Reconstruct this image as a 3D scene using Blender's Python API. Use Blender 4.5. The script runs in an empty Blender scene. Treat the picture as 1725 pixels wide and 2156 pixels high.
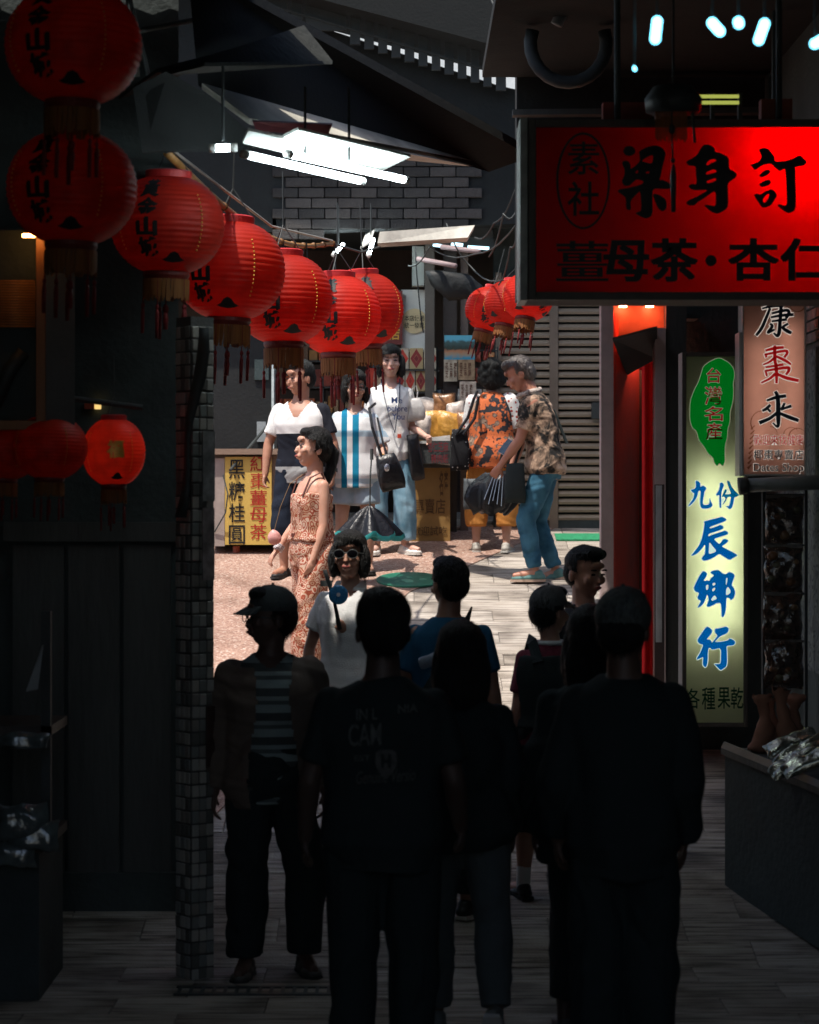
import bpy, bmesh, math, random
import numpy as np
from mathutils import Vector, Matrix, Euler, noise as mnoise
random.seed(7); np.random.seed(7)
R = math.radians
SC = bpy.context.scene
COL = SC.collection

# ---------------------------------------------------------------- camera
HC = 2.07                      # camera height above the lower street
F = 5090.0                     # focal length in pixels of a 1725 x 2156 picture
HZ = 1050.0                    # horizon row of that picture
cam_d = bpy.data.cameras.new('camera')
cam = bpy.data.objects.new('camera', cam_d); COL.objects.link(cam)
cam.location = (0, 0, HC); cam.rotation_euler = (R(90), 0, 0)
cam_d.sensor_fit = 'VERTICAL'; cam_d.sensor_height = 36.0
cam_d.lens = 36.0 * F / 2156.0
cam_d.shift_y = -(1078 - HZ) / 2156.0
cam_d.clip_start = 0.1; cam_d.clip_end = 600
cam_d.dof.use_dof = True; cam_d.dof.focus_distance = 15.5; cam_d.dof.aperture_fstop = 4.0
SC.camera = cam

# ---------------------------------------------------------------- world, sun, exposure
SUN_EL, SUN_AZ = 70.0, -40.0    # elevation; degrees to the right (negative: left) of straight behind the camera
W = bpy.data.worlds.new('World'); SC.world = W; W.use_nodes = True
nt = W.node_tree; nt.nodes.clear()
sky = nt.nodes.new('ShaderNodeTexSky'); sky.sky_type = 'NISHITA'; sky.sun_disc = False
sky.sun_elevation = R(SUN_EL); sky.sun_rotation = R(180 - SUN_AZ)
sky.air_density = 1.0; sky.dust_density = 2.5; sky.ozone_density = 1.0
bg = nt.nodes.new('ShaderNodeBackground'); bg.inputs[1].default_value = 0.15
wo = nt.nodes.new('ShaderNodeOutputWorld')
nt.links.new(sky.outputs[0], bg.inputs[0]); nt.links.new(bg.outputs[0], wo.inputs[0])
sd = bpy.data.lights.new('sun', 'SUN'); sd.energy = 4.4; sd.angle = R(0.5); sd.color = (1.0, 0.93, 0.84)
sun = bpy.data.objects.new('sun', sd); COL.objects.link(sun)
v_from = Vector((math.sin(R(SUN_AZ)) * math.cos(R(SUN_EL)), -math.cos(R(SUN_AZ)) * math.cos(R(SUN_EL)), math.sin(R(SUN_EL))))
sun.rotation_euler = v_from.to_track_quat('Z', 'Y').to_euler(); sun.location = v_from * 30
SC.view_settings.view_transform = 'Standard'; SC.view_settings.look = 'None'
SC.view_settings.exposure = 0.38; SC.view_settings.gamma = 1.0
SC.view_settings.use_curve_mapping = False
SC.render.engine = 'CYCLES'
SC.cycles.use_denoising = True
SC.cycles.max_bounces = 8; SC.cycles.diffuse_bounces = 5; SC.cycles.transmission_bounces = 6
SC.cycles.sample_clamp_indirect = 6.0; SC.cycles.caustics_reflective = False; SC.cycles.caustics_refractive = False

# ---------------------------------------------------------------- helpers
def P(px, py, d):
    """the point at distance d (metres ahead of the camera) on the ray of pixel (px, py) of the 1725 x 2156 picture"""
    return Vector(((px - 862.5) * d / F, d, HC + (HZ - py) * d / F))
def PX(px, d): return (px - 862.5) * d / F
def PZ(py, d): return HC + (HZ - py) * d / F
def ground(y):
    if y < 10.59: return 0.0
    if y < 21.0: return 0.187 * y - 1.98
    return 0.187 * 21 - 1.98
SLOPE = math.atan(0.187)

def tag(o, label=None, cat=None, group=None, kind=None):
    if label: o['label'] = label
    if cat: o['category'] = cat
    if group: o['group'] = group
    if kind: o['kind'] = kind
    return o
def empty(name, loc, label=None, cat=None, group=None):
    o = bpy.data.objects.new(name, None); COL.objects.link(o); o.location = loc
    o.empty_display_size = 0.1
    return tag(o, label, cat, group)
def wloc(o):
    v = Vector((0, 0, 0))
    while o is not None:
        v = v + o.location; o = o.parent
    return v

class MB:
    """collects shapes in world coordinates; build() links them as one mesh object"""
    def __init__(s): s.v = []; s.f = []
    def add(s, verts, faces):
        n = len(s.v); s.v.extend([tuple(p) for p in verts]); s.f.extend([tuple(i + n for i in f) for f in faces]); return s
    def box(s, x0, x1, y0, y1, z0, z1):
        return s.add([(x0,y0,z0),(x1,y0,z0),(x1,y1,z0),(x0,y1,z0),(x0,y0,z1),(x1,y0,z1),(x1,y1,z1),(x0,y1,z1)],
                     [(0,3,2,1),(4,5,6,7),(0,1,5,4),(1,2,6,5),(2,3,7,6),(3,0,4,7)])
    def obox(s, M, sx, sy, sz):
        c = [M @ Vector((a*sx/2, b*sy/2, e*sz/2)) for e in (-1,1) for a, b in ((-1,-1),(1,-1),(1,1),(-1,1))]
        return s.add(c, [(0,3,2,1),(4,5,6,7),(0,1,5,4),(1,2,6,5),(2,3,7,6),(3,0,4,7)])
    def hexa(s, c8): return s.add(c8, [(0,3,2,1),(4,5,6,7),(0,1,5,4),(1,2,6,5),(2,3,7,6),(3,0,4,7)])
    def slab(s, quad, n):
        """a plate: quad of 4 points thickened by vector n"""
        n = Vector(n); q = [Vector(p) for p in quad]
        return s.hexa([*q, *[p + n for p in q]])
    def tube(s, pts, r, seg=8, caps=True):
        pts = [Vector(p) for p in pts]; rr = r if isinstance(r, (list, tuple)) else [r] * len(pts)
        rings = []; up = None
        for i, p in enumerate(pts):
            t = (pts[min(i+1, len(pts)-1)] - pts[max(i-1, 0)]).normalized()
            if up is None:
                up = Vector((0,0,1)) if abs(t.z) < .9 else Vector((1,0,0))
            a = t.cross(up).normalized(); b = a.cross(t).normalized(); up = b
            rings.append([p + (a*math.cos(k*2*math.pi/seg) + b*math.sin(k*2*math.pi/seg)) * rr[i] for k in range(seg)])
        vv = [q for ring in rings for q in ring]; ff = []
        for i in range(len(pts)-1):
            for k in range(seg):
                k2 = (k+1) % seg
                ff.append((i*seg+k, i*seg+k2, (i+1)*seg+k2, (i+1)*seg+k))
        if caps:
            ff.append(tuple(range(seg-1, -1, -1))); ff.append(tuple((len(pts)-1)*seg+k for k in range(seg)))
        return s.add(vv, ff)
    def lathe(s, prof, M=None, seg=24, caps=True):
        M = M or Matrix.Identity(4); vv = []; ff = []
        for r, z in prof:
            vv += [M @ Vector((r*math.cos(k*2*math.pi/seg), r*math.sin(k*2*math.pi/seg), z)) for k in range(seg)]
        for i in range(len(prof)-1):
            for k in range(seg):
                k2 = (k+1) % seg; ff.append((i*seg+k, i*seg+k2, (i+1)*seg+k2, (i+1)*seg+k))
        if caps:
            ff.append(tuple(range(seg-1,-1,-1))); ff.append(tuple((len(prof)-1)*seg+k for k in range(seg)))
        return s.add(vv, ff)
    def ell(s, c, r, M=None, seg=16, rings=10):
        M = M or Matrix.Identity(3); c = Vector(c); vv = []; ff = []
        for i in range(1, rings):
            th = math.pi*i/rings
            for k in range(seg):
                ph = 2*math.pi*k/seg
                vv.append(c + M @ Vector((r[0]*math.sin(th)*math.cos(ph), r[1]*math.sin(th)*math.sin(ph), r[2]*math.cos(th))))
        for i in range(rings-2):
            for k in range(seg):
                k2 = (k+1) % seg; ff.append((i*seg+k, (i+1)*seg+k, (i+1)*seg+k2, i*seg+k2))
        n = len(vv); vv += [c + M @ Vector((0,0,r[2])), c + M @ Vector((0,0,-r[2]))]
        for k in range(seg):
            k2 = (k+1) % seg; ff.append((n, k, k2)); ff.append((n+1, (rings-2)*seg+k2, (rings-2)*seg+k))
        return s.add(vv, ff)
    def loft(s, rings, caps=True):
        n = len(rings[0]); vv = [p for r in rings for p in r]; ff = []
        for i in range(len(rings)-1):
            for k in range(n):
                k2 = (k+1) % n; ff.append((i*n+k, i*n+k2, (i+1)*n+k2, (i+1)*n+k))
        if caps:
            ff.append(tuple(range(n-1,-1,-1))); ff.append(tuple((len(rings)-1)*n+k for k in range(n)))
        return s.add(vv, ff)
    def prism(s, poly, n):
        """polygon (list of 3-D points) thickened by n"""
        k = len(poly); n = Vector(n)
        return s.add([*poly, *[Vector(p)+n for p in poly]], [tuple(range(k-1,-1,-1)), tuple(range(k, 2*k)), *[(i, (i+1)%k, (i+1)%k+k, i+k) for i in range(k)]])
    def mesh(s, off=Vector((0,0,0)), name='m'):
        me = bpy.data.meshes.new(name)
        me.from_pydata([(p[0]-off[0], p[1]-off[1], p[2]-off[2]) for p in s.v], [], s.f); me.update()
        bm = bmesh.new(); bm.from_mesh(me); bmesh.ops.recalc_face_normals(bm, faces=bm.faces); bm.to_mesh(me); bm.free()
        return me
    def build(s, name, mat, parent=None, smooth=False, origin=None, bevel=0.0):
        off = wloc(parent) if parent is not None else Vector(origin if origin is not None else (0,0,0))
        me = s.mesh(off, name)
        if bevel > 0:
            bm = bmesh.new(); bm.from_mesh(me)
            bmesh.ops.bevel(bm, geom=[e for e in bm.edges], offset=bevel, segments=2, affect='EDGES', profile=0.6)
            bm.to_mesh(me); bm.free()
        return link(name, me, mat, parent, smooth, None if parent is not None else off)
def link(name, me, mat, parent=None, smooth=False, loc=None):
    o = bpy.data.objects.new(name, me); COL.objects.link(o)
    if mat is not None and not me.materials: me.materials.append(mat)
    if smooth: me.polygons.foreach_set('use_smooth', [True]*len(me.polygons))
    if parent is not None: o.parent = parent
    elif loc is not None: o.location = loc
    return o
def copy_tree(o, parent=None):
    c = o.copy(); COL.objects.link(c); c.parent = parent
    for ch in list(o.children): copy_tree(ch, c)
    return c

# ---------------------------------------------------------------- materials
MATS = {}
def newmat(name):
    m = bpy.data.materials.new(name); m.use_nodes = True; n = m.node_tree; n.nodes.clear()
    out = n.nodes.new('ShaderNodeOutputMaterial'); MATS[name] = m
    return m, n, out
def N(n, t, **k):
    x = n.nodes.new(t)
    for a, b in k.items(): setattr(x, a, b)
    return x
def L(n, a, b): n.links.new(a, b)
def mapping(n, scale=(1,1,1), rot=(0,0,0), src='Object'):
    tc = N(n, 'ShaderNodeTexCoord'); mp = N(n, 'ShaderNodeMapping')
    mp.inputs['Scale'].default_value = scale; mp.inputs['Rotation'].default_value = rot
    L(n, tc.outputs[src], mp.inputs['Vector']); return mp.outputs[0]
def ramp(n, fac, stops, interp='LINEAR'):
    r = N(n, 'ShaderNodeValToRGB'); r.color_ramp.interpolation = interp
    e = r.color_ramp.elements
    while len(e) > 1: e.remove(e[-1])
    e[0].position = stops[0][0]; e[0].color = (*stops[0][1], 1)
    for p, c in stops[1:]:
        x = e.new(p); x.color = (*c, 1)
    L(n, fac, r.inputs[0]); return r.outputs[0]
def c3(c, k): return tuple(min(1.0, max(0.0, x*k)) for x in c)
def mat(name, col, rough=0.6, var=0.18, scale=6.0, bump=0.15, bscale=40.0, metal=0.0, spec=0.4, stretch=(1,1,1), transl=0.0, coat=0.0, dirt=0.0):
    """plain painted, cloth, wood or stone surface: colour with mottling, roughness variation and fine relief"""
    if name in MATS: return MATS[name]
    m, n, out = newmat(name)
    b = N(n, 'ShaderNodeBsdfPrincipled')
    vec = mapping(n, stretch)
    nz = N(n, 'ShaderNodeTexNoise'); nz.inputs['Scale'].default_value = scale; nz.inputs['Detail'].default_value = 6; nz.inputs['Roughness'].default_value = 0.62
    L(n, vec, nz.inputs['Vector'])
    col_o = ramp(n, nz.outputs[0], [(0.28, c3(col, 1-var)), (0.5, col), (0.75, c3(col, 1+var))])
    if dirt > 0:
        d = N(n, 'ShaderNodeTexNoise'); d.inputs['Scale'].default_value = scale*0.45; d.inputs['Detail'].default_value = 8; L(n, vec, d.inputs['Vector'])
        f = ramp(n, d.outputs[0], [(0.45, (0,0,0)), (0.72, (dirt,)*3)])
        mx = N(n, 'ShaderNodeMixRGB'); L(n, f, mx.inputs[0]); L(n, col_o, mx.inputs[1]); mx.inputs[2].default_value = (0.03, 0.026, 0.022, 1)
        col_o = mx.outputs[0]
    L(n, col_o, b.inputs['Base Color'])
    rr = N(n, 'ShaderNodeMapRange'); rr.inputs[3].default_value = max(0.03, rough-0.12); rr.inputs[4].default_value = min(1, rough+0.12)
    L(n, nz.outputs[0], rr.inputs[0]); L(n, rr.outputs[0], b.inputs['Roughness'])
    b.inputs['Metallic'].default_value = metal; b.inputs['Specular IOR Level'].default_value = spec
    if coat: b.inputs['Coat Weight'].default_value = coat
    if bump > 0:
        bn = N(n, 'ShaderNodeTexNoise'); bn.inputs['Scale'].default_value = bscale; bn.inputs['Detail'].default_value = 4; L(n, vec, bn.inputs['Vector'])
        bp = N(n, 'ShaderNodeBump'); bp.inputs['Strength'].default_value = bump; bp.inputs['Distance'].default_value = 0.02
        L(n, bn.outputs[0], bp.inputs['Height']); L(n, bp.outputs[0], b.inputs['Normal'])
    sh = b.outputs[0]
    if transl > 0:
        t = N(n, 'ShaderNodeBsdfTranslucent'); L(n, col_o, t.inputs[0])
        ms = N(n, 'ShaderNodeMixShader'); ms.inputs[0].default_value = transl
        L(n, b.outputs[0], ms.inputs[1]); L(n, t.outputs[0], ms.inputs[2]); sh = ms.outputs[0]
    L(n, sh, out.inputs[0]); return m
def emit(name, col, strength):
    if name in MATS: return MATS[name]
    m, n, out = newmat(name)
    e = N(n, 'ShaderNodeEmission'); e.inputs[0].default_value = (*col, 1); e.inputs[1].default_value = strength
    L(n, e.outputs[0], out.inputs[0]); return m
def film(name, col, transl=0.75, rough=0.35, var=0.06):
    """thin translucent sheet of a light box: lets the tubes behind it shine through"""
    return mat(name, col, rough, var, 5.0, 0.02, 60, 0, 0.3, (1,1,1), transl)

# ---------------------------------------------------------------- lettering (flat print)
def curve_to_vf(cu):
    o = bpy.data.objects.new('tmp', cu); COL.objects.link(o)
    dg = bpy.context.evaluated_depsgraph_get(); dg.update()
    me = bpy.data.meshes.new_from_object(o.evaluated_get(dg))
    v = [(p.co.x, p.co.y) for p in me.vertices]; f = [tuple(p.vertices) for p in me.polygons]
    bpy.data.objects.remove(o); bpy.data.curves.remove(cu); bpy.data.meshes.remove(me)
    return v, f
def glyphs(text, rect, bold=0.0, shear=0.0):
    """text fitted into rect = (x0, y0, x1, y1) of picture pixels (y down)"""
    cu = bpy.data.curves.new('t', 'FONT'); cu.body = text; cu.size = 1.0; cu.offset = bold; cu.resolution_u = 3; cu.shear = shear
    v, f = curve_to_vf(cu)
    if not v: return [], []
    xs = [p[0] for p in v]; ys = [p[1] for p in v]
    ax, bx, ay, by = min(xs), max(xs), min(ys), max(ys)
    x0, y0, x1, y1 = rect
    if bx-ax < 1e-6 or by-ay < 1e-6: return [], []
    return [(x0+(p[0]-ax)/(bx-ax)*(x1-x0), y1-(p[1]-ay)/(by-ay)*(y1-y0)) for p in v], f
def outline(loops, ox=0, oy=0, k=1.0):
    """filled shape from traced loops (first the outline, then holes), zoom pixels -> source pixels -> picture pixels"""
    cu = bpy.data.curves.new('t', 'CURVE'); cu.dimensions = '2D'; cu.fill_mode = 'BOTH'
    D = 1725.0/3225.0
    for lp in loops:
        # one round of corner cutting keeps the brushed look
        q = []
        for i in range(len(lp)):
            a, b = lp[i], lp[(i+1) % len(lp)]
            q += [(a[0]*.8+b[0]*.2, a[1]*.8+b[1]*.2), (a[0]*.2+b[0]*.8, a[1]*.2+b[1]*.8)]
        sp = cu.splines.new('POLY'); sp.points.add(len(q)-1); sp.use_cyclic_u = True
        for p, c in zip(sp.points, q): p.co = ((ox+c[0]*k)*D, (oy+c[1]*k)*D, 0, 1)
    return curve_to_vf(cu)
def strokes(lst, ox=0, oy=0, k=1.0, grow=0.0):
    D = 1725.0/3225.0; V = []; Fc = []; Z = []
    for si, st in enumerate(lst):
        pts = []
        m = len(st)
        for i in range(m-1):
            a = st[max(i-1,0)]; b = st[i]; c = st[i+1]; d = st[min(i+2,m-1)]
            for j in range(6):
                t = j/6
                pts.append(tuple(0.5*((2*b[q]) + (-a[q]+c[q])*t + (2*a[q]-5*b[q]+4*c[q]-d[q])*t*t + (-a[q]+3*b[q]-3*c[q]+d[q])*t**3) for q in range(3)))
        pts.append(st[-1])
        le = []; ri = []
        for i, p in enumerate(pts):
            a = pts[max(i-1,0)]; b = pts[min(i+1,len(pts)-1)]
            dx, dy = b[0]-a[0], b[1]-a[1]; l = math.hypot(dx, dy) or 1
            w = p[2]+grow
            ex = 0
            if i == 0: ex = -w*.5
            if i == len(pts)-1: ex = w*.5
            cx, cy = p[0]+dx/l*ex, p[1]+dy/l*ex
            le.append((cx-dy/l*w, cy+dx/l*w)); ri.append((cx+dy/l*w, cy-dx/l*w))
        n0 = len(V)
        V += [((ox+x*k)*D, (oy+y*k)*D) for x, y in le] + [((ox+x*k)*D, (oy+y*k)*D) for x, y in ri]
        Z += [si]*(2*len(le))
        h = len(le)
        Fc += [(n0+i, n0+i+1, n0+h+i+1, n0+h+i) for i in range(h-1)]
    return V, Fc, Z
def letter_obj(name, vf, plane, material, parent, lift=0.003):
    """print lying on a plane(px, py) -> point; lift metres in front of it, towards the viewer's side"""
    n = plane.n
    v, f = vf[0], vf[1]; zz = vf[2] if len(vf) > 2 else [0]*len(v)
    mb = MB(); mb.v = [tuple(plane(x, y) + n*(lift + 0.00025*z)) for (x, y), z in zip(v, zz)]; mb.f = list(f)
    return mb.build(name, material, parent)
class Plane:
    """the plane through three picture points at given distances, addressed by picture pixels"""
    def __init__(s, d, n=(0,-1,0), at=None):
        s.d = d; s.n = Vector(n).normalized()
        s.p0 = at if at is not None else Vector((0, d, 0))
    def __call__(s, px, py):
        o = Vector((0,0,HC)); r = P(px, py, 1.0) - o
        t = (s.p0 - o).dot(s.n) / r.dot(s.n)
        return o + r*t

# ================================================================ SETTING
M_base   = mat('street_base', (0.17,0.155,0.14), 0.9, 0.3, 3, 0.3, 60)
def stone_mat():
    m, n, out = newmat('grooved_stone'); b = N(n, 'ShaderNodeBsdfPrincipled')
    tc = N(n, 'ShaderNodeTexCoord'); oi = N(n, 'ShaderNodeObjectInfo')
    ad = N(n, 'ShaderNodeVectorMath', operation='ADD'); L(n, tc.outputs['Object'], ad.inputs[0])
    sc = N(n, 'ShaderNodeVectorMath', operation='SCALE'); cx = N(n, 'ShaderNodeCombineXYZ'); L(n, oi.outputs['Random'], cx.inputs[0]); L(n, oi.outputs['Random'], cx.inputs[1])
    L(n, cx.outputs[0], sc.inputs[0]); sc.inputs['Scale'].default_value = 37.0; L(n, sc.outputs[0], ad.inputs[1])
    def nz(scale, st, det=5):
        mp = N(n, 'ShaderNodeMapping'); mp.inputs['Scale'].default_value = st; L(n, ad.outputs[0], mp.inputs[0])
        x = N(n, 'ShaderNodeTexNoise'); x.inputs['Scale'].default_value = scale; x.inputs['Detail'].default_value = det; L(n, mp.outputs[0], x.inputs['Vector']); return x.outputs[0]
    g = nz(44, (0.07, 1.0, 1.0)); d = nz(2.2, (1,1,1), 9); s = nz(90, (1,1,1), 2)
    c1 = ramp(n, g, [(0.34, (0.15,0.13,0.115)), (0.46, (0.40,0.36,0.32)), (0.7, (0.58,0.53,0.48))])
    c2 = ramp(n, d, [(0.34, (0.42,0.40,0.38)), (0.5, (0.85,0.84,0.82)), (0.62, (1,1,1))])
    mx = N(n, 'ShaderNodeMixRGB', blend_type='MULTIPLY'); mx.inputs[0].default_value = 1; L(n, c1, mx.inputs[1]); L(n, c2, mx.inputs[2])
    rv = ramp(n, oi.outputs['Random'], [(0.0, (0.78,0.76,0.74)), (0.5, (0.95,0.93,0.9)), (1.0, (1.0,1.0,1.0))])
    m2 = N(n, 'ShaderNodeMixRGB', blend_type='MULTIPLY'); m2.inputs[0].default_value = 1; L(n, mx.outputs[0], m2.inputs[1]); L(n, rv, m2.inputs[2])
    L(n, m2.outputs[0], b.inputs['Base Color']); b.inputs['Roughness'].default_value = 0.85
    h = N(n, 'ShaderNodeMath', operation='ADD'); L(n, g, h.inputs[0]); L(n, s, h.inputs[1])
    bp = N(n, 'ShaderNodeBump'); bp.inputs['Strength'].default_value = 0.55; bp.inputs['Distance'].default_value = 0.02; L(n, h.outputs[0], bp.inputs['Height']); L(n, bp.outputs[0], b.inputs['Normal'])
    L(n, b.outputs[0], out.inputs[0]); return m
def pebble_mat():
    m, n, out = newmat('red_pebble'); b = N(n, 'ShaderNodeBsdfPrincipled'); vec = mapping(n)
    v = N(n, 'ShaderNodeTexVoronoi'); v.inputs['Scale'].default_value = 75; L(n, vec, v.inputs['Vector'])
    nz = N(n, 'ShaderNodeTexNoise'); nz.inputs['Scale'].default_value = 2.2; nz.inputs['Detail'].default_value = 8; L(n, vec, nz.inputs['Vector'])
    sp = N(n, 'ShaderNodeSeparateColor'); L(n, v.outputs['Color'], sp.inputs[0])
    c1 = ramp(n, sp.outputs[0], [(0.0, (0.25,0.145,0.11)), (0.5, (0.37,0.225,0.17)), (0.85, (0.45,0.30,0.235)), (1.0, (0.58,0.48,0.41))])
    c2 = ramp(n, nz.outputs[0], [(0.32, (0.6,0.57,0.55)), (0.62, (1,1,1))])
    mx = N(n, 'ShaderNodeMixRGB', blend_type='MULTIPLY'); mx.inputs[0].default_value = 1; L(n, c1, mx.inputs[1]); L(n, c2, mx.inputs[2])
    L(n, mx.outputs[0], b.inputs['Base Color']); b.inputs['Roughness'].default_value = 0.88
    bp = N(n, 'ShaderNodeBump'); bp.inputs['Strength'].default_value = 0.5; bp.inputs['Distance'].default_value = 0.01; L(n, v.outputs['Distance'], bp.inputs['Height']); bp.invert = True; L(n, bp.outputs[0], b.inputs['Normal'])
    L(n, b.outputs[0], out.inputs[0]); return m
M_stone = stone_mat(); M_pebble = pebble_mat()
M_deep   = mat('deep_black',(0.008,0.010,0.010),0.9)  # even near-black colour for roof parts, girder and valance
M_far    = mat('near_black_wall', (0.013,0.016,0.016), 0.85, 0.4, 2.5, 0.3, 30)  # even near-black colour for the upper storeys
M_dark   = mat('dark_wall', (0.050,0.063,0.062), 0.8, 0.35, 2.5, 0.3, 30)
M_dark2  = mat('dark_timber', (0.065,0.066,0.062), 0.6, 0.35, 4, 0.25, 30, stretch=(1,1,0.2))
M_black  = mat('black_metal', (0.045,0.052,0.052), 0.55, 0.3, 6, 0.1, 50)
M_roofm  = mat('roof_metal', (0.022,0.026,0.026), 0.7, 0.4, 3, 0.2, 20)
M_cream  = mat('cream_panel', (0.62,0.60,0.52), 0.7, 0.25, 3.5, 0.25, 25, dirt=0.75)
M_grey   = mat('grey_concrete', (0.08,0.09,0.088), 0.85, 0.35, 4, 0.3, 30, dirt=0.6)
M_white  = mat('white_paint', (0.78,0.78,0.74), 0.5, 0.1, 6, 0.1, 40, dirt=0.25)
M_brickg = mat('grey_brick', (0.052,0.049,0.047), 0.85, 0.4, 9, 0.4, 60, dirt=0.4)
M_mortar = mat('mortar', (0.10,0.096,0.09), 0.95, 0.3, 8, 0.3, 60)
M_tile   = mat('glazed_tile', (0.42,0.40,0.36), 0.4, 0.35, 7, 0.15, 50, dirt=0.5)
M_tube   = emit('cool_tube', (0.80,0.95,1.0), 15.0)
M_alu    = mat('aluminium', (0.5,0.5,0.5), 0.35, 0.15, 8, 0.05, 60, metal=0.9)

# ---- street -----------------------------------------------------
ys = [-30, -10, 5, 10.59, 12, 14, 16, 18, 20, 21, 30, 60]
mb = MB(); xs_ = [-30, -3, 0, 3, 30]
mb.v = [(x, y, ground(y) - 0.0) for y in ys for x in xs_]
mb.f = [(j*5+i, j*5+i+1, (j+1)*5+i+1, (j+1)*5+i) for j in range(len(ys)-1) for i in range(4)]
street = mb.build('street', M_base); tag(street, kind='structure')
RED = [(-1.04,12.62), (-0.86,13.4), (-0.55,15.5), (0.0,17.9), (0.59,19.06), (1.25,20.35), (-4.2,20.35), (-4.2,12.5)]
red = MB().prism([Vector((x, y, ground(y)+0.004)) for x, y in RED], (0,0,0.012)).build('pebble_pavement', M_pebble); tag(red, kind='structure')
def in_poly(x, y, poly):
    c = False; j = len(poly)-1
    for i in range(len(poly)):
        if (poly[i][1] > y) != (poly[j][1] > y) and x < (poly[j][0]-poly[i][0])*(y-poly[i][1])/(poly[j][1]-poly[i][1])+poly[i][0]: c = not c
        j = i
    return c
SL, SW = 0.62, 0.31
def slab_mesh(k):
    bm = bmesh.new(); bmesh.ops.create_cube(bm, size=1.0)
    for v in bm.verts: v.co = Vector((v.co.x*(SL-0.004), v.co.y*(SW-0.004), v.co.z*0.03))
    bmesh.ops.bevel(bm, geom=list(bm.edges), offset=0.0025, segments=1, affect='EDGES')
    me = bpy.data.meshes.new('paving_slab'); bm.to_mesh(me); bm.free(); me.materials.append(M_stone); return me
SLABS = [slab_mesh(k) for k in range(1)]
row = 0; y = 8.9
while y < 20.6:
    off = (row % 2)*SL*0.5 + random.uniform(-.05,.05)
    for i in range(-4, 5):
        x = i*SL + off
        if abs(x) > 2.3 or (y > 12.8 and x < -1.2): continue
        if all(in_poly(x+a*SL/2, y+b*SW/2, RED) for a in (-1,1) for b in (-1,1)): continue
        sl = y > 10.59
        o = link('paving_slab', SLABS[0], None, street)
        o.location = (x, y, ground(y) - 0.006 + random.uniform(-.0015,.0015)); o.rotation_euler = (SLOPE if sl else 0, 0, random.uniform(-.004,.004))
        if 10.2 < y < 11.0: o.location.z += 0.004
    y += SW*math.cos(SLOPE if y > 10.59 else 0); row += 1

# drain grate and covers let into the paving
def on_street(x, y, lift=0.0): return Vector((x, y, ground(y)+lift))
M_green = mat('green_enamel', (0.02,0.16,0.10), 0.4, 0.4, 14, 0.2, 60, dirt=0.3)
cv = MB(); Mx = Matrix.Translation(on_street(0.0, 18.26, 0.017)) @ Matrix.Rotation(SLOPE, 4, 'X')
cv.lathe([(0.25,0.0),(0.25,0.012),(0.238,0.014)], Mx, 32)
cover = empty('manhole_cover', on_street(0.0,18.26), 'green painted round manhole cover in the pebble paving', 'manhole cover')
cv.build('lid', M_green, cover)
pat = MB()
for k in range(7):
    a = random.uniform(0,6.28); r = random.uniform(.04,.17)
    pat.lathe([(random.uniform(.02,.045),0.0145),(0.01,0.018)], Mx @ Matrix.Translation((r*math.cos(a), r*math.sin(a),0)), 8)
pat.build('relief', mat('pale_green_enamel', (0.10,0.3,0.2), 0.4), cover)
gr = empty('drain_grate', on_street(-0.72, 10.1), 'black slotted drain grate let into the stone paving', 'drain grate')
g = MB(); 
g.box(-0.98,-0.30,10.02,10.05,0.004,0.016).box(-0.98,-0.30,10.17,10.20,0.004,0.016)
g.build('frame', M_black, gr)
for k in range(14):
    MB().box(-0.97+k*0.048,-0.955+k*0.048,10.05,10.17,0.004,0.015).build('bar', M_black, gr)
mt = MB().slab([on_street(1.2,19.75,.012), on_street(1.75,19.75,.012), on_street(1.75,20.0,.012), on_street(1.2,20.0,.012)], (0,0,0.012)).build('door_mat', mat('green_mat', (0.02,0.22,0.10), 0.95, 0.3, 30, 0.5, 90))
tag(mt, 'green plastic mat lying before the roller shutter', 'mat')

# ---- covered alley: side walls and roof -------------------------
def wall(name, mbx, material, label, cat, **k):
    o = mbx.build(name, material); tag(o, label, cat); return o
wall('alley_wall', MB().box(-2.2,-1.95,-10,11.35,-0.2,4.5), M_dark, 'dark plastered wall along the lower alley opposite the snack stall', 'wall')
rw = empty('tiled_wall', (2.05,11,0), 'dark tiled wall behind the hanging snack bags', 'wall')
MB().box(2.05,2.3,-10,14.2,-0.2,4.5).build('wall_core', M_dark, rw)
roof = empty('alley_roof', (0,0,4.5), 'dark corrugated roof over the lower alley', 'roof')
mb = MB(); n = 60
prof = [(-2.4+4.9*i/n, 4.5+0.03*(i%2)) for i in range(n+1)]
mb.v = [(x, yy, z+dz) for dz in (0,0.06) for yy in (1.2,11.3) for x, z in prof]
m1 = n+1
for i in range(n):
    mb.f += [(i,i+1,m1+i+1,m1+i), (2*m1+i,3*m1+i,3*m1+i+1,2*m1+i+1), (i,2*m1+i,2*m1+i+1,i+1), (m1+i,m1+i+1,3*m1+i+1,3*m1+i)]
mb.f += [(0,m1,3*m1,2*m1),(n,2*m1+n,3*m1+n,m1+n)]
mb.build('sheeting', M_roofm, roof)
for yy in (1.6, 6.0, 10.2): MB().box(-2.3,2.3,yy,yy+0.12,4.34,4.5).build('beam', M_dark2, roof)
MB().box(0.42,2.4,11.303,13.94,4.5,4.56).build('sheeting', M_deep, roof)  # roof strip added to shade the upper wall behind the red sign

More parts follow.
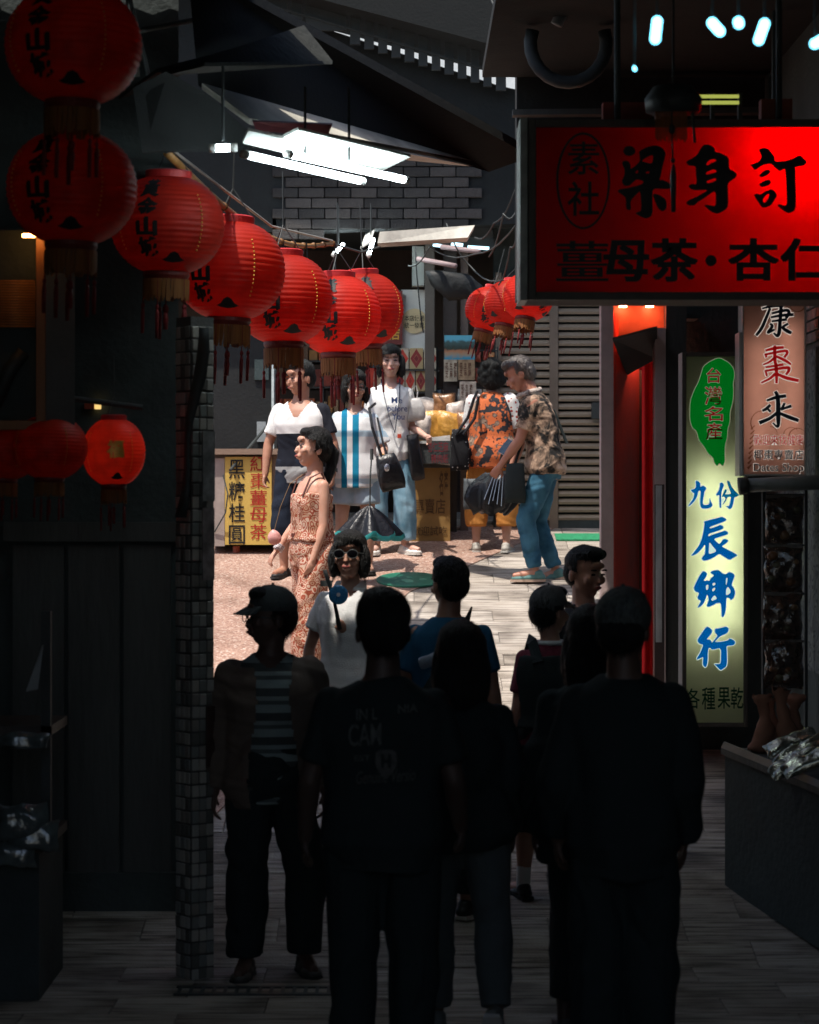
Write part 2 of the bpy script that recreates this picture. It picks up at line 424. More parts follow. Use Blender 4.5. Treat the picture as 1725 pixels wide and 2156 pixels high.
# ---- dark building on the left ----------------------------------
lb = empty('shop_building', (-1.4,11,0), 'dark shop building behind the tiled pillar', 'building')
mb = MB(); foot = [(-1.94,11.36),(-1.085,11.36),(-1.30,12.6),(-6,12.6),(-6,11.36)]
mb.prism([Vector((x,yy,-0.2)) for x,yy in foot], (0,0,4.68)).build('wall', M_dark, lb)
for k, (x0,x1) in enumerate([(-1.86,-1.62),(-1.60,-1.36),(-1.34,-1.12)]):
    MB().box(x0,x1,11.33,11.357,0.25,1.85).build('door_panel', M_dark2, lb)
MB().box(-1.9,-1.08,11.31,11.355,1.87,1.96).build('lintel', M_dark2, lb)
MB().box(-1.9,-1.08,11.30,11.355,0.02,0.32).build('plinth', M_dark, lb)

# tiled pillar, each tile a piece
pill = empty('tiled_pillar', (-0.93,10.37,0), 'pillar clad in small grey beige tiles beside the dark shop', 'pillar')
A = R(38)
def pill_M(u, v, z):  # u along a face, v out of the pillar axis
    return Matrix.Translation((-0.925,10.42,z)) @ Matrix.Rotation(A, 4, 'Z') @ Matrix.Translation((u, v, 0))
hw = 0.058
c = [Matrix.Translation((-0.925,10.42,0)) @ Matrix.Rotation(A,4,'Z') @ Vector((a*hw,b*hw,-0.1)) for a,b in ((-1,-1),(1,-1),(1,1),(-1,1))]
MB().prism(c, (0,0,2.95)).build('core', M_mortar, pill)
tw, th = 0.034, 0.049
bm = bmesh.new(); bmesh.ops.create_cube(bm, size=1.0)
for v in bm.verts: v.co = Vector((v.co.x*tw, v.co.y*0.008, v.co.z*th))
bmesh.ops.bevel(bm, geom=list(bm.edges), offset=0.003, segments=1, affect='EDGES')
tme = bpy.data.meshes.new('tile'); bm.to_mesh(tme); bm.free(); tme.materials.append(M_tile)
TM = [M_tile, mat('glazed_tile_b', (0.26,0.27,0.25), 0.4, 0.45, 5, 0.15, 50, dirt=0.8), mat('glazed_tile_c', (0.50,0.46,0.40), 0.45, 0.4, 7, 0.15, 50, dirt=0.6)]
TME = [tme]
TM += [mat('glazed_tile_d',(0.16,0.155,0.14),0.5,0.5,6,0.2,50,dirt=0.9), mat('glazed_tile_e',(0.33,0.30,0.26),0.4,0.4,6,0.2,50,dirt=0.9)]
for mm in TM[1:]:
    x = tme.copy(); x.materials.clear(); x.materials.append(mm); TME.append(x)
for k in range(50):
    z = 0.03 + k*0.0562
    for face in range(2):
        for j in range(3):
            u = (j-1)*0.0375+random.uniform(-.0012,.0012)
            Mt = (Matrix.Translation((-0.925,10.42,z)) @ Matrix.Rotation(A if face == 0 else A-R(90), 4, 'Z') @ Matrix.Translation((u,-hw-0.003+random.uniform(-.0015,.0015),random.uniform(-.001,.001))) @ Matrix.Rotation(random.uniform(-.035,.035),4,'Y') @ Matrix.Rotation(random.uniform(-.03,.03),4,'X'))
            o = link('tile', random.choice(TME), None, pill); o.matrix_local = Matrix.Translation(-pill.location) @ Mt
M_plate = mat('grey_notice', (0.30,0.29,0.28), 0.6, 0.5, 20, 0.1, 50, dirt=0.7)
def pill_plate(z0, z1, u0, u1, m, name='notice'):
    Mt = Matrix.Translation((-0.925,10.42,0)) @ Matrix.Rotation(A,4,'Z')
    q = [Mt @ Vector((u, -hw-0.012, z)) for u, z in ((u0,z0),(u1,z0),(u1,z1),(u0,z1))]
    MB().slab(q, Mt.to_3x3() @ Vector((0,-0.008,0))).build(name, m, pill)
pill_plate(2.06,2.36,-0.010,0.052, M_plate); pill_plate(1.72,2.03,-0.01,0.05, mat('pinkish_notice',(0.34,0.28,0.27),0.6,0.5,20,0.1,50,dirt=0.6))
pill_plate(0.92,1.18,0.01,0.052, mat('brown_plate',(0.06,0.035,0.03),0.5,0.4,20,0.1,50))
tarp = empty('black_tarp', (-0.98,10.3,2.5), 'black tarpaulin strip hanging over the tiled pillar', 'tarpaulin')
ring = []
for t in range(9):
    f = t/8; yy = 690+f*400
    cx = 430-f*52 + 6*math.sin(f*9); w = 10+4*math.sin(f*7)
    ring.append([P(cx-w,yy,10.16), P(cx+w,yy,10.13), P(cx+w-2,yy,10.18), P(cx-w+1,yy,10.2)])
MB().loft(ring).build('sheet', M_black, tarp, smooth=True)

# ---- upper storey bridging the lane, with brick face and balustrade
ub = empty('bridge_building', (0,19.6,4.2), 'dark upper storey with grey brick face spanning the lane', 'building')
def poly_px(pts, d): return [P(a,b,d) for a,b in pts]
MB().prism(poly_px([(60,505),(1120,470),(1160,205),(1050,180),(600,32),(60,-145)], 19.6), (0,0.25,0)).build('wall', M_far, ub)
MB().prism(poly_px([(150,-140),(1060,100),(1160,120),(1160,-300),(150,-360)], 19.05), (0,1.2,0)).build('eave', mat('deep_black',(0.008,0.010,0.010),0.9), ub)  # overhang and left end added to shade the wall and cabinet below
bx0 = PX(575,19.6)
bm = bmesh.new(); bmesh.ops.create_cube(bm, size=1.0)
for v in bm.verts: v.co = Vector((v.co.x*0.205, v.co.y*0.03, v.co.z*0.077))
bmesh.ops.bevel(bm, geom=list(bm.edges), offset=0.005, segments=1, affect='EDGES')
bme = bpy.data.meshes.new('brick'); bm.to_mesh(bme); bm.free(); bme.materials.append(M_brickg)
BM = [bme]
for q in ((0.034,0.033,0.032),(0.072,0.066,0.062)):
    mm = mat('grey_brick_%d' % int(q[0]*100), q, 0.85, 0.4, 9, 0.4, 60, dirt=0.45); x = bme.copy(); x.materials.clear(); x.materials.append(mm); BM.append(x)
for r_ in range(8):
    for c_ in range(10):
        z = 4.17 + 0.04 + r_*0.0845; x = bx0 + 0.1 + c_*0.213 + (0.106 if r_ % 2 else 0)
        px_ = 862.5 + x*F/19.6; py_ = HZ-(z-HC)*F/19.6
        if px_ > 1015 or py_ > 500-(px_-560)*0.05: continue
        o = link('brick', random.choice(BM), None, ub); o.location = Vector((x,19.587+random.uniform(-.003,.003),z)) - ub.location; o.rotation_euler = (0,random.uniform(-.008,.008),0)
bal = empty('balustrade', P(830,170,19.43), 'dark slatted balustrade under the eave with bright gaps between its bars', 'balustrade')
gaps = [(609,30),(640,23),(733,77),(763,78),(792,92),(820,101),(848,112),(877,97),(905,129),(932,139),(960,146),(987,154),(1014,163),(1040,168)]
edges = [(560,605)] + [(a[0]+4.2, b[0]-4.2) for a, b in zip(gaps[:-1], gaps[1:])] + [(1044.5,1066)]
for (a, b) in edges:
    yb = 36+(a-600)*0.315; yt = yb-112
    MB().prism([P(a,yb+14,19.45),P(b,yb+14,19.45),P(b-1.2,yt-20,19.45),P(a+1.2,yt-20,19.45)], (0,0.04,0)).build('bar', M_black, bal)
MB().prism([P(560,6,19.43),P(1064,155,19.43),P(1064,159,19.43),P(560,10,19.43)], (0,0.015,0)).build('rail', M_black, bal)
MB().prism([P(560,-38,19.43),P(1064,100,19.43),P(1064,103,19.43),P(560,-34,19.43)], (0,0.015,0)).build('rail', M_black, bal)

far = empty('bright_backdrop', (0,26,3), 'added white wall brightening the gaps between the balustrade bars', 'building')  # added backdrop wall, makes the gaps brighter than the sky would
MB().box(-6,7,26,26.3,2,12).build('wall', mat('backdrop_white',(0.72,0.75,0.74),0.8,0.08,2,0.1,20), far)
for k in range(6): MB().box(-5+k*2,-4.2+k*2,25.95,26.0,7.6,9.0).build('window', M_black, far)
# cream soffit panel over the lane, dark girders, awning
sof = empty('soffit_panel', P(720,290,11.8), 'stained cream soffit panel above the tube lamps', 'panel')
q = [P(425,188,10.9), P(1010,352,13.6), P(860,338,13.6), P(525,262,10.9)]
MB().slab(q, (0,0.01,0.03)).build('sheet', M_cream, sof)
MB().slab([P(532,256,10.75),P(700,262,11.2),P(690,288,11.2),P(540,275,10.75)], (0,0.02,0.01)).build('red_edge', mat('dark_red_paint',(0.10,0.02,0.02),0.6), sof)
MB().slab([P(395,-70,10.9),P(1120,330,13.7),P(1030,362,13.7),P(418,182,10.9)], (0,0.02,0.05)).build('girder', M_deep, sof)
aw = empty('awning', P(430,130,10.6), 'dark canvas awning with a faded grey underside', 'awning')
MB().slab([P(250,210,10.2),P(560,90,11.3),P(560,130,11.2),P(330,152,10.25)], (0,0.0,0.015)).build('canvas', mat('old_canvas',(0.030,0.036,0.035),0.9,0.5,6,0.4,30,dirt=0.6), aw)
MB().slab([P(340,160,10.3),P(640,60,11.5),P(700,135,11.5),P(430,140,10.4)], (0,0.02,0.02)).build('canvas', mat('faded_canvas',(0.04,0.046,0.043),0.9,0.4,5,0.3,30,dirt=0.5), aw)
MB().prism([P(280,185,10.15),P(350,150,10.2),P(440,200,10.5),P(560,310,10.9),P(470,312,10.7),P(300,320,10.2)], (0,0.05,0)).build('valance', M_deep, aw)
MB().tube([P(240,75,10.2),P(420,40,11)],0.012).build('pole', M_grey, aw)

# ---- right-hand building above and behind the signs -------------
rb = empty('corner_building', (1.6,13.9,0), 'dark corner shop building behind the lit signs', 'building')
MB().box(0.62,4.2,13.95,14.2,3.22,6.2).build('upper_wall', M_far, rb)
MB().box(1.55,2.05,13.9,14.2,0.3,3.22).build('wall', M_dark, rb)
MB().box(2.3,6,13.9,17.5,0.3,6.2).build('side_wall', M_dark, rb)
for yy, w in ((40,16),(120,9),(230,12)):
    MB().prism([P(1080,yy,13.7),P(1725,yy-6,13.7),P(1725,yy+w-6,13.7),P(1080,yy+w,13.7)], (0,0.1,0)).build('ledge', M_dark2, rb)
duct = MB(); pts = []
for k in range(15):
    a = R(-20+220*k/14); pts.append(P(1197-80*math.cos(a), 92+82*math.sin(a), 12.4))
duct.tube(pts, 0.034, 12)
dt = duct.build('bent_duct', mat('duct_grey',(0.07,0.075,0.075),0.6,0.3,6,0.2,30), smooth=True); tag(dt, 'bent grey duct loop under the eave above the red sign', 'duct')
pp = MB().tube([P(1205,-20,12.2),P(1185,25,12.2),P(1172,52,12.2)],[0.03,0.034,0.03],12).tube([P(1230,-20,12.3),P(1228,30,12.3)],0.018,8)
tag(pp.build('down_pipe', mat('pipe_grey',(0.16,0.17,0.17),0.45), smooth=True), 'grey pipe pair dropping from the eave beside the duct', 'pipe')

# thin wires across the upper lane
for k,(pts) in enumerate([[(1035,0,13),(1070,18,13),(1130,0,13)],[(860,560,19),(905,520,18),(1000,535,17),(1090,470,15)],[(940,470,18),(990,560,18),(1060,590,17)],[(1000,500,17),(1040,470,16.5),(1085,400,16)],[(1030,540,17),(1060,450,16),(1090,440,16)],[(875,520,19.5),(880,600,19.6),(892,700,19.8)],[(1050,600,17),(1075,520,16.5),(1092,480,16)]]):
    q = []
    for i in range(len(pts)-1):
        a = Vector(P(*pts[i])); b = Vector(P(*pts[i+1]))
        for t in range(5):
            f = t/5; pnt = a.lerp(b, f); pnt.z -= 0.05*math.sin(math.pi*f); q.append(pnt)
    q.append(P(*pts[-1]))
    tag(MB().tube(q, 0.006, 6).build('cable', M_black, smooth=True), ['thin cable drooping at the eave beside the bent duct','black cable swaying from the meter box to the red sign','cable hooked below the tarp bundle','short cable rising beside the sign box edge','cable looping behind the dark red lanterns','cable hanging straight down by the round notice','cable between the dark red lanterns and the sign box'][k], 'cable', 'slung cables')

# ================================================================ LAMPS AND LANTERNS
M_refl = mat('lamp_reflector', (0.75,0.78,0.72), 0.5, 0.15, 6, 0.1, 30, dirt=0.3)
def tube_lamp(a, b, refl, label, r=0.016):
    a = Vector(a); b = Vector(b); ax = (b-a).normalized()
    o = empty('fluorescent_lamp', (a+b)/2 + Vector((0,0,0.08)), label, 'lamp')
    MB().tube([a,b], r, 12).build('tube', M_tube, o, smooth=True)
    for p_, s in ((a,-1),(b,1)): MB().tube([p_, p_+ax*s*0.03], r*1.15, 12).build('socket', M_white, o, smooth=True)
    side = ax.cross(Vector((0,0,1))).normalized(); up = Vector((0,0,1))
    if refl:
        q = [a-side*refl+up*.05, b-side*refl+up*.05, b+side*refl*.35+up*.10, a+side*refl*.35+up*.10]
        MB().slab(q, up*0.012).build('reflector', M_refl, o)
    MB().tube([(a+b)/2+up*0.03, (a+b)/2+up*0.35], 0.006).build('hanger', M_black, o)
    return o
tube_lamp(P(520,326,10.0), P(757,380,10.75), 0.02, 'bare fluorescent tube hanging under the cream soffit')
tube_lamp(P(612,325,10.2), P(850,378,10.95), 0.11, 'fluorescent tube with wide cream reflector under the soffit')
tube_lamp(P(703,536,18.6), P(722,515,19.9), 0, 'short lit tube above the shop counter near the bamboo pole end')
tube_lamp(P(776,538,18.4), P(786,505,19.9), 0.06, 'lit tube above the shop counter beside the red lanterns')
tube_lamp(P(368,318,12.6)+Vector((0,-2.3,0)), P(385,317,12.6)+Vector((0,-2.3,0)), 0, 'tiny lit tube peeping from behind the awning valance')
tube_lamp(P(455,312,10.3), P(485,311,10.3), 0, 'short lit tube at the awning valance edge')
slab = empty('ceiling_beam', P(880,495,18.2), 'pale plastered beam under the brick storey', 'beam')
MB().slab([P(795,512,18.0),P(800,488,18.0),P(1000,474,17.4),P(985,500,17.4)], (0,0.3,0)).build('beam', M_cream, slab)

# small cool LED tubes hanging high over the lane
M_led = emit('cyan_led', (0.18,0.72,1.0), 5.0)
for k,(x0,y0,x1,y1) in enumerate([(1384,45,1380,82),(1500,48,1516,66),(1555,46,1556,50),(1610,50,1598,84),(1716,92,1730,84),(1336,143,1337,146)]):
    d = 7.0; o = empty('led_tube', P((x0+x1)/2,y0-20,d), ['upright','slanting short','tiny round','leaning long','outermost','lowest tiny'][k]+' cyan LED lamp hanging above the big red sign', 'lamp')
    r = 0.015 if k < 5 else 0.005
    a, b = P(x0,y0,d), P(x1,y1,d)
    MB().tube([a, a.lerp(b,.5)+Vector((0,0.002,0)), b], r, 10).ell(a,(r,r,r)).ell(b,(r,r,r)).build('diffuser', M_led, o, smooth=True)
    MB().tube([a+Vector((0,0,r)), Vector((a.x,a.y,4.51))], 0.003, 6).build('cord', M_black, o)

# ---- paper lanterns ---------------------------------------------
def lantern_mat(name, c, tr):
    m, n, out = newmat(name)
    b = N(n, 'ShaderNodeBsdfPrincipled'); vec = mapping(n)
    nz = N(n, 'ShaderNodeTexNoise'); nz.inputs['Scale'].default_value = 7; nz.inputs['Detail'].default_value = 5; L(n, vec, nz.inputs['Vector'])
    col0 = ramp(n, nz.outputs[0], [(0.3, c3(c,.62)), (0.52, c3(c,.9)), (0.75, c)])
    oi = N(n, 'ShaderNodeObjectInfo'); hv = N(n, 'ShaderNodeHueSaturation'); L(n, col0, hv.inputs['Color'])
    vr = N(n, 'ShaderNodeMapRange'); vr.inputs[3].default_value = 0.78; vr.inputs[4].default_value = 1.08; L(n, oi.outputs['Random'], vr.inputs[0]); L(n, vr.outputs[0], hv.inputs['Value'])
    col = hv.outputs[0]
    L(n, col, b.inputs['Base Color']); b.inputs['Roughness'].default_value = 0.45; b.inputs['Specular IOR Level'].default_value = 0.35
    t = N(n, 'ShaderNodeBsdfTranslucent'); L(n, col, t.inputs[0])
    ms = N(n, 'ShaderNodeMixShader'); ms.inputs[0].default_value = tr; L(n, b.outputs[0], ms.inputs[1]); L(n, t.outputs[0], ms.inputs[2]); L(n, ms.outputs[0], out.inputs[0]); return m
M_lant = lantern_mat('lantern_red_paper', (0.90,0.06,0.035), 0.62)
M_gold = mat('gold_trim', (0.75,0.42,0.07), 0.35, 0.2, 20, 0.1, 60, metal=0.3)
M_fringe = mat('orange_fringe', (0.30,0.12,0.035), 0.7, 0.4, 25, 0.2, 60, transl=0.3, stretch=(1,1,0.1))
M_ink = mat('black_ink', (0.012,0.012,0.012), 0.6, 0.2, 12, 0.05, 60)
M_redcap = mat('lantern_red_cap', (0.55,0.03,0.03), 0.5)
M_bulb = emit('added_warm_bulb', (1.0,0.5,0.22), 7.0)
M_tassel = mat('red_tassel', (0.17,0.012,0.012), 0.7, 0.4, 30, 0.2, 60)
def lantern_shell(RX, RZ, ribs=22, seg=48):
    prof = []; n = ribs*4
    for i in range(n+1):
        th = 0.30 + (math.pi-0.60)*i/n
        k = 1.0 - 0.018*(0.5+0.5*math.cos(2*math.pi*i/4.0))
        prof.append((RX*math.sin(th)**0.86*k, -RZ*math.cos(th)/math.cos(0.30)))
    return prof
def on_lantern(az, z, RX, RZ, lift):
    th = math.acos(max(-1,min(1,-z*math.cos(0.30)/RZ))); r = RX*math.sin(th)**0.86 + lift
    return Vector((r*math.sin(az), -r*math.cos(az), z))
def lantern_text(chars, az0, RX, RZ, size, zc):
    """vertical column of characters wrapped onto the paper"""
    mb = MB()
    for i, ch in enumerate(chars):
        z0 = zc + (len(chars)/2-i)*size
        v, f = glyphs(ch, (-0.55,0,0.55,1), 0.016)
        bm = bmesh.new(); vs = [bm.verts.new((x,-y_,0)) for x,y_ in v]
        for fa in f:
            try: bm.faces.new([vs[k] for k in fa])
            except ValueError: pass
        bmesh.ops.triangulate(bm, faces=bm.faces[:])
        for _ in range(2):
            lg = [e for e in bm.edges if e.calc_length() > 0.16]
            if lg: bmesh.ops.subdivide_edges(bm, edges=lg, cuts=1); bmesh.ops.triangulate(bm, faces=bm.faces[:])
        bm.verts.index_update()
        pts = []
        for vv in bm.verts:
            z = z0 + vv.co.y*size*0.93; rr = on_lantern(0,z,RX,RZ,0); az = az0 + vv.co.x*size*0.95/RX
            pts.append((az, z))
        for q_, (da, dz) in enumerate(((-.018,-.002),(.018,.002),(0,.003))):   # broad brush: the stroke laid thrice
            mb.add([on_lantern(a_+da, z_+dz, RX, RZ, 0.004+.0004*q_) for a_, z_ in pts], [[x.index for x in fa.verts] for fa in bm.faces])
        bm.free()
    return mb
def make_lantern(text='黃金山城', gold=False):
    RX, RZ = 0.25, 0.21
    o = empty('paper_lantern', (0,0,0))
    shell = MB().lathe(lantern_shell(RX,RZ), None, 48, caps=False).build('shade', M_lant, o, smooth=True)
    for az in ((-25, 155) if not gold else (0,)):
        lantern_text(text, R(az), RX, RZ, 0.086 if not gold else 0.12, 0.012).build('lettering', M_ink if not gold else M_gold, shell)
    dots = MB()
    for k in range(4):
        az = R(-58+90*k)
        for j in range(15):
            z = -0.12+j*0.0171
            dots.ell(on_lantern(az,z,RX,RZ,0.002),(0.0035,0.0035,0.0045),None,6,4)
    tag(dots.build('gold_stitching', M_gold, shell, smooth=True), kind='stuff')
    for s in (1,-1):
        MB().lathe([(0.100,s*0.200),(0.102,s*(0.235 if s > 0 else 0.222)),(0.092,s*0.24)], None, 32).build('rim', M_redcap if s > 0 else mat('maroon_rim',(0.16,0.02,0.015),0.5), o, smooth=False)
    # dark appliqué bat motif near the foot
    for az in (5, -95):
        m = MB(); q = []
        for (a, zz) in ((-16,-.165),(-9,-.155),(-5,-.138),(0,-.13),(5,-.138),(9,-.155),(16,-.165),(10,-.172),(0,-.176),(-10,-.172)):
            q.append(on_lantern(R(az+a), zz, RX, RZ, 0.004))
        m.add(q, [(0,1,9),(1,2,3,9),(3,8,9),(3,4,8),(4,5,7,8),(5,6,7)]).build('motif', M_ink, shell)
    fr = MB()
    for k in range(64):
        a = 2*math.pi*k/64 + random.uniform(-.02,.02); h = random.uniform(.07,.10); w = 0.0046
        c, s = math.cos(a), math.sin(a); r = 0.098
        p0 = Vector((r*c,r*s,-0.24)); t = Vector((-s,c,0)); sw = random.uniform(-.004,.004)
        fr.slab([p0-t*w, p0+t*w, p0+t*(w+sw)+Vector((0,0,-h)), p0-t*(w-sw)+Vector((0,0,-h))], Vector((c,s,0))*0.003)
    fr.build('fringe', M_fringe, o)
    ts = MB().tube([(0,0,-.24),(0,0,-.36)],0.003,6).ell((0,0,-.37),(0.013,0.013,0.02)).lathe([(0.009,-.385),(0.012,-.41),(0.010,-.46)],None,10)
    ts.build('tassel', M_tassel, o, smooth=True)
    for k in range(5):
        a = 2*math.pi*k/5+.5; cx, cy = .1*math.cos(a), .1*math.sin(a); l = random.uniform(.02,.06)
        MB().tube([(cx,cy,-.24),(cx,cy,-.34-l*.4)],0.0025,6).ell((cx,cy,-.345-l*.4),(0.008,0.008,0.012)).lathe([(0.005,-.355-l*.4),(0.0085,-.38-l*.4),(0.007,-.45-l)],Matrix.Translation((cx,cy,0)),8).build('tassel', M_tassel, o, smooth=True)
    MB().ell((0,0,0.02),(0.03,0.03,0.04)).build('bulb', M_bulb, o, smooth=True)  # unseen bulb added to make the paper shade glow
    cd = MB()
    for k in range(3):
        a = 2*math.pi*k/3; cd.tube([(0.09*math.cos(a),0.09*math.sin(a),0.235),(0,0,0.36)],0.003,6)
    cd.tube([(0,0,0.36),(0,0,0.62)],0.004,6).build('cord', M_black, o)
    return o
proto = make_lantern()
spots = [(155,96,8.9,0,'highest dark red paper lantern, its fringe resting over another lantern'),
         (152,396,9.35,0,'dark red paper lantern glowing at its left edge, under the highest lantern'),
         (353,474,10.95,8,'dark red paper lantern beside the upper end of the bamboo pole'),
         (485,570,12.3,-4,'bright red paper lantern half hidden behind the dark one at the bamboo pole'),
         (597,630,13.6,12,'bright red paper lantern in the middle of the row under the bamboo pole'),
         (712,664,16.2,14,'bright ribbed red paper lantern near the lower bamboo pole end'),
         (768,652,17.6,30,'red paper lantern in deep shadow, last of the row by the lit tube')]
LANT = []
for i, (px_, py_, d, rz, lab) in enumerate(spots):
    o = proto if i == 0 else copy_tree(proto)
    o.location = P(px_,py_,d); o.rotation_euler = (R(random.uniform(-2,2)), R(random.uniform(-3,3)), R(rz-math.degrees(math.atan2(o.location.x, d))*0.3))
    s = [1.0,1.0,1.02,1.10,1.10,1.20,1.16][i]; o.scale = (s,s,s)
    tag(o, lab, 'lantern', 'red lantern row'); LANT.append(o)
    if i < 3 or i == 6:
        for ch in o.children:
            if ch.name.startswith('bulb'): ch.material_slots[0].link = 'OBJECT'; ch.material_slots[0].material = emit('added_weak_bulb',(1.0,0.4,0.15),0.35)  # weaker added bulb keeps these lanterns darker than the sunlit ones
    o.scale = (s*random.uniform(.97,1.03), s*random.uniform(.97,1.03), s*random.uniform(.95,1.06))
for i,(px_,py_,d,rz,lab) in enumerate([(1030,652,18.0,20,'outer dark red lantern hanging over the stooping man in the patterned shirt'),(1072,640,17.4,50,'middle dark red lantern hanging over the stooping man in the patterned shirt'),(1112,625,16.9,70,'dark red lantern half behind the red sign box')]):
    o = copy_tree(proto); o.location = P(px_,py_,d); s = 0.72; o.scale = (s,s,s*1.05); o.rotation_euler = (R(3),R(14),R(rz)); tag(o,lab,'lantern','lanterns by the shutter')
for i,(px_,py_,d,lab) in enumerate([(8,945,10.2,'small red lantern at the corner of the hanging wooden case'),(106,942,10.0,'small ribbed red lantern below the hanging wooden case')]):
    o = copy_tree(proto); o.location = P(px_,py_,d); s = 0.62; o.scale = (s,s,s*0.98); tag(o,lab,'lantern','small stall lanterns')
    for ch in o.children:
        if ch.name.startswith('shade'):
            for g_ in list(ch.children):
                if g_.name.startswith(('lettering','motif')): bpy.data.objects.remove(g_)
gl = make_lantern('福', True); gl.location = P(240,952,10.25); gl.scale = (0.54,0.54,0.66); gl.rotation_euler = (0,0,R(10))
tag(gl, 'small dark lantern with large gold character by the tiled pillar', 'lantern', 'small stall lanterns')

# bamboo pole with ties, and the rope that carries on to the last lanterns
bp = empty('bamboo_pole', P(520,410,12.5), 'slanting orange bamboo pole carrying the lanterns', 'pole')
a, b = P(352,322,10.6), P(700,513,16.6)
M_bamboo = mat('bamboo', (0.42,0.20,0.06), 0.45, 0.35, 12, 0.1, 40)
pts = [a.lerp(b, k/12) + Vector((0,0,-0.16*math.sin(math.pi*k/12))) for k in range(13)]
MB().tube(pts, [0.018-0.0004*k for k in range(13)], 10).build('cane', M_bamboo, bp, smooth=True)
for k in range(1,13):
    p_ = pts[k]; t = (pts[k]-pts[k-1]).normalized()
    MB().tube([p_-t*0.01,p_+t*0.01],0.0215,10).build('node', mat('bamboo_node',(0.2,0.09,0.03),0.5), bp, smooth=True)
for k in (2,5,7,8,9,12):
    p_ = pts[k]; m_ = MB(); 
    for j in range(3):
        m_.tube([p_+Vector((0.02,0,0.02)), p_+Vector((random.uniform(-.03,.03),0.02,-.12)), p_+Vector((random.uniform(-.05,.05),0,-.24-random.uniform(0,.08)))],0.004,5)
    m_.build('tie', M_black, bp)
MB().tube([a+Vector((0,0,0.03)),a.lerp(b,.5)+Vector((0.02,0,-.10)),b+Vector((0,0,0.02))],0.007,6).build('wire', mat('pale_wire',(0.4,0.38,0.34),0.6), bp)
MB().tube([a, Vector((a.x-.2, a.y-.3, 4.5))],0.01,6).build('hanger', M_black, bp)
rope = empty('lantern_rope', P(760,560,17), 'black rope carrying the last lanterns to the beam', 'rope')
MB().tube([b, P(760,560,17.4)+Vector((0,0,0.1)), P(800,520,18.0)],0.008,6).build('strand', M_black, rope)
hook = MB().tube([P(152,160,8.9)+Vector((0,0,0.6)),P(152,160,8.9)+Vector((0,0,1.9))],0.006,6)

# ================================================================ SIGNS
M_frame_brown = mat('bronze_frame', (0.085,0.07,0.06), 0.5, 0.25, 10, 0.1, 60)
M_frame_grey = mat('worn_steel_edge', (0.42,0.44,0.42), 0.45, 0.3, 10, 0.15, 50, dirt=0.4)
def light_box(name, label, d, x0, y0, x1, y1, depth, panel, frame, fw, tubes, back, cat='sign', tube_strength=None):
    """a real light box: frame, sides, translucent face and tubes behind it (pixel rect of its face at distance d)"""
    a, b = P(x0,y1,d), P(x1,y0,d)
    o = empty(name, ((a.x+b.x)/2, d, a.z), label, cat)
    f = fw
    MB().box(a.x,b.x,d+depth,d+depth+0.01,a.z,b.z).build('back', back, o)
    for nm,(xa,xb,za,zb) in {'side':(a.x,a.x+0.008,a.z,b.z),'side_':(b.x-0.008,b.x,a.z,b.z),'side__':(a.x+.008,b.x-.008,b.z-0.008,b.z),'side___':(a.x+.008,b.x-.008,a.z,a.z+0.008)}.items():
        MB().box(xa,xb,d,d+depth,za,zb).build('side', back, o)
    MB().box(a.x+f*.5,b.x-f*.5,d+0.004,d+0.007,a.z+f*.5,b.z-f*.5).build('face', panel, o)
    if f > 0:
        for (xa,xb,za,zb) in ((a.x,a.x+f,a.z,b.z),(b.x-f,b.x,a.z,b.z),(a.x+f,b.x-f,b.z-f,b.z),(a.x+f,b.x-f,a.z,a.z+f)):
            MB().box(xa,xb,d-0.018,d+0.001,za,zb).build('frame', frame, o, bevel=0.003)
    for (tx0,ty0,tx1,ty1,m,r) in tubes:
        dd = d+depth*0.6
        MB().tube([Plane(dd)(tx0,ty0), Plane(dd)(tx1,ty1)], r, 10).build('lamp_tube', m, o, smooth=True)
    return o, Plane(d+0.004)
Z1 = dict(ox=2080, oy=460, k=0.66377)
SHEN = [[(1040,165),(1075,165),(1105,185),(1107,210),(1135,212),(1190,240),(1190,312),(1215,320),(1238,340),(1228,362),(1187,390),(1183,410),(1186,530),(1170,550),(1125,578),(1085,565),(1038,525),(1062,521),(1105,530),(1113,518),(1110,436),(1060,470),(1000,510),(985,526),(950,527),(933,510),(952,494),(1012,468),(1072,432),(990,436),(960,427),(948,408),(970,397),(1000,400),(992,320),(990,292),(950,290),(932,268),(962,250),(1000,228),(1020,190)],
        [(1055,275),(1075,255),(1108,250),(1116,262),(1090,272),(1060,290)],[(1052,330),(1100,312),(1118,318),(1112,330),(1085,337),(1055,345)],[(1055,382),(1110,362),(1116,375),(1090,390),(1060,395)]]
DING = [[(1365,195),(1395,182),(1425,190),(1442,215),(1462,240),(1460,265),(1520,262),(1560,250),(1612,224),(1645,258),(1650,272),(1635,290),(1580,298),(1586,320),(1588,530),(1580,555),(1550,573),(1530,568),(1495,545),(1475,522),(1490,518),(1528,530),(1534,510),(1524,330),(1520,305),(1490,325),(1460,300),(1440,277),(1385,287),(1345,318),(1330,300),(1315,285),(1335,280),(1370,265),(1385,235),(1375,215)],
        [(1400,318),(1425,312),(1437,325),(1420,345),(1385,362),(1367,350),(1380,335)],[(1365,400),(1400,378),(1430,372),(1440,388),(1430,405),(1385,418)],
        [(1335,460),(1360,455),(1375,462),(1410,440),(1440,428),(1465,445),(1475,470),(1455,500),(1440,525),(1405,540),(1385,538),(1370,515),(1345,480)],[(1388,490),(1415,460),(1430,455),(1425,480),(1405,508),(1395,510)]]
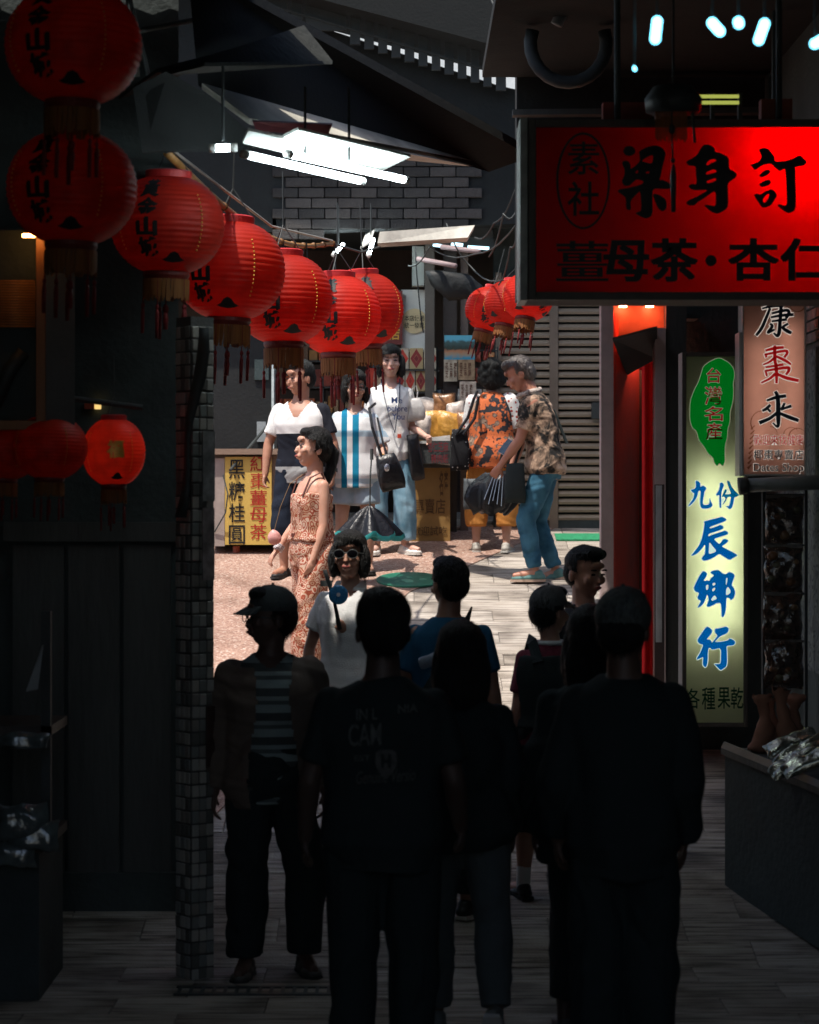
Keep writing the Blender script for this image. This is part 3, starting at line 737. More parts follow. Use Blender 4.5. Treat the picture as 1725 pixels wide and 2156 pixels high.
LIANG = [[(575,175),(615,172),(635,195),(635,215),(605,235),(575,228),(560,205)],
         [(655,205),(700,180),(750,168),(795,182),(815,212),(808,250),(795,300),(788,340),(775,378),(800,375),(835,392),(850,412),(838,428),(795,428),(750,425),(735,440),(738,560),(730,590),(700,605),(660,590),(632,570),(665,560),(670,540),(665,440),(640,460),(605,500),(610,545),(600,557),(580,545),(578,480),(560,465),(525,440),(545,428),(600,420),(660,405),(690,385),(645,370),(625,385),(600,410),(570,410),(552,385),(570,345),(570,310),(555,280),(560,262),(590,260),(608,285),(605,312),(635,290),(662,262),(660,230)],
         [(672,262),(700,240),(735,225),(742,235),(735,270),(725,278),(690,268)],[(632,330),(652,315),(647,336)],[(695,328),(718,322),(715,336),(700,337)],
         [(745,455),(775,460),(815,490),(822,525),(815,550),(795,563),(770,545),(755,510),(738,470)]]
M_redfilm = film('red_film', (0.85,0.004,0.012), 0.8)
M_inside = mat('box_inside_white', (0.22,0.21,0.20), 0.8); M_inside_d = mat('box_inside_dark', (0.20,0.16,0.16), 0.8)
rs, pl = light_box('sign_box', 'large red light box with black brush characters under the eave', 10.3, 1112, 252, 1900, 632, 0.30, M_redfilm, M_frame_brown, 0.034,
    [(1600,296,1860,296,emit('sign_tube_a',(1.0,0.9,0.8),30.0),0.014),(1590,338,1900,338,emit('sign_tube_a',(1.0,0.9,0.8),26.0),0.014)], M_inside_d)
M_ink2 = mat('sign_black', (0.006,0.007,0.007), 0.5)
for g_ in (LIANG, SHEN, DING): letter_obj('lettering', outline(g_, **Z1), pl, M_ink2, rs)
for ch, rc in (('薑',(1172,507,1280,592)),('母',(1272,507,1365,592)),('茶',(1372,503,1468,592)),('杏',(1535,503,1638,590)),('仁',(1645,503,1748,590)),('茶',(1765,503,1860,592))):
    gv, gf = glyphs(ch, rc, 0.011 if ch not in '薑' else 0.006)
    off = ((-2.2,-1.4),(2.2,-1.4),(-2.2,1.6),(2.2,1.6),(0,0)) if ch != '薑' else ((-1,0),(1,0))   # thick signwriter's stroke
    letter_obj('lettering', ([(x_+a_, y_+b_) for a_, b_ in off for x_, y_ in gv], [tuple(i_+k_*len(gv) for i_ in fa) for k_ in range(len(off)) for fa in gf], [k_ for k_ in range(len(off)) for _ in gv]), pl, M_ink2, rs)
letter_obj('lettering', ([(1497+12*math.cos(k*.5236),549+12*math.sin(k*.5236)) for k in range(12)],[tuple(range(12))]), pl, M_ink2, rs)
letter_obj('lettering', glyphs('素',(1195,298,1262,368),0.01), pl, M_ink2, rs); letter_obj('lettering', glyphs('社',(1195,382,1262,455),0.015), pl, M_ink2, rs)
ov = [(1228+a*math.cos(t*math.pi/24), 381+b*math.sin(t*math.pi/24)) for a,b in ((57,102),(52,97)) for t in range(48)]
letter_obj('lettering', (ov, [(k,(k+1)%48,48+(k+1)%48,48+k) for k in range(48)]), pl, M_ink2, rs)
a, b = P(1095,632,10.28), P(1112,252,10.28)
MB().box(a.x,b.x-0.001,10.28,10.6,a.z,b.z+.01).build('edge_trim', M_frame_grey, rs, bevel=0.004)
for px_ in (1300,1640): MB().tube([P(px_,252,10.45), Vector((PX(px_,10.45),10.45,4.5))],0.014,8).build('hanger', M_black, rs)

# bright ends and strip lamps above the red sign
yl = empty('strip_lamp', P(1495,212,10.5), 'pair of dim yellow strip lamps on top of the red sign', 'lamp')
M_yel = emit('dim_yellow_tube',(0.55,0.6,0.12),0.55)
for yy in (203,216): MB().tube([P(1442,yy,10.5),P(1556,yy,10.5)],0.008,8).build('tube', M_yel, yl, smooth=True)
for xx in (1440,1500,1558): MB().box(PX(xx-4,10.52),PX(xx+4,10.52),10.5,10.54,PZ(256,10.5),PZ(195,10.5)).build('bracket', M_black, yl)
for i,(x0,y0,x1,y1,c) in enumerate([(1380,203,1390,219,(0.5,0.35,0.32)),(1268,215,1370,242,(0.22,0.03,0.02)),(1600,208,1665,232,(0.25,0.05,0.02))]):
    tag(MB().box(PX(x0,10.55),PX(x1,10.55),10.5,10.58,PZ(y1,10.5)-(0.16 if i else 0.2),PZ(y0,10.5)).build('small_placard', mat('placard_%d'%i,c,0.5)), ['small pale','wide dark red','short rusty red'][i]+' placard standing on the red sign box', 'placard')
# lantern whose fringe and tassel hang before the red sign
ft = empty('lantern_fringe', P(1420,250,9.6), 'brown lantern fringe with black beaded tassel before the red sign', 'fringe')
fr = MB()
for k in range(26):
    x = 1380+k*2.6; h = 300-random.uniform(0,8) - (k%9==0)*6
    fr.add([P(x,232,9.6),P(x+2.1,232,9.6),P(x+2.0,h,9.6),P(x,h,9.6),P(x,232,9.604),P(x+2.1,232,9.604),P(x+2.0,h,9.604),P(x,h,9.604)],[(0,1,2,3),(4,5,6,7),(0,1,5,4),(1,2,6,5),(2,3,7,6),(3,0,4,7)])
fr.build('strands', M_fringe, ft)
MB().ell(P(1415,272,9.58),(0.012,0.012,0.02)).tube([P(1415,280,9.58),P(1417,335,9.58)],0.003,6).ell(P(1417,338,9.58),(0.009,0.009,0.01)).lathe([(0.004,0.0),(0.013,-.05),(0.009,-.19)],Matrix.Translation(P(1418,345,9.58)),8).build('tassel', M_black, ft, smooth=True)
MB().tube([P(1415,272,9.58),P(1415,232,9.6)],0.003,6).build('cord', M_black, ft)
MB().tube([P(1458,232,9.62),P(1463,300,9.6)],0.006,6).build('cord', M_black, ft)
MB().lathe([(0.11,0.0),(0.115,0.05),(0.08,0.1),(0.01,0.11)],Matrix.Translation(P(1418,236,9.62)),20).build('crown', M_black, ft, smooth=True)
MB().tube([P(1418,190,9.62),Vector((PX(1418,9.62),9.62,4.5))],0.005,6).build('hanger', M_black, ft)

# ---- tall yellow sign --------------------------------------------
M_yfilm = film('pale_yellow_film', (0.88,0.90,0.70), 0.8)
ys_, ypl = light_box('sign_box', 'tall pale yellow light box with blue characters and green island', 12.8, 1436, 742, 1574, 1530, 0.16, M_yfilm, M_frame_brown, 0.022,
    [(1487,1110,1487,1350,emit('sign_tube_b',(0.95,1.0,0.88),6.8),0.012),(1530,1000,1530,1320,emit('sign_tube_b',(0.95,1.0,0.88),6.8),0.012),(1487,985,1487,1080,emit('sign_tube_b',(0.95,1.0,0.88),6.8),0.012)], M_inside)
M_blue = film('blue_film', (0.0,0.13,0.55), 0.85); M_greenf = film('green_film', (0.0,0.55,0.06), 0.85)
M_redtxt = film('red_text_film', (0.8,0.01,0.01), 0.8); M_halo_glow = emit('glow_halo',(0.72,0.95,0.82),0.62); M_halo_dim = emit('dim_glow_halo',(0.5,0.62,0.4),0.28); M_dgreen = film('dark_green_film', (0.005,0.09,0.05), 0.8)  # halo outlines emit on their own, standing in for the tube light
Z3 = dict(ox=2680, oy=1860, k=0.17621); Z4 = dict(ox=2680, oy=2220, k=0.29692); Z2 = dict(ox=2680, oy=1300, k=0.27833)
JIU = [[(330,190),(350,183),(400,200),(438,240),(440,300),(430,320),(480,297),(520,300),(570,345),(565,375),(530,420),(520,500),(495,620),(490,690),(515,722),(560,725),(620,715),(640,690),(650,550),(670,640),(708,720),(705,745),(670,780),(600,805),(490,808),(450,775),(435,740),(430,640),(440,500),(442,410),(410,405),(385,440),(370,530),(320,620),(260,690),(210,735),(180,760),(165,755),(200,690),(270,600),(295,510),(305,460),(265,450),(230,400),(228,378),(280,375),(330,345),(338,290)]]
FEN = [[(870,240),(905,222),(950,245),(965,285),(940,350),(910,430),(905,540),(905,750),(900,790),(880,790),(865,750),(860,600),(862,500),(815,515),(795,510),(790,490),(850,400),(875,300)],
       [(985,375),(1005,370),(1030,405),(1020,440),(985,490),(1080,482),(1125,470),(1085,380),(1035,230),(1035,185),(1050,175),(1090,200),(1130,300),(1200,400),(1280,480),(1305,508),(1240,545),(1195,555),(1185,620),(1170,700),(1145,780),(1100,815),(1080,812),(1040,775),(1000,752),(1060,752),(1085,735),(1100,690),(1115,600),(1125,545),(1060,545),(1035,570),(1010,640),(960,700),(925,722),(960,660),(1000,590),(985,560),(970,540),(910,548),(930,500),(960,430)]]
CHEN = [[(515,1100),(535,1085),(780,1025),(920,987),(1010,1035),(1018,1060),(985,1090),(800,1160),(645,1218),(648,1248),(700,1240),(845,1185),(875,1168),(935,1190),(955,1225),(945,1250),(900,1280),(720,1340),(625,1370),(607,1430),(700,1390),(870,1335),(945,1310),(990,1298),(1050,1330),(1058,1358),(1040,1385),(950,1415),(740,1480),(780,1530),(855,1600),(900,1560),(945,1490),(1000,1485),(1055,1510),(1060,1530),(1030,1570),(910,1650),(1000,1700),(1180,1790),(1275,1850),(1180,1905),(1090,1957),(970,1885),(860,1810),(760,1885),(640,1945),(530,1972),(490,1960),(468,1920),(480,1890),(530,1830),(545,1780),(548,1600),(480,1690),(380,1800),(290,1850),(225,1865),(300,1770),(400,1640),(460,1500),(490,1390),(515,1250),(530,1140)],
        [(640,1550),(700,1630),(800,1750),(740,1790),(625,1825),(628,1700)]]
XING = [[(340,828),(385,845),(417,880),(410,920),(340,1000),(385,1000),(408,1025),(412,1045),(450,1000),(490,950),(455,915),(450,858),(520,850),(600,828),(635,850),(635,885),(610,920),(520,960),(480,1000),(450,1035),(540,1030),(630,1010),(640,985),(690,1000),(722,1030),(720,1055),(695,1080),(605,1085),(612,1150),(615,1300),(605,1360),(535,1410),(510,1395),(470,1350),(435,1328),(520,1325),(530,1290),(535,1110),(420,1140),(378,1105),(360,1150),(358,1290),(345,1350),(325,1372),(300,1350),(290,1320),(300,1230),(260,1250),(215,1272),(210,1255),(260,1170),(300,1070),(250,1060),(225,1030),(222,1000),(260,940)]]
XIANG = [[(295,92),(335,108),(350,135),(335,170),(300,225),(350,218),(380,225),(395,190),(430,165),(440,145),(400,125),(395,105),(440,85),(500,80),(530,105),(560,130),(600,135),(640,105),(690,120),(717,155),(700,200),(672,280),(700,310),(720,360),(720,400),(700,455),(665,480),(640,450),(605,445),(600,560),(595,620),(575,690),(555,707),(540,690),(540,600),(530,515),(470,520),(440,540),(370,572),(345,560),(350,530),(370,480),(365,440),(350,400),(330,460),(310,510),(270,560),(220,583),(235,550),(270,490),(230,470),(218,440),(240,400),(235,378),(190,365),(170,320),(190,270),(250,150)],
         [(330,290),(366,268),(364,330),(340,350)],[(420,255),(455,245),(458,275),(425,290)],[(418,330),(455,310),(455,340),(420,370)],[(405,460),(450,410),(480,460),(450,475),(410,490)],[(600,190),(620,180),(615,240),(598,290)],[(600,340),(625,300),(655,340),(660,380),(630,405),(600,415)]]
TAIWAN = [(520,395),(570,400),(680,460),(745,540),(760,640),(735,760),(745,850),(735,1000),(690,1170),(695,1290),(660,1400),(655,1520),(625,1620),(620,1750),(625,1850),(595,1920),(545,1875),(515,1920),(475,1870),(460,1800),(385,1740),(330,1640),(260,1560),(225,1420),(165,1380),(130,1260),(135,1000),(190,850),(250,740),(290,620),(320,510),(420,440)]
def grow(poly, w):
    out = []; n = len(poly); ar = sum(poly[i][0]*poly[(i+1)%n][1]-poly[(i+1)%n][0]*poly[i][1] for i in range(n)); s = 1 if ar > 0 else -1
    for i in range(n):
        a, b, c = poly[i-1], poly[i], poly[(i+1) % n]
        nx, ny = (c[1]-a[1])*s, -(c[0]-a[0])*s; l = math.hypot(nx, ny) or 1
        out.append((b[0]+nx/l*w, b[1]+ny/l*w))
    return out
letter_obj('island_outline', outline([grow(TAIWAN,9)],**Z2), ypl, M_halo_dim, ys_, 0.0015)
letter_obj('island', outline([TAIWAN],**Z2), ypl, M_greenf, ys_, 0.003)
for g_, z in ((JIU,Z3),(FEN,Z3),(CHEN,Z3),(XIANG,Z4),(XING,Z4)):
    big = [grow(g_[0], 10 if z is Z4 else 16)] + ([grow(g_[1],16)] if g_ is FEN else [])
    letter_obj('lettering_halo', outline(big,**z), ypl, M_halo_glow, ys_, 0.0015)
    letter_obj('lettering', outline(g_,**z), ypl, M_blue, ys_, 0.003)
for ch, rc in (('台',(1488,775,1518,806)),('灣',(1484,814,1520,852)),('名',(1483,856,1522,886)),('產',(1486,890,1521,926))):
    letter_obj('lettering_halo', glyphs(ch,(rc[0]-1.2,rc[1]-1.2,rc[2]+1.2,rc[3]+1.2),0.025), ypl, M_halo_dim, ys_, 0.0045)
    letter_obj('lettering', glyphs(ch,rc,0.006), ypl, M_redtxt, ys_, 0.006)
for ch, rc in (('各',(1445,1449,1474,1492)),('種',(1478,1447,1506,1494)),('果',(1511,1447,1538,1492)),('乾',(1539,1447,1565,1492))):
    letter_obj('lettering', glyphs(ch,rc,0.008), ypl, M_dgreen, ys_)

# ---- pinkish white sign ------------------------------------------
M_pfilm = film('pink_white_film', (0.62,0.44,0.38), 0.7, 0.4, 0.1)
ws, wpl = light_box('sign_box', 'pinkish white light box with blue and red brush characters', 12.0, 1562, 640, 1697, 1002, 0.12, M_pfilm, M_frame_grey, 0.008,
    [(1595,720,1595,960,emit('sign_tube_c',(1.0,0.86,0.78),6.5),0.012),(1660,680,1660,960,emit('sign_tube_c',(1.0,0.86,0.78),6.5),0.012)], M_inside)
Z5 = dict(ox=2900, oy=1150, k=0.34797)
KANG = [[(480,100,22),(500,150,20)],[(290,185,6),(400,160,12),(520,150,16)],[(375,190,12),(330,300,14),(280,410,15),(225,485,12)],[(400,240,9),(560,205,14),(590,240,16),(560,290,12)],[(390,285,8),(500,265,12),(635,255,14)],[(400,330,8),(560,310,12)],[(500,180,16),(490,330,16),(480,450,18),(460,495,14),(420,465,6)],[(380,360,8),(400,390,14),(350,460,10),(425,425,8)],[(575,360,10),(520,400,12),(570,440,18),(610,460,14)]]
ZAO = [[(330,660,8),(430,635,14),(525,625,12)],[(430,610,12),(430,700,16),(435,800,14)],[(325,700,10),(335,735,8)],[(330,705,8),(540,665,12),(570,690,12),(540,735,10)],[(430,740,12),(370,790,9),(300,820,5)],[(455,730,10),(540,770,14),(610,815,8)],[(330,850,8),(520,820,12)],[(440,810,14),(450,920,16),(450,1025,10)],[(325,890,9),(340,945,8)],[(330,890,8),(560,855,14),(590,880,14),(560,930,10)],[(430,930,14),(370,980,10),(280,1025,6)],[(465,930,12),(560,970,16),(690,1000,14)]]
LAI = [[(345,1225,8),(450,1190,16),(550,1175,14)],[(440,1130,14),(465,1200,20),(470,1400,22),(465,1520,12),(410,1480,4)],[(375,1280,12),(335,1320,14),(295,1340,10)],[(350,1320,8),(380,1350,10)],[(540,1260,10),(510,1320,12)],[(610,1290,14),(550,1310,10),(505,1330,8)],[(450,1370,14),(370,1430,14),(265,1475,18)],[(485,1370,12),(580,1410,18),(690,1450,16)]]
M_navy = mat('navy_print',(0.008,0.03,0.06),0.4); M_redp = film('red_print',(0.75,0.015,0.02),0.6); M_halo_pale = emit('pale_glow_halo',(0.75,0.66,0.58),0.55); M_brownp = film('brown_print',(0.30,0.14,0.07),0.6)  # the pale halo emits by itself to imitate backlight
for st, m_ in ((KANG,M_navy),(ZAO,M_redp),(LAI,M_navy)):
    letter_obj('lettering_halo', strokes(st, grow=13, **Z5), wpl, M_halo_pale, ws, 0.001); letter_obj('lettering', strokes(st, grow=4.5, **Z5), wpl, m_, ws, 0.005)
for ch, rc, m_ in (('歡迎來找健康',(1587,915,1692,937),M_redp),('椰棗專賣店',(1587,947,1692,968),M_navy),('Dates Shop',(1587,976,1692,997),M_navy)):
    letter_obj('lettering_halo', glyphs(ch,(rc[0]-1,rc[1]-1,rc[2]+1,rc[3]+1),0.022), wpl, M_halo_pale, ws, 0.001)
    letter_obj('lettering', glyphs(ch,rc,0.004 if m_ is M_redp else 0.010), wpl, m_, ws, 0.003)
sw = []
for (cx,cy,r0,a0,a1,w0) in ((620,1620,90,180,330,5),(300,1480,140,150,300,7),(690,130,90,20,170,9),(690,1640,100,190,330,7),(380,1600,80,270,400,4)):
    sw.append([(cx+r0*math.cos(R(a0+(a1-a0)*k/6)), cy+r0*math.sin(R(a0+(a1-a0)*k/6)), w0*(1-k/8)) for k in range(7)])
for k in range(9): sw.append([(130+k*4,1990-k*55,14-k),(165+k*5,1950-k*55,5)])
tag(letter_obj('scroll_ornament', strokes(sw,**Z5), wpl, M_brownp, ws, 0.0004), kind='stuff')
MB().box(PX(1556,12.0),PX(1562,12.0)-.001,11.985,12.14,PZ(1002,12),PZ(700,12)).build('edge_trim', M_alu, ws)
MB().tube([P(1630,640,12.05), Vector((PX(1630,12.05),12.05,4.5))],0.012,8).build('hanger', M_black, ws)
rl = empty('rolled_awning', P(1640,1022,11.9), 'rolled grey awning under the pinkish sign', 'awning')
MB().tube([P(1572,1022,11.9),P(1760,1014,11.9)],[0.035,0.038],14).build('roll', mat('grey_vinyl',(0.20,0.21,0.20),0.45,0.3,6,0.2,30), rl, smooth=True)
MB().tube([P(1556,1024,11.9),P(1574,1022,11.9)],0.045,14).build('end_cap', M_dark2, rl, smooth=True)
MB().tube([P(1590,1028,11.9),P(1590,1028,12.2)],0.02,8).build('arm', M_black, rl)
MB().tube([P(1720,1016,11.9),Vector((2.06,11.9,PZ(1016,11.9)))],0.02,8).build('arm', M_black, rl)

# ---- red-lit doorway and pillars between shutter and yellow sign --
dw = empty('doorway', (PX(1335,13.5),13.5,ground(13.5)), 'shop doorway with red lit panels and mauve pillars', 'doorway')
zb = ground(13.5)-0.05
M_mauve = mat('mauve_pillar', (0.62,0.47,0.45), 0.6, 0.15, 8, 0.1, 40)
M_redw = mat('red_lacquer', (0.85,0.10,0.06), 0.4, 0.15, 5, 0.08, 30)
M_redp2 = mat('red_curtain', (0.80,0.01,0.012), 0.7, 0.1, 5, 0.1, 30)
MB().box(PX(1266,13.5),PX(1292,13.5),13.5,13.62,zb,PZ(640,13.5)).build('pillar', M_mauve, dw)
MB().box(PX(1380,13.46),PX(1402,13.46),13.46,13.6,zb,PZ(690,13.46)).build('pillar', M_mauve, dw)
MB().box(PX(1402,13.5),PX(1445,13.5),13.48,13.6,zb,PZ(640,13.5)).build('jamb', M_dark2, dw)
MB().prism([Vector((PX(1292,13.55),13.55,zb)),Vector((PX(1342,13.95),13.95,zb)),Vector((PX(1342,13.95),13.95,PZ(700,13.9))),Vector((PX(1292,13.55),13.55,PZ(660,13.55)))], (0.012,0.0,0)).build('red_side', M_redw, dw)
MB().box(PX(1292,13.6),PX(1402,13.6),13.6,13.64,PZ(712,13.6),PZ(640,13.6)).build('fascia', mat('copper_fascia',(0.45,0.16,0.08),0.35,0.2,6,0.05,30), dw)
MB().hexa([P(1290,715,13.3),P(1384,690,13.3),P(1384,755,13.75),P(1320,790,13.75),P(1290,711,13.3),P(1384,686,13.3),P(1384,735,13.75),P(1320,735,13.75)]).build('canopy', M_black, dw)
MB().tube([P(1318,762,13.7),P(1386,735,13.7)],0.006,6).build('gold_edge', M_gold, dw)
MB().box(PX(1316,14),PX(1350,14),13.95,14.05,zb,PZ(780,14)).build('inner_post', mat('brown_post',(0.12,0.07,0.05),0.6), dw)
q = []
n = 16
for k in range(n+1): q.append((PX(1340+4.2*k,14.6), 14.6+0.03*math.sin(k*1.1)))
mb = MB(); mb.v = [(x,yy,z) for z in (zb,PZ(740,14.6)) for x,yy in q]; mb.f = [(k,k+1,n+2+k,n+1+k) for k in range(n)]
mb.build('red_panel', M_redp2, dw, smooth=True)
MB().box(PX(1320,14.9),PX(1420,14.9),14.9,14.95,zb,PZ(640,14.9)).build('back_wall', M_dark, dw)
MB().box(PX(1300,14.8),PX(1425,14.8),13.66,14.95,PZ(700,14.8),PZ(690,14.8)).build('ceiling', M_dark, dw)
M_rl = emit('red_lamp',(1.0,0.2,0.09),60.0)
for px_ in (1312,1368): MB().tube([P(px_,642,13.53),P(px_,647,13.53)],0.022,12).build('lamp', M_rl, dw, smooth=True)
M_rl2 = emit('hidden_red_lamp',(1.0,0.38,0.26),45.0)
MB().tube([P(1352,748,13.80),P(1376,742,13.80)],0.012,10).build('lamp', M_rl2, dw, smooth=True)  # unseen lamp added behind the canopy to light the red panels
gs = empty('gloss_strip', P(1388,1180,13.2), 'upright glossy white acrylic strip beside the red curtain', 'sign')
MB().box(PX(1379,13.2),PX(1399,13.2),13.2,13.23,ground(13.2)-.02,PZ(1020,13.2)).build('core', mat('strip_brown',(0.08,0.05,0.045),0.4), gs)
MB().box(PX(1381,13.19),PX(1394,13.19),13.19,13.197,PZ(1352,13.2),PZ(1022,13.2)).build('face', mat('acrylic',(0.62,0.62,0.63),0.12,0.5,9,0.1,12,stretch=(1,1,0.25),spec=0.6), gs)

# ---- hanging snack packs, paper bags and foil packs at the right --
M_plastic = mat('clear_pack', (0.06,0.035,0.025), 0.12, 0.8, 30, 0.5, 22, spec=0.8, coat=0.6)
M_foil = mat('foil_pack', (0.34,0.34,0.28), 0.25, 0.2, 8, 0.6, 14, metal=0.85)
M_header = mat('pack_label', (0.10,0.09,0.08), 0.4, 0.5, 40, 0.1, 60)
def crumple(mbx, amp, sc, seed):
    for i,p_ in enumerate(mbx.v):
        v = Vector(p_); nn = mnoise.noise_vector(v*sc + Vector((seed,seed*2,0))); mbx.v[i] = tuple(v + nn*amp)
def pillow(cx, cy, d, w, h, th=0.05, nseg=14):
    """a filled plastic bag, w x h metres, centred on the ray of a pixel"""
    c_ = P(cx,cy,d); mb = MB(); v = []
    for s in (-1,1):
        for j in range(nseg+1):
            for i in range(nseg+1):
                u, t = i/nseg*2-1, j/nseg*2-1
                bul = (max(0,1-u**4)*max(0,1-t**4))**0.6
                v.append(c_ + Vector((u*w/2, s*th/2*bul, t*h/2)))
    n1 = nseg+1; f = []
    for s in range(2):
        for j in range(nseg):
            for i in range(nseg):
                k = s*n1*n1 + j*n1+i; q = (k,k+1,k+n1+1,k+n1); f.append(q if s == 0 else q[::-1])
    mb.v = [tuple(x) for x in v]; mb.f = f; return mb
for i,(cx,cy,lab) in enumerate([(1652,1095,'uppermost'),(1650,1200,'middle'),(1648,1300,'lower'),(1650,1400,'lowest')]):
    d = 12.1-0.05*i; o = empty('snack_pack', P(cx,cy-50,d), lab+' clear bag of dried snacks hanging under the rolled awning', 'bag', 'hanging snack bags')
    pk = pillow(cx,cy,d,0.19,0.235,0.07); crumple(pk,0.012,18,i*3.1); pk.build('film', M_plastic, o, smooth=True)
    MB().box(PX(cx-38,d),PX(cx+38,d),d-0.006,d+0.006,PZ(cy-46,d),PZ(cy-53,d)).build('header', M_header, o)
    letter_obj('lettering', glyphs(['黑','胡','椒','脆'][i],(cx+2,cy-20,cx+18,cy+4),0.01), Plane(d-0.05), mat('pack_print',(0.015,0.013,0.012),0.5), o)
    for j in range(5):
        c_ = P(cx+random.uniform(-28,28),cy+random.uniform(-30,34),d-0.028); rr = random.uniform(.018,.03)
        MB().ell(c_,(rr,.012,rr*.85),None,10,6).build('dried_fruit', mat('dried_fruit_%d'%(j%3),[(0.16,0.07,0.03),(0.10,0.09,0.05),(0.2,0.12,0.06)][j%3],0.3), o, smooth=True)
    if i == 3: pass
hk = empty('display_rack', P(1700,1250,12.15), 'black wire rack holding the hanging snack bags', 'rack')
for xx in (1608,1697): MB().tube([Vector((PX(xx,12.15),12.15,ground(12.15))),P(xx,1030,12.15)],0.010,8).build('upright', M_black, hk)
for yy in (1042,1148,1250,1350): MB().tube([P(1608,yy,12.15),P(1697,yy,12.15)],0.006,6).build('hook_bar', M_black, hk)
st = empty('snack_stall', (1.72,11.0,ground(11)), 'dark snack stall table holding foil packs and paper bags', 'stall')
q = [P(1545,1585,11.55),P(1730,1690,10.4),P(1870,1690,10.4),P(1870,1560,11.55)]
zt = PZ(1600,11.3)
top = [Vector((1.50,11.65,zt+.02)),Vector((1.95,10.35,zt-.10)),Vector((2.04,10.35,zt-.10)),Vector((2.04,11.65,zt+.02))]
MB().slab(top,(0,0,-0.03)).build('table_top', M_dark2, st)
MB().slab([top[0]+Vector((0,0,0.002)),top[1]+Vector((0,0,0.002)),top[1]+Vector((0.015,0,0.03)),top[0]+Vector((0.015,0,0.03))],(0.006,0.004,0)).build('lip', mat('stall_lip',(0.30,0.22,0.14),0.4), st)
MB().prism([top[0]+Vector((.02,0,-.032)),top[1]+Vector((.02,0,-.032)),Vector((1.97,10.35,0.0)),Vector((1.52,11.65,0.2))],(0.03,0.01,0)).build('apron', M_dark, st)
for x,yy in ((1.99,10.4),(2.0,11.6)): MB().box(x-.02,x+.02,yy-.02,yy+.02,ground(yy),zt-.13).build('leg', M_black, st)
for i,(cx,cy,d,rt) in enumerate([(1650,1565,11.2,20),(1672,1585,11.0,28),(1690,1605,10.8,24),(1660,1605,10.95,33)]):
    pk = pillow(cx+14,cy+6,d,0.25,0.085,0.05,18); crumple(pk,0.014,16,i*5.3+1)
    c_ = P(cx,cy,d); Rm = Matrix.Rotation(R(-rt),3,'Y') @ Matrix.Rotation(R(-55),3,'X')
    pk.v = [tuple(c_ + Rm @ (Vector(p_)-c_)) for p_ in pk.v]
    tag(pk.build('foil_pack', M_foil, smooth=True), ['rearmost crinkled silver foil pack on the stall table','second crinkled foil pack lying across the stall table','foremost silver foil pack at the stall edge','crinkled silver foil pack under the others on the stall'][i], 'packet','foil packs on the stall')
M_paper = mat('brown_paper', (0.27,0.12,0.075), 0.75, 0.25, 8, 0.3, 20)
for i,(cx,cy,h) in enumerate([(1602,1525,0.26),(1618,1505,0.2),(1655,1515,0.27),(1680,1520,0.25)]):
    d = 11.55+0.05*(i%2); b_ = P(cx,cy+55,d); rings = []
    for j in range(12):
        f = j/11; w = 0.060*(1-0.78*min(1,f/.7))+0.008+0.006*math.sin(f*19+i); tt = 0.045*(1-0.85*min(1,f/.7))+.004
        if f > .72: w += .10*(f-.72)
        rings.append([b_+Vector((w*math.cos(a)+0.02*math.sin(f*3+i), tt*math.sin(a), h*f + 0.012*math.sin(a*3+i)*f)) for a in [k*2*math.pi/10 for k in range(10)]])
    m_ = MB().loft(rings); crumple(m_,0.013,26,i*2.7)
    tag(m_.build('paper_bag', M_paper, smooth=True), ['twisted brown paper bag at the stall table corner by the yellow sign','small twisted paper bag between two taller ones on the stall','tall twisted brown paper bag before the snack rack','twisted brown paper bag against the tiled wall'][i], 'bag','paper bags on the stall')
# patterned cloth and tile rows on the right-hand wall
cl = empty('patterned_cloth', (2.04,12.6,2.0), 'grey cloth with dark floral pattern on the tiled wall', 'cloth')
def floral_mat(name, bgc, fg, sc, th=0.5):
    m, n, out = newmat(name); b = N(n,'ShaderNodeBsdfPrincipled'); vec = mapping(n)
    w = N(n,'ShaderNodeTexNoise'); w.inputs['Scale'].default_value = sc*0.7; L(n,vec,w.inputs['Vector'])
    mx = N(n,'ShaderNodeMixRGB'); mx.inputs[0].default_value = 0.18; L(n,vec,mx.inputs[1]); L(n,w.outputs['Color'],mx.inputs[2])
    v = N(n,'ShaderNodeTexVoronoi'); v.inputs['Scale'].default_value = sc; L(n,mx.outputs[0],v.inputs['Vector'])
    wv = N(n,'ShaderNodeMath',operation='SINE'); ml = N(n,'ShaderNodeMath',operation='MULTIPLY'); ml.inputs[1].default_value = 26; L(n,v.outputs['Distance'],ml.inputs[0]); L(n,ml.outputs[0],wv.inputs[0])
    f = ramp(n, wv.outputs[0], [(th-.06,bgc),(th+.06,fg)])
    L(n,f,b.inputs['Base Color']); b.inputs['Roughness'].default_value = 0.85; L(n,b.outputs[0],out.inputs[0]); return m
MB().box(2.03,2.047,11.9,13.3,1.2,PZ(740,12.4)).build('sheet', floral_mat('grey_floral',(0.16,0.17,0.17),(0.05,0.055,0.06),9), cl)
for r_ in range(12):
    for c_ in range(5):
        MB().box(2.030,2.048,11.95+c_*0.125+(0.06 if r_%2 else 0),12.065+c_*0.125+(0.06 if r_%2 else 0),2.86+r_*0.058,2.908+r_*0.058).build('tile', mat('dark_wall_tile',(0.12,0.13,0.13),0.4,0.4,9,0.2,40), rw)

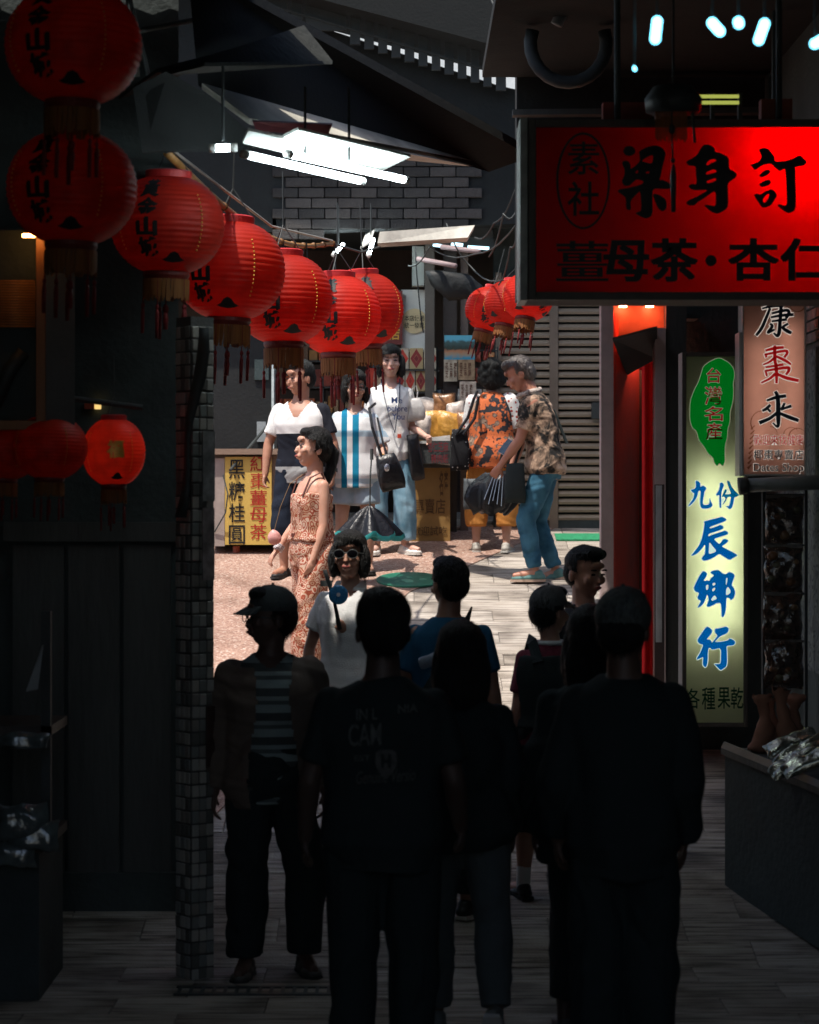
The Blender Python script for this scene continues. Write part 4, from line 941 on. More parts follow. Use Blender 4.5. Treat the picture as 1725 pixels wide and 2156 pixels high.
# ================================================================ FAR SHOP ROW
ORD_ = 'first second third fourth fifth sixth seventh eighth ninth'.split()
D0 = 20.3
M_slat = mat('shutter_slat', (0.34,0.27,0.20), 0.5, 0.25, 6, 0.1, 40, dirt=0.5)
sh = empty('roller_shutter', (PX(1150,D0),D0,ground(D0)), 'brown louvred metal shutter closing the corner shop', 'shutter')
zg = ground(D0)
sm = MB(); W1 = PX(1500,D0)-PX(1180,D0)
def slat_mesh(w):
    mb = MB(); mb.v = [(-w/2,-.018,-.026),(w/2,-.018,-.026),(w/2,-.024,-.006),(-w/2,-.024,-.006),(-w/2,0.004,.024),(w/2,0.004,.024),(w/2,.012,-.024),(-w/2,.012,-.024)]
    mb.f = [(0,1,2,3),(3,2,5,4),(4,5,6,7),(7,6,1,0),(0,3,4,7),(1,6,5,2)]
    me = mb.mesh(name='slat'); me.materials.append(M_slat); return me
for (xa,xb) in ((1055,1158),(1176,1330)):
    w = PX(xb,D0)-PX(xa,D0); me = slat_mesh(w); cx = (PX(xb,D0)+PX(xa,D0))/2
    for k in range(30):
        o = link('slat', me, None, sh); o.location = Vector((cx,D0+random.uniform(-.003,.003),zg+0.10+k*0.0665)) - sh.location; o.rotation_euler = (random.uniform(-.06,.06),0,0)
for xx,w in ((1166,9),(1050,6)): MB().box(PX(xx-w,D0),PX(xx+w,D0),D0-0.03,D0+0.03,zg,zg+2.15).build('guide_rail', mat('brown_rail',(0.22,0.17,0.13),0.5), sh)
MB().box(PX(1040,D0),PX(1340,D0),D0-.02,D0+.05,zg,zg+0.07).build('sill', M_dark, sh)
MB().box(PX(1040,D0),PX(1340,D0),D0+.04,D0+.08,zg+.07,zg+2.15).build('backing', M_dark, sh)
lk = MB().box(PX(1246,20.2),PX(1266,20.2),20.16,20.26,PZ(882,20.2),PZ(848,20.2)); tag(lk.build('lock_box', M_black, bevel=0.006), 'black lock box mounted beside the louvred shutter', 'box')

shop = empty('shop_interior', (PX(700,21.5),21.5,ground(21.5)), 'dim open shop front under the brick storey', 'shop')
zs = ground(21.5)
MB().box(-3.5,PX(1050,22.2),22.2,22.35,zs,5.2).build('back_wall', mat('shop_back',(0.10,0.07,0.055),0.8,0.4,2,0.2,30), shop)
MB().box(-3.6,-3.5,19.8,22.2,zs,5.2).build('side_wall', M_dark, shop)
MB().box(-3.6,PX(1330,22),19.95,22.35,4.35,4.5).build('ceiling', M_dark, shop)
MB().box(PX(1040,D0+.1),4.5,D0+.1,D0+.3,zs-.3,5.2).build('front_wall', M_dark, shop)
for (xx,w,d,c) in ((905,10,20.0,(0.10,0.085,0.07)),(948,14,20.1,(0.05,0.04,0.035)),(978,8,20.15,(0.16,0.12,0.10)),(578,4,19.6,(0.10,0.11,0.11))):
    MB().box(PX(xx-w,d),PX(xx+w,d),d,d+0.1,ground(d)-.02,4.35).build('post', mat('post_%d'%xx,c,0.6), shop)
MB().box(PX(845,20.4),PX(912,20.4),20.4,20.45,PZ(740,20.4),PZ(610,20.4)).build('white_panel', M_white, shop)
stk = empty('round_notice', P(872,676,20.38), 'round pale notice with four by two characters on the white panel', 'sign')
MB().lathe([(0.105,0),(0.105,0.008)], Matrix.Translation(P(873,676,20.39)) @ Matrix.Rotation(R(90),4,'X'), 28).build('disc', mat('cream_disc',(0.72,0.58,0.34),0.6), stk)
letter_obj('lettering', glyphs('本店使用',(852,664,893,676),0.006), Plane(20.38), M_ink, stk); letter_obj('lettering', glyphs('統一發票',(852,679,893,691),0.004), Plane(20.38), M_ink, stk)
sb = empty('shop_board', P(830,670,20.3), 'dark red shop board with pale characters behind the lanterns', 'sign')
MB().box(PX(790,20.3),PX(848,20.3),20.3,20.34,PZ(725,20.3),PZ(612,20.3)).build('board', mat('oxblood_board',(0.16,0.03,0.025),0.5), sb)
letter_obj('lettering', glyphs('老',(820,640,842,668),0.02), Plane(20.3), M_gold, sb); letter_obj('lettering', glyphs('店',(820,690,842,716),0.02), Plane(20.3), M_gold, sb)

# gift boxes with red diamonds
def boxpat(name, base, dia):
    m, n, out = newmat(name); b = N(n,'ShaderNodeBsdfPrincipled'); tc = N(n,'ShaderNodeTexCoord'); sp = N(n,'ShaderNodeSeparateXYZ'); L(n,tc.outputs['Generated'],sp.inputs[0])
    def ab(o, c):
        s = N(n,'ShaderNodeMath',operation='SUBTRACT'); s.inputs[1].default_value = c; L(n,o,s.inputs[0]); a = N(n,'ShaderNodeMath',operation='ABSOLUTE'); L(n,s.outputs[0],a.inputs[0]); return a.outputs[0]
    ad = N(n,'ShaderNodeMath',operation='ADD'); L(n,ab(sp.outputs[0],.5),ad.inputs[0]); L(n,ab(sp.outputs[2],.5),ad.inputs[1])
    c = ramp(n, ad.outputs[0], [(0.0,c3(dia,.7)),(0.16,c3(dia,.8)),(0.18,(0.55,0.25,0.12)),(0.2,dia),(0.44,dia),(0.46,(0.6,0.35,0.15)),(0.48,base)],'CONSTANT')
    L(n,c,b.inputs['Base Color']); b.inputs['Roughness'].default_value = 0.5; L(n,b.outputs[0],out.inputs[0]); return m
M_gift = [boxpat('gift_a',(0.62,0.54,0.42),(0.42,0.03,0.03)), boxpat('gift_b',(0.60,0.50,0.38),(0.65,0.05,0.03)), boxpat('gift_c',(0.55,0.40,0.2),(0.30,0.03,0.03))]
k = 0
for row_,(y0,y1,xs) in enumerate([(733,778,[(800,832),(834,862),(863,892),(893,922)]),(780,825,[(786,808),(809,831),(832,853),(854,875),(876,898),(899,922)])]):
    for j,(x0,x1) in enumerate(xs):
        d = 20.35
        tag(MB().box(PX(x0,d),PX(x1-1,d),d-.001*j,d+.12,PZ(y1-1,d),PZ(y0,d)).build('gift_box', M_gift[(j+row_) % 3], bevel=0.004, origin=P(x0,y1,d)), f"{['upper','lower'][row_]} shelf gift box with red diamond, {['first','second','third','fourth','fifth','sixth'][j]} from the shop post with the beach poster", 'box', 'diamond gift boxes'); k += 1
sf = empty('shop_shelf', P(860,826,20.4), 'wooden shelf bearing the diamond gift boxes', 'shelf')
for yy in (779,826): MB().box(PX(782,20.4),PX(925,20.4),20.32,20.55,PZ(yy,20.4)-.012,PZ(yy,20.4)-.001).build('board', M_dark2, sf)
for xx in (786,922): MB().box(PX(xx,20.5)-.01,PX(xx,20.5)+.01,20.5,20.54,ground(20.5),PZ(735,20.5)).build('upright', M_dark2, sf)

# posters and price cards
def poster(x0,y0,x1,y1,d,m,name,label,cat='poster'):
    o = empty(name, P((x0+x1)/2,(y0+y1)/2,d), label, cat); MB().box(PX(x0,d),PX(x1,d),d,d+.006,PZ(y1,d),PZ(y0,d)).build('sheet', m, o); return o
def scape():
    m, n, out = newmat('beach_print'); b = N(n,'ShaderNodeBsdfPrincipled'); tc = N(n,'ShaderNodeTexCoord'); sp = N(n,'ShaderNodeSeparateXYZ'); L(n,tc.outputs['Generated'],sp.inputs[0])
    nz = N(n,'ShaderNodeTexNoise'); nz.inputs['Scale'].default_value = 6; L(n,tc.outputs['Generated'],nz.inputs['Vector'])
    a = N(n,'ShaderNodeMath',operation='MULTIPLY_ADD'); a.inputs[1].default_value = 0.3; L(n,nz.outputs[0],a.inputs[0]); L(n,sp.outputs[2],a.inputs[2])
    c = ramp(n,a.outputs[0],[(0.2,(0.05,0.30,0.45)),(0.35,(0.35,0.28,0.2)),(0.5,(0.45,0.2,0.1)),(0.62,(0.03,0.05,0.04)),(0.85,(0.06,0.12,0.12)),(0.95,(0.12,0.45,0.6))])
    L(n,c,b.inputs['Base Color']); b.inputs['Roughness'].default_value = 0.4; L(n,b.outputs[0],out.inputs[0]); return m
poster(936,706,1000,757,20.05,scape(),'poster','blue beach poster with food picture on the shop post')
for i,(x0,y0,x1,y1,c,lab) in enumerate([(935,757,963,803,(0.42,0.36,0.27),'beige price card with three columns of characters'),(965,757,1000,800,(0.32,0.22,0.13),'brown price card with pictures beside the beige card'),(968,803,1003,845,(0.55,0.45,0.36),'white and orange snack card below the brown card')]):
    o = poster(x0,y0,x1,y1,20.04-.01*i,mat('card_%d'%i,c,0.6,0.5,18,0.1,40),'price_card',lab,'card')
    for j in range(3): letter_obj('lettering', glyphs('花生糖'[j]+'\n'+'芝麻酥'[j],(x0+3+j*9,y0+6,x0+9+j*9,y1-8),0.01), Plane(20.04-.01*i), mat('card_ink',(0.12,0.05,0.03),0.6), o)

# small hanging packets and cards crowding the stall
PKC = [(0.55,0.12,0.06),(0.60,0.33,0.08),(0.62,0.52,0.36),(0.35,0.08,0.05),(0.45,0.20,0.08),(0.60,0.56,0.50),(0.12,0.20,0.24)]
PKM = [mat('hung_pack_%d'%i,c,0.4,0.6,26,0.3,40) for i,c in enumerate(PKC)]
kk = 0
for r_, yy in enumerate((752,790,832,870)):
    for c_ in range(9):
        xx = 925+c_*14+random.uniform(-3,3)
        if xx > 1046 or (r_ < 2 and xx < 1002): continue
        w = random.uniform(9,13); h = random.uniform(20,32); d = 20.12+random.uniform(-.02,.02); pk = pillow(xx,yy,d,w*d/F,h*d/F,0.03,6); crumple(pk,.006,30,kk*1.7)
        tag(pk.build('hung_packet', random.choice(PKM), smooth=True, origin=P(xx,yy,d)), f"{ORD_[c_]} small hanging packet in the {['top','second','third','bottom'][r_]} row beside the beach poster", 'packet', 'packets hanging by the poster'); kk += 1
hr = empty('hanging_rack', P(985,740,20.16), 'dark wire rack of small packets beside the beach poster', 'rack')
for yy in (738,775,816,855): MB().tube([P(920,yy,20.15),P(1048,yy,20.15)],.006,6).build('rod', M_black, hr)
for xx in (920,1048): MB().tube([P(xx,730,20.16),P(xx,985,20.16)],.008,6).build('upright', M_black, hr)

# counter with goods, cloth front, hand-written card
ct = empty('shop_counter', (PX(905,19.75),19.75,ground(19.75)), 'yellow shop counter with dim characters on its front', 'counter')
dC = 19.72
MB().box(PX(862,dC),PX(948,dC),dC,dC+.5,ground(dC),PZ(985,dC)).build('cabinet', mat('ochre_panel',(0.30,0.17,0.05),0.6,0.2,4,0.1,30,dirt=0.4), ct)
MB().box(PX(835,dC),PX(952,dC),dC-.05,dC+.55,PZ(985,dC),PZ(975,dC)).build('worktop', M_dark2, ct)
for ch,rc in (('專賣店',(872,1050,938,1082)),('歡迎試吃',(868,1108,942,1128))): letter_obj('lettering', glyphs(ch,rc,0.008), Plane(dC-.001), mat('ochre_ink',(0.10,0.05,0.015),0.6), ct)
letter_obj('lettering', glyphs('名產',(925,990,944,1046),0.02), Plane(dC-.001), MATS['ochre_ink'], ct)
pc = empty('paper_notice', P(922,955,19.6), 'white paper notice with dark red characters on the counter', 'notice')
mb = MB(); n = 8
mb.v = []
for j in range(n+1):
    for i in range(n+1):
        u, t = i/n, j/n; mb.v.append(tuple(P(898+u*50+t*4*(1-u)*1.5, 922+t*58 - 6*u*(1-t) + t*(1-u)*-6, 19.62) + Vector((0,0.015*math.sin(u*5)+.02*t,0))))
mb.f = [(j*(n+1)+i,j*(n+1)+i+1,(j+1)*(n+1)+i+1,(j+1)*(n+1)+i) for j in range(n) for i in range(n)]
mb.build('sheet', mat('white_paper',(0.72,0.70,0.66),0.8,0.06), pc, smooth=True)
for ch,rc in (('杏仁芝麻',(901,930,944,952)),('豬肉紙',(908,956,944,975))): letter_obj('lettering', glyphs(ch,rc,0.006), Plane(19.585), mat('maroon_ink',(0.16,0.012,0.02),0.6), pc)
M_ybag = [mat('yellow_snack_bag',(0.52,0.26,0.05),0.3,0.5,14,0.4,25), mat('brown_snack_bag',(0.30,0.14,0.06),0.3,0.6,18,0.4,25), mat('white_snack_bag',(0.62,0.54,0.48),0.35,0.5,16,0.4,25)]
goods = [(898,860,44,40,2,'pale bag of nut brittle at the back of the counter'),(935,852,40,44,1,'brown bag of nut brittle at the back of the counter'),(960,870,36,44,2,'white and brown bag beside the shop post'),(915,905,60,70,0,'large yellow bag of ginger sweets on the counter'),(950,905,54,66,0,'yellow bag of ginger sweets leaning by the post'),(985,900,40,60,1,'brown snack bag behind the striped tote'),(885,900,40,50,2,'clear bag of pink sweets beside the white tied bag')]
for i,(cx,cy,w,h,mi,lab) in enumerate(goods):
    d = 19.95-.04*i; s = d/F; pk = pillow(cx,cy,d,w*s*1.1,h*s*1.1,0.09,10); crumple(pk,0.016,12,i*4.7)
    tag(pk.build('snack_bag', M_ybag[mi], smooth=True, origin=P(cx,cy,d)), lab, 'bag', 'bags on the counter')
crate = empty('goods_crate', P(930,950,19.7), 'dark crate under the yellow bags on the counter', 'crate')
MB().box(PX(865,19.6),PX(1000,19.6),19.6,20.2,PZ(976,19.6),PZ(928,19.6)).build('box', M_black, crate)
MB().box(PX(865,19.59),PX(900,19.59),19.585,19.6,PZ(934,19.6),PZ(928,19.6)).build('rim', M_frame_grey, crate)

# shelves of warm coloured goods behind the people
shf = empty('goods_shelf', P(690,830,21), 'dark shelf unit of warm coloured goods behind the strollers', 'shelf')
for yy in (760,815,870,930,1000): MB().box(PX(560,21),PX(800,21),20.9,21.3,PZ(yy,21)-.015,PZ(yy,21)).build('board', M_dark2, shf)
for xx in (560,680,800): MB().box(PX(xx,21)-.012,PX(xx,21)+.012,20.9,21.3,ground(21),PZ(735,21)).build('upright', M_dark2, shf)
warm = [(0.36,0.06,0.03),(0.38,0.18,0.05),(0.34,0.22,0.12),(0.24,0.05,0.03),(0.16,0.09,0.05),(0.50,0.12,0.04)]
WM = [mat('goods_%d'%i,c,0.45,0.4,14,0.2,30) for i,c in enumerate(warm)]
ii = 0
ORD = 'first second third fourth fifth sixth seventh eighth ninth tenth eleventh twelfth thirteenth fourteenth fifteenth sixteenth seventeenth eighteenth'.split()
for sh_i, yy in enumerate((760,815,870,930,1000)):
    x = 565; ii = 0
    while x < 792:
        w = random.choice((12,16,20,26)); h = random.uniform(22,44)
        tag(MB().box(PX(x,20.92),PX(x+w-2,20.92),20.92,21.15,PZ(yy,21)+.0005,PZ(yy-h,20.92)).build('goods_packet', random.choice(WM), bevel=0.006, origin=P(x,yy,21)), f"{ORD[ii]} packet from the pale strip post on the {['top','second','third','fourth','lowest'][sh_i]} board of the dark shelf", 'packet', 'packets on the dark shelf'); x += w; ii += 1
tp = MB().box(PX(572,19.55),PX(577,19.55),19.55,19.6,PZ(1000,19.6),PZ(735,19.6)).build('light_strip', mat('pale_strip',(0.55,0.62,0.62),0.3,0.3,20,0.1,40)); tag(tp,'thin pale reflective strip on the shop post','strip')
# hanging red and orange banners by the shelf
for i,(x0,y0,x1,y1,c) in enumerate([(772,775,784,862,(0.45,0.05,0.03)),(786,770,806,850,(0.42,0.30,0.2)),(758,800,770,880,(0.38,0.12,0.03)),(806,775,822,850,(0.30,0.2,0.13))]):
    tag(MB().slab([P(x0,y1,20.2),P(x1,y1,20.15),P(x1+4,y0,20.15),P(x0+4,y0,20.2)],(0,0.006,0)).build('hanging_strip', mat('strip_%d'%i,c,0.6,0.3,20,0.1,40)), ['narrow red','beige','narrow orange','brown'][i]+' price strip hanging beside the shop shelf','strip','price strips')

# yellow menu board at the left, on its grey box
mbd = empty('menu_board', (PX(520,19.2),19.2,ground(19.2)), 'yellow menu board with black and red characters beside the lane', 'sign')
dM = 19.2
MB().box(PX(474,dM),PX(572,dM),dM,dM+.05,PZ(1147,dM),PZ(962,dM)).build('board', mat('menu_yellow',(0.62,0.42,0.10),0.55,0.1,5,0.05,30), mbd)
MB().box(PX(446,dM),PX(473,dM),dM+.01,dM+.4,PZ(1150,dM),PZ(965,dM)).build('side_box', mat('beige_box',(0.36,0.30,0.27),0.6,0.2,8,0.1,40), mbd)
MB().box(PX(446,dM),PX(610,dM),dM+.05,dM+.5,PZ(1145,dM),PZ(958,dM)).build('cabinet', mat('beige_cab',(0.30,0.24,0.2),0.7), mbd)
MB().box(PX(440,dM),PX(612,dM),dM-.04,dM+.55,PZ(957,dM),PZ(945,dM)).build('top', mat('cab_top',(0.26,0.18,0.13),0.6), mbd)
MB().tube([P(498,1150,dM+.1),Vector((PX(498,dM+.1),dM+.1,ground(dM+.1)))],0.03,10).build('caster', mat('red_caster',(0.40,0.10,0.06),0.5), mbd)
MB().tube([P(600,1150,dM+.1),Vector((PX(600,dM+.1),dM+.1,ground(dM+.1)))],0.03,10).build('caster', MATS['red_caster'], mbd)
for i,ch in enumerate('黑糖桂圓'): letter_obj('lettering', glyphs(ch,(482,968+i*46,516,1008+i*46),0.008), Plane(dM-.001), M_ink, mbd)
for i,ch in enumerate('紅棗薑母茶'): letter_obj('lettering', glyphs(ch,(527,960+i*36,562,992+i*36),0.004), Plane(dM-.001), mat('menu_red',(0.40,0.02,0.015),0.6), mbd)
MB().tube([P(470,1000,dM),P(480,1040,dM-.05),P(475,1080,dM-.05),P(452,1120,dM)],0.006,6).build('cord', M_black, mbd)
# dark fridge / cabinet column left of the strollers
fc = empty('drinks_cabinet', (PX(520,20),20,ground(20)), 'black upright cabinet with a pale glass pane left of the strollers', 'cabinet')
MB().box(PX(446,19.9),PX(572,19.9),19.9,20.4,ground(19.9),PZ(640,19.9)).build('body', mat('cabinet_black',(0.010,0.011,0.011),0.6), fc)
MB().box(PX(541,19.88),PX(560,19.88),19.88,19.899,PZ(930,19.9),PZ(888,19.9)).build('pane', mat('pale_pane',(0.30,0.33,0.34),0.3), fc)
MB().box(PX(536,19.88),PX(566,19.88),19.88,19.899,PZ(800,19.9),PZ(757,19.9)).build('pane', mat('dim_pane',(0.06,0.08,0.08),0.2), fc)
MB().tube([P(485,990,19.1),P(560,900,19.8)],0.012,8).build('strut', M_black, fc)

# pale block, tarp bundle and hanging gear under the beam
gb = MB().box(PX(868,20.2),PX(893,20.2),20.15,20.3,PZ(602,20.2),PZ(520,20.2)); tag(gb.build('meter_box', mat('pale_box',(0.42,0.46,0.43),0.7)), 'pale grey meter box under the ceiling beam', 'box')
tb = MB(); rings = []
for k in range(9):
    f = k/8; c_ = P(905+110*f,585+20*f,19.2); r = 0.09*math.sin(math.pi*(0.12+.8*f))+.02
    rings.append([c_+Vector((0.03*math.cos(a),r*.5*math.cos(a)*.7,r*math.sin(a)*(1.5 if math.sin(a)<0 else .8))) for a in [j*2*math.pi/12 for j in range(12)]])
tb.loft(rings); crumple(tb,0.05,7,3.3); tag(tb.build('tarp_bundle', mat('black_plastic_sheet',(0.010,0.012,0.013),0.6,0.3,8,0.5,12), smooth=True), 'black plastic tarp bundle slung below the eave', 'tarpaulin')
for i,(x0,y0,x1,y1) in enumerate([(880,545,960,560),(930,520,1010,530)]):
    tag(MB().tube([P(x0,y0,19.3),P(x1,y1,19.0)],0.02,8).build('conduit', mat('pinkish_pipe',(0.30,0.22,0.22),0.5), smooth=True), ['thick pinkish conduit under the pale beam','short conduit beside the tarp bundle'][i], 'pipe')
for i,(x0,x1,yy) in enumerate([(912,930,515),(950,975,513),(985,1030,520)]):
    tag(MB().tube([P(x0,yy,19.6),P(x1,yy+3,19.6)],0.013,8).build('strip_light', emit('strip_cyan',(0.5,0.85,1.0),2.5), smooth=True), ['small cyan strip light nearest the meter box','middle cyan strip light behind the cables','cyan strip light above the tarp bundle'][i], 'lamp', 'strip lights behind the cables')
tag(MB().box(PX(920,19.9),PX(1040,19.9),19.9,19.95,PZ(520,19.9),PZ(500,19.9)).build('lamp_rail', M_black), 'black rail carrying the cyan strip lights', 'rail')

# ================================================================ LEFT STALL
fcase = empty('wooden_case', P(80,900,9.9), 'hanging wooden framed case with ribbed orange glass', 'case')
M_wood = mat('lit_wood', (0.30,0.12,0.045), 0.5, 0.25, 6, 0.15, 30, stretch=(1,1,0.15))
dF = 9.9
MB().box(PX(76,dF),PX(96,dF),dF,dF+.05,PZ(905,dF),PZ(480,dF)).build('stile', M_wood, fcase, bevel=0.003)
MB().box(PX(-60,dF),PX(76,dF),dF,dF+.05,PZ(905,dF),PZ(885,dF)).build('rail', M_wood, fcase, bevel=0.003)
MB().hexa([P(97,908,dF),P(158,908,dF+.05),P(158,908,dF+.4),P(97,908,dF+.4),P(97,480,dF),P(158,480,dF+.05),P(158,480,dF+.4),P(97,480,dF+.4)]).build('side_board', mat('grey_board',(0.11,0.105,0.10),0.6,0.2,5,0.1,40), fcase)
M_rib = mat('ribbed_glass',(0.40,0.17,0.05),0.35,0.4,6,0.1,20)
for k in range(18): MB().tube([P(-40,592+k*5.6,dF+.06),P(75,592+k*5.6,dF+.06)],0.0048,6).build('reed', M_rib, fcase, smooth=True)
MB().box(PX(-60,dF),PX(76,dF),dF+.09,dF+.1,PZ(885,dF),PZ(480,dF)).build('back', M_dark, fcase)
MB().tube([P(-20,870,dF+.07),P(20,780,dF+.07),P(50,740,dF+.07)],0.03,8).build('dark_curtain', M_black, fcase, smooth=True)
MB().tube([P(127,480,dF+.2),Vector((PX(127,dF+.2),dF+.2,4.5))],0.012,8).build('hanger', M_black, fcase)
cl_ = emit('hidden_case_lamp',(1.0,0.45,0.12),26.0)
MB().tube([P(48,496,dF-.06),P(84,496,dF-.06)],0.007,8).build('lamp', cl_, fcase, smooth=True)  # lamp added out of sight behind the lantern to light the frame
bar = MB().tube([Vector((-1.95,10.1,PZ(905,10.1)+0.20)),P(300,858,10.3)],0.012,8); tag(bar.build('lantern_bar', M_black), 'black bar from the alley wall holding the small lanterns', 'bar')
w_ = empty('small_window', P(205,853,11.3), 'tiny lit window slit in the dark shop wall', 'window')
MB().box(PX(178,11.32),PX(198,11.32),11.325,11.36,PZ(861,11.32),PZ(846,11.32)).build('pane', mat('dim_red_pane',(0.3,0.05,0.02),0.5), w_)
MB().box(PX(199,11.32),PX(211,11.32),11.325,11.36,PZ(861,11.32),PZ(846,11.32)).build('pane', emit('lit_pane',(0.9,0.6,0.2),0.9), w_)
# low stall with shiny wrapped goods
ls = empty('dark_stall', (-1.75,10.2,0), 'low dark stall of wrapped goods under the wooden case', 'stall')
MB().box(-1.94,-1.50,9.9,10.6,0.62,0.66).build('counter', mat('stall_wood',(0.07,0.05,0.04),0.4), ls)
MB().box(-1.94,-1.52,9.92,10.6,0.0,0.62).build('front', M_dark, ls)
MB().box(-1.94,-1.50,10.1,10.6,1.08,1.12).build('shelf', mat('stall_wood',(0.07,0.05,0.04),0.4), ls)
for x in (-1.52,): MB().box(x-.02,x+.02,10.1,10.14,0.66,1.6).build('upright', M_black, ls)
M_wrap = mat('cellophane',(0.10,0.12,0.12),0.1,0.6,10,0.6,16,spec=0.9,coat=0.8)
for i,(cx,cy,w,h) in enumerate([(40,1730,0.24,0.14),(70,1760,0.2,0.12),(20,1800,0.22,0.1),(50,1560,0.2,0.06)]):
    pk = pillow(cx,cy,9.85,w,h,0.08,14); crumple(pk,0.02,14,i*6.1)
    tag(pk.build('wrapped_pack', M_wrap, smooth=True, origin=P(cx,cy,9.85)), ['large cellophane pack on the low dark stall','tilted cellophane pack beside the large one on the low stall','flat cellophane pack at the foot of the low stall pile','thin shiny pack on the upper board of the low stall'][i], 'packet','cellophane packs on the low stall')
nt_ = MB().hexa([P(55,1455,9.8),P(80,1450,9.82),P(80,1452,9.83),P(56,1457,9.81),P(88,1360,9.8),P(92,1358,9.82),P(92,1358,9.83),P(88,1360,9.81)]); tag(nt_.build('paper_cone', mat('paper_grey',(0.35,0.36,0.36),0.7)), 'thin pale paper slip hanging on the low stall', 'paper')

# ================================================================ PEOPLE
def remesh(mb, voxel, smooth=4, fac=0.5):
    """one continuous skin over overlapping shells -> (verts, faces) arrays"""
    me = mb.mesh(name='tmp'); o = bpy.data.objects.new('tmp', me); COL.objects.link(o)
    m = o.modifiers.new('r', 'REMESH'); m.mode = 'VOXEL'; m.voxel_size = voxel
    if smooth:
        s = o.modifiers.new('s', 'SMOOTH'); s.iterations = smooth; s.factor = fac
    dg = bpy.context.evaluated_depsgraph_get(); dg.update()
    out = bpy.data.meshes.new_from_object(o.evaluated_get(dg))
    bpy.data.objects.remove(o); bpy.data.meshes.remove(me)
    return out
def wrinkle(me, amp, sc, seed, dirn=(1,1,1)):
    """cloth folds: push vertices along their normals by layered noise"""
    n = len(me.vertices)
    if not n: return
    co = np.empty(n*3); no = np.empty(n*3); me.vertices.foreach_get('co', co); me.vertices.foreach_get('normal', no)
    co = co.reshape(-1,3); no = no.reshape(-1,3); d = np.array(dirn); rng = np.random.RandomState(seed)
    h = np.zeros(n)
    wob = np.stack([np.sin(co @ rng.randn(3)*9 + rng.rand()*6) for _ in range(3)],1)*0.12
    p = (co + wob) * d
    for k in range(5):
        w = rng.randn(3); w /= np.linalg.norm(w); f = sc*(0.7+0.35*k); h += np.abs(np.sin((p @ w)*f + rng.rand()*6.28 + 1.3*np.sin((p @ rng.randn(3))*sc*0.4)))**1.5/(1+0.45*k)
    h = (h-h.mean())/max(1e-6,h.std())
    co = co + no*(amp*0.42*np.clip(h,-2,2))[:,None]
    me.vertices.foreach_set('co', co.reshape(-1)); me.update()
def cut(me, keep):
    bm = bmesh.new(); bm.from_mesh(me)
    bmesh.ops.delete(bm, geom=[v for v in bm.verts if not keep(v.co)], context='VERTS'); bm.to_mesh(me); bm.free()

SKIN = {}
def skin(name, c):
    if name in SKIN: return SKIN[name]
    m, n, out = newmat('skin_'+name); b = N(n,'ShaderNodeBsdfPrincipled'); vec = mapping(n)
    nz = N(n,'ShaderNodeTexNoise'); nz.inputs['Scale'].default_value = 14; nz.inputs['Detail'].default_value = 5; L(n,vec,nz.inputs['Vector'])
    L(n, ramp(n,nz.outputs[0],[(0.3,(c[0]*.88,c[1]*.78,c[2]*.74)),(0.7,c)]), b.inputs['Base Color']); b.inputs['Roughness'].default_value = 0.5
    b.inputs['Subsurface Weight'].default_value = 0.12; b.inputs['Subsurface Radius'].default_value = (0.02,0.008,0.004); b.inputs['Subsurface Scale'].default_value = 0.5
    L(n,b.outputs[0],out.inputs[0]); SKIN[name] = m; return m
M_hair = mat('black_hair', (0.014,0.014,0.0135), 0.5, 0.5, 60, 0.9, 150, spec=0.25, stretch=(1,1,0.12))
M_eye = mat('eye_dark', (0.02,0.012,0.01), 0.2); M_lip = mat('lip', (0.36,0.09,0.075), 0.45)
M_sole = mat('sole_white', (0.65,0.63,0.58), 0.7, 0.15, 10, 0.1, 40, dirt=0.3); M_soled = mat('sole_dark', (0.03,0.03,0.03), 0.8)

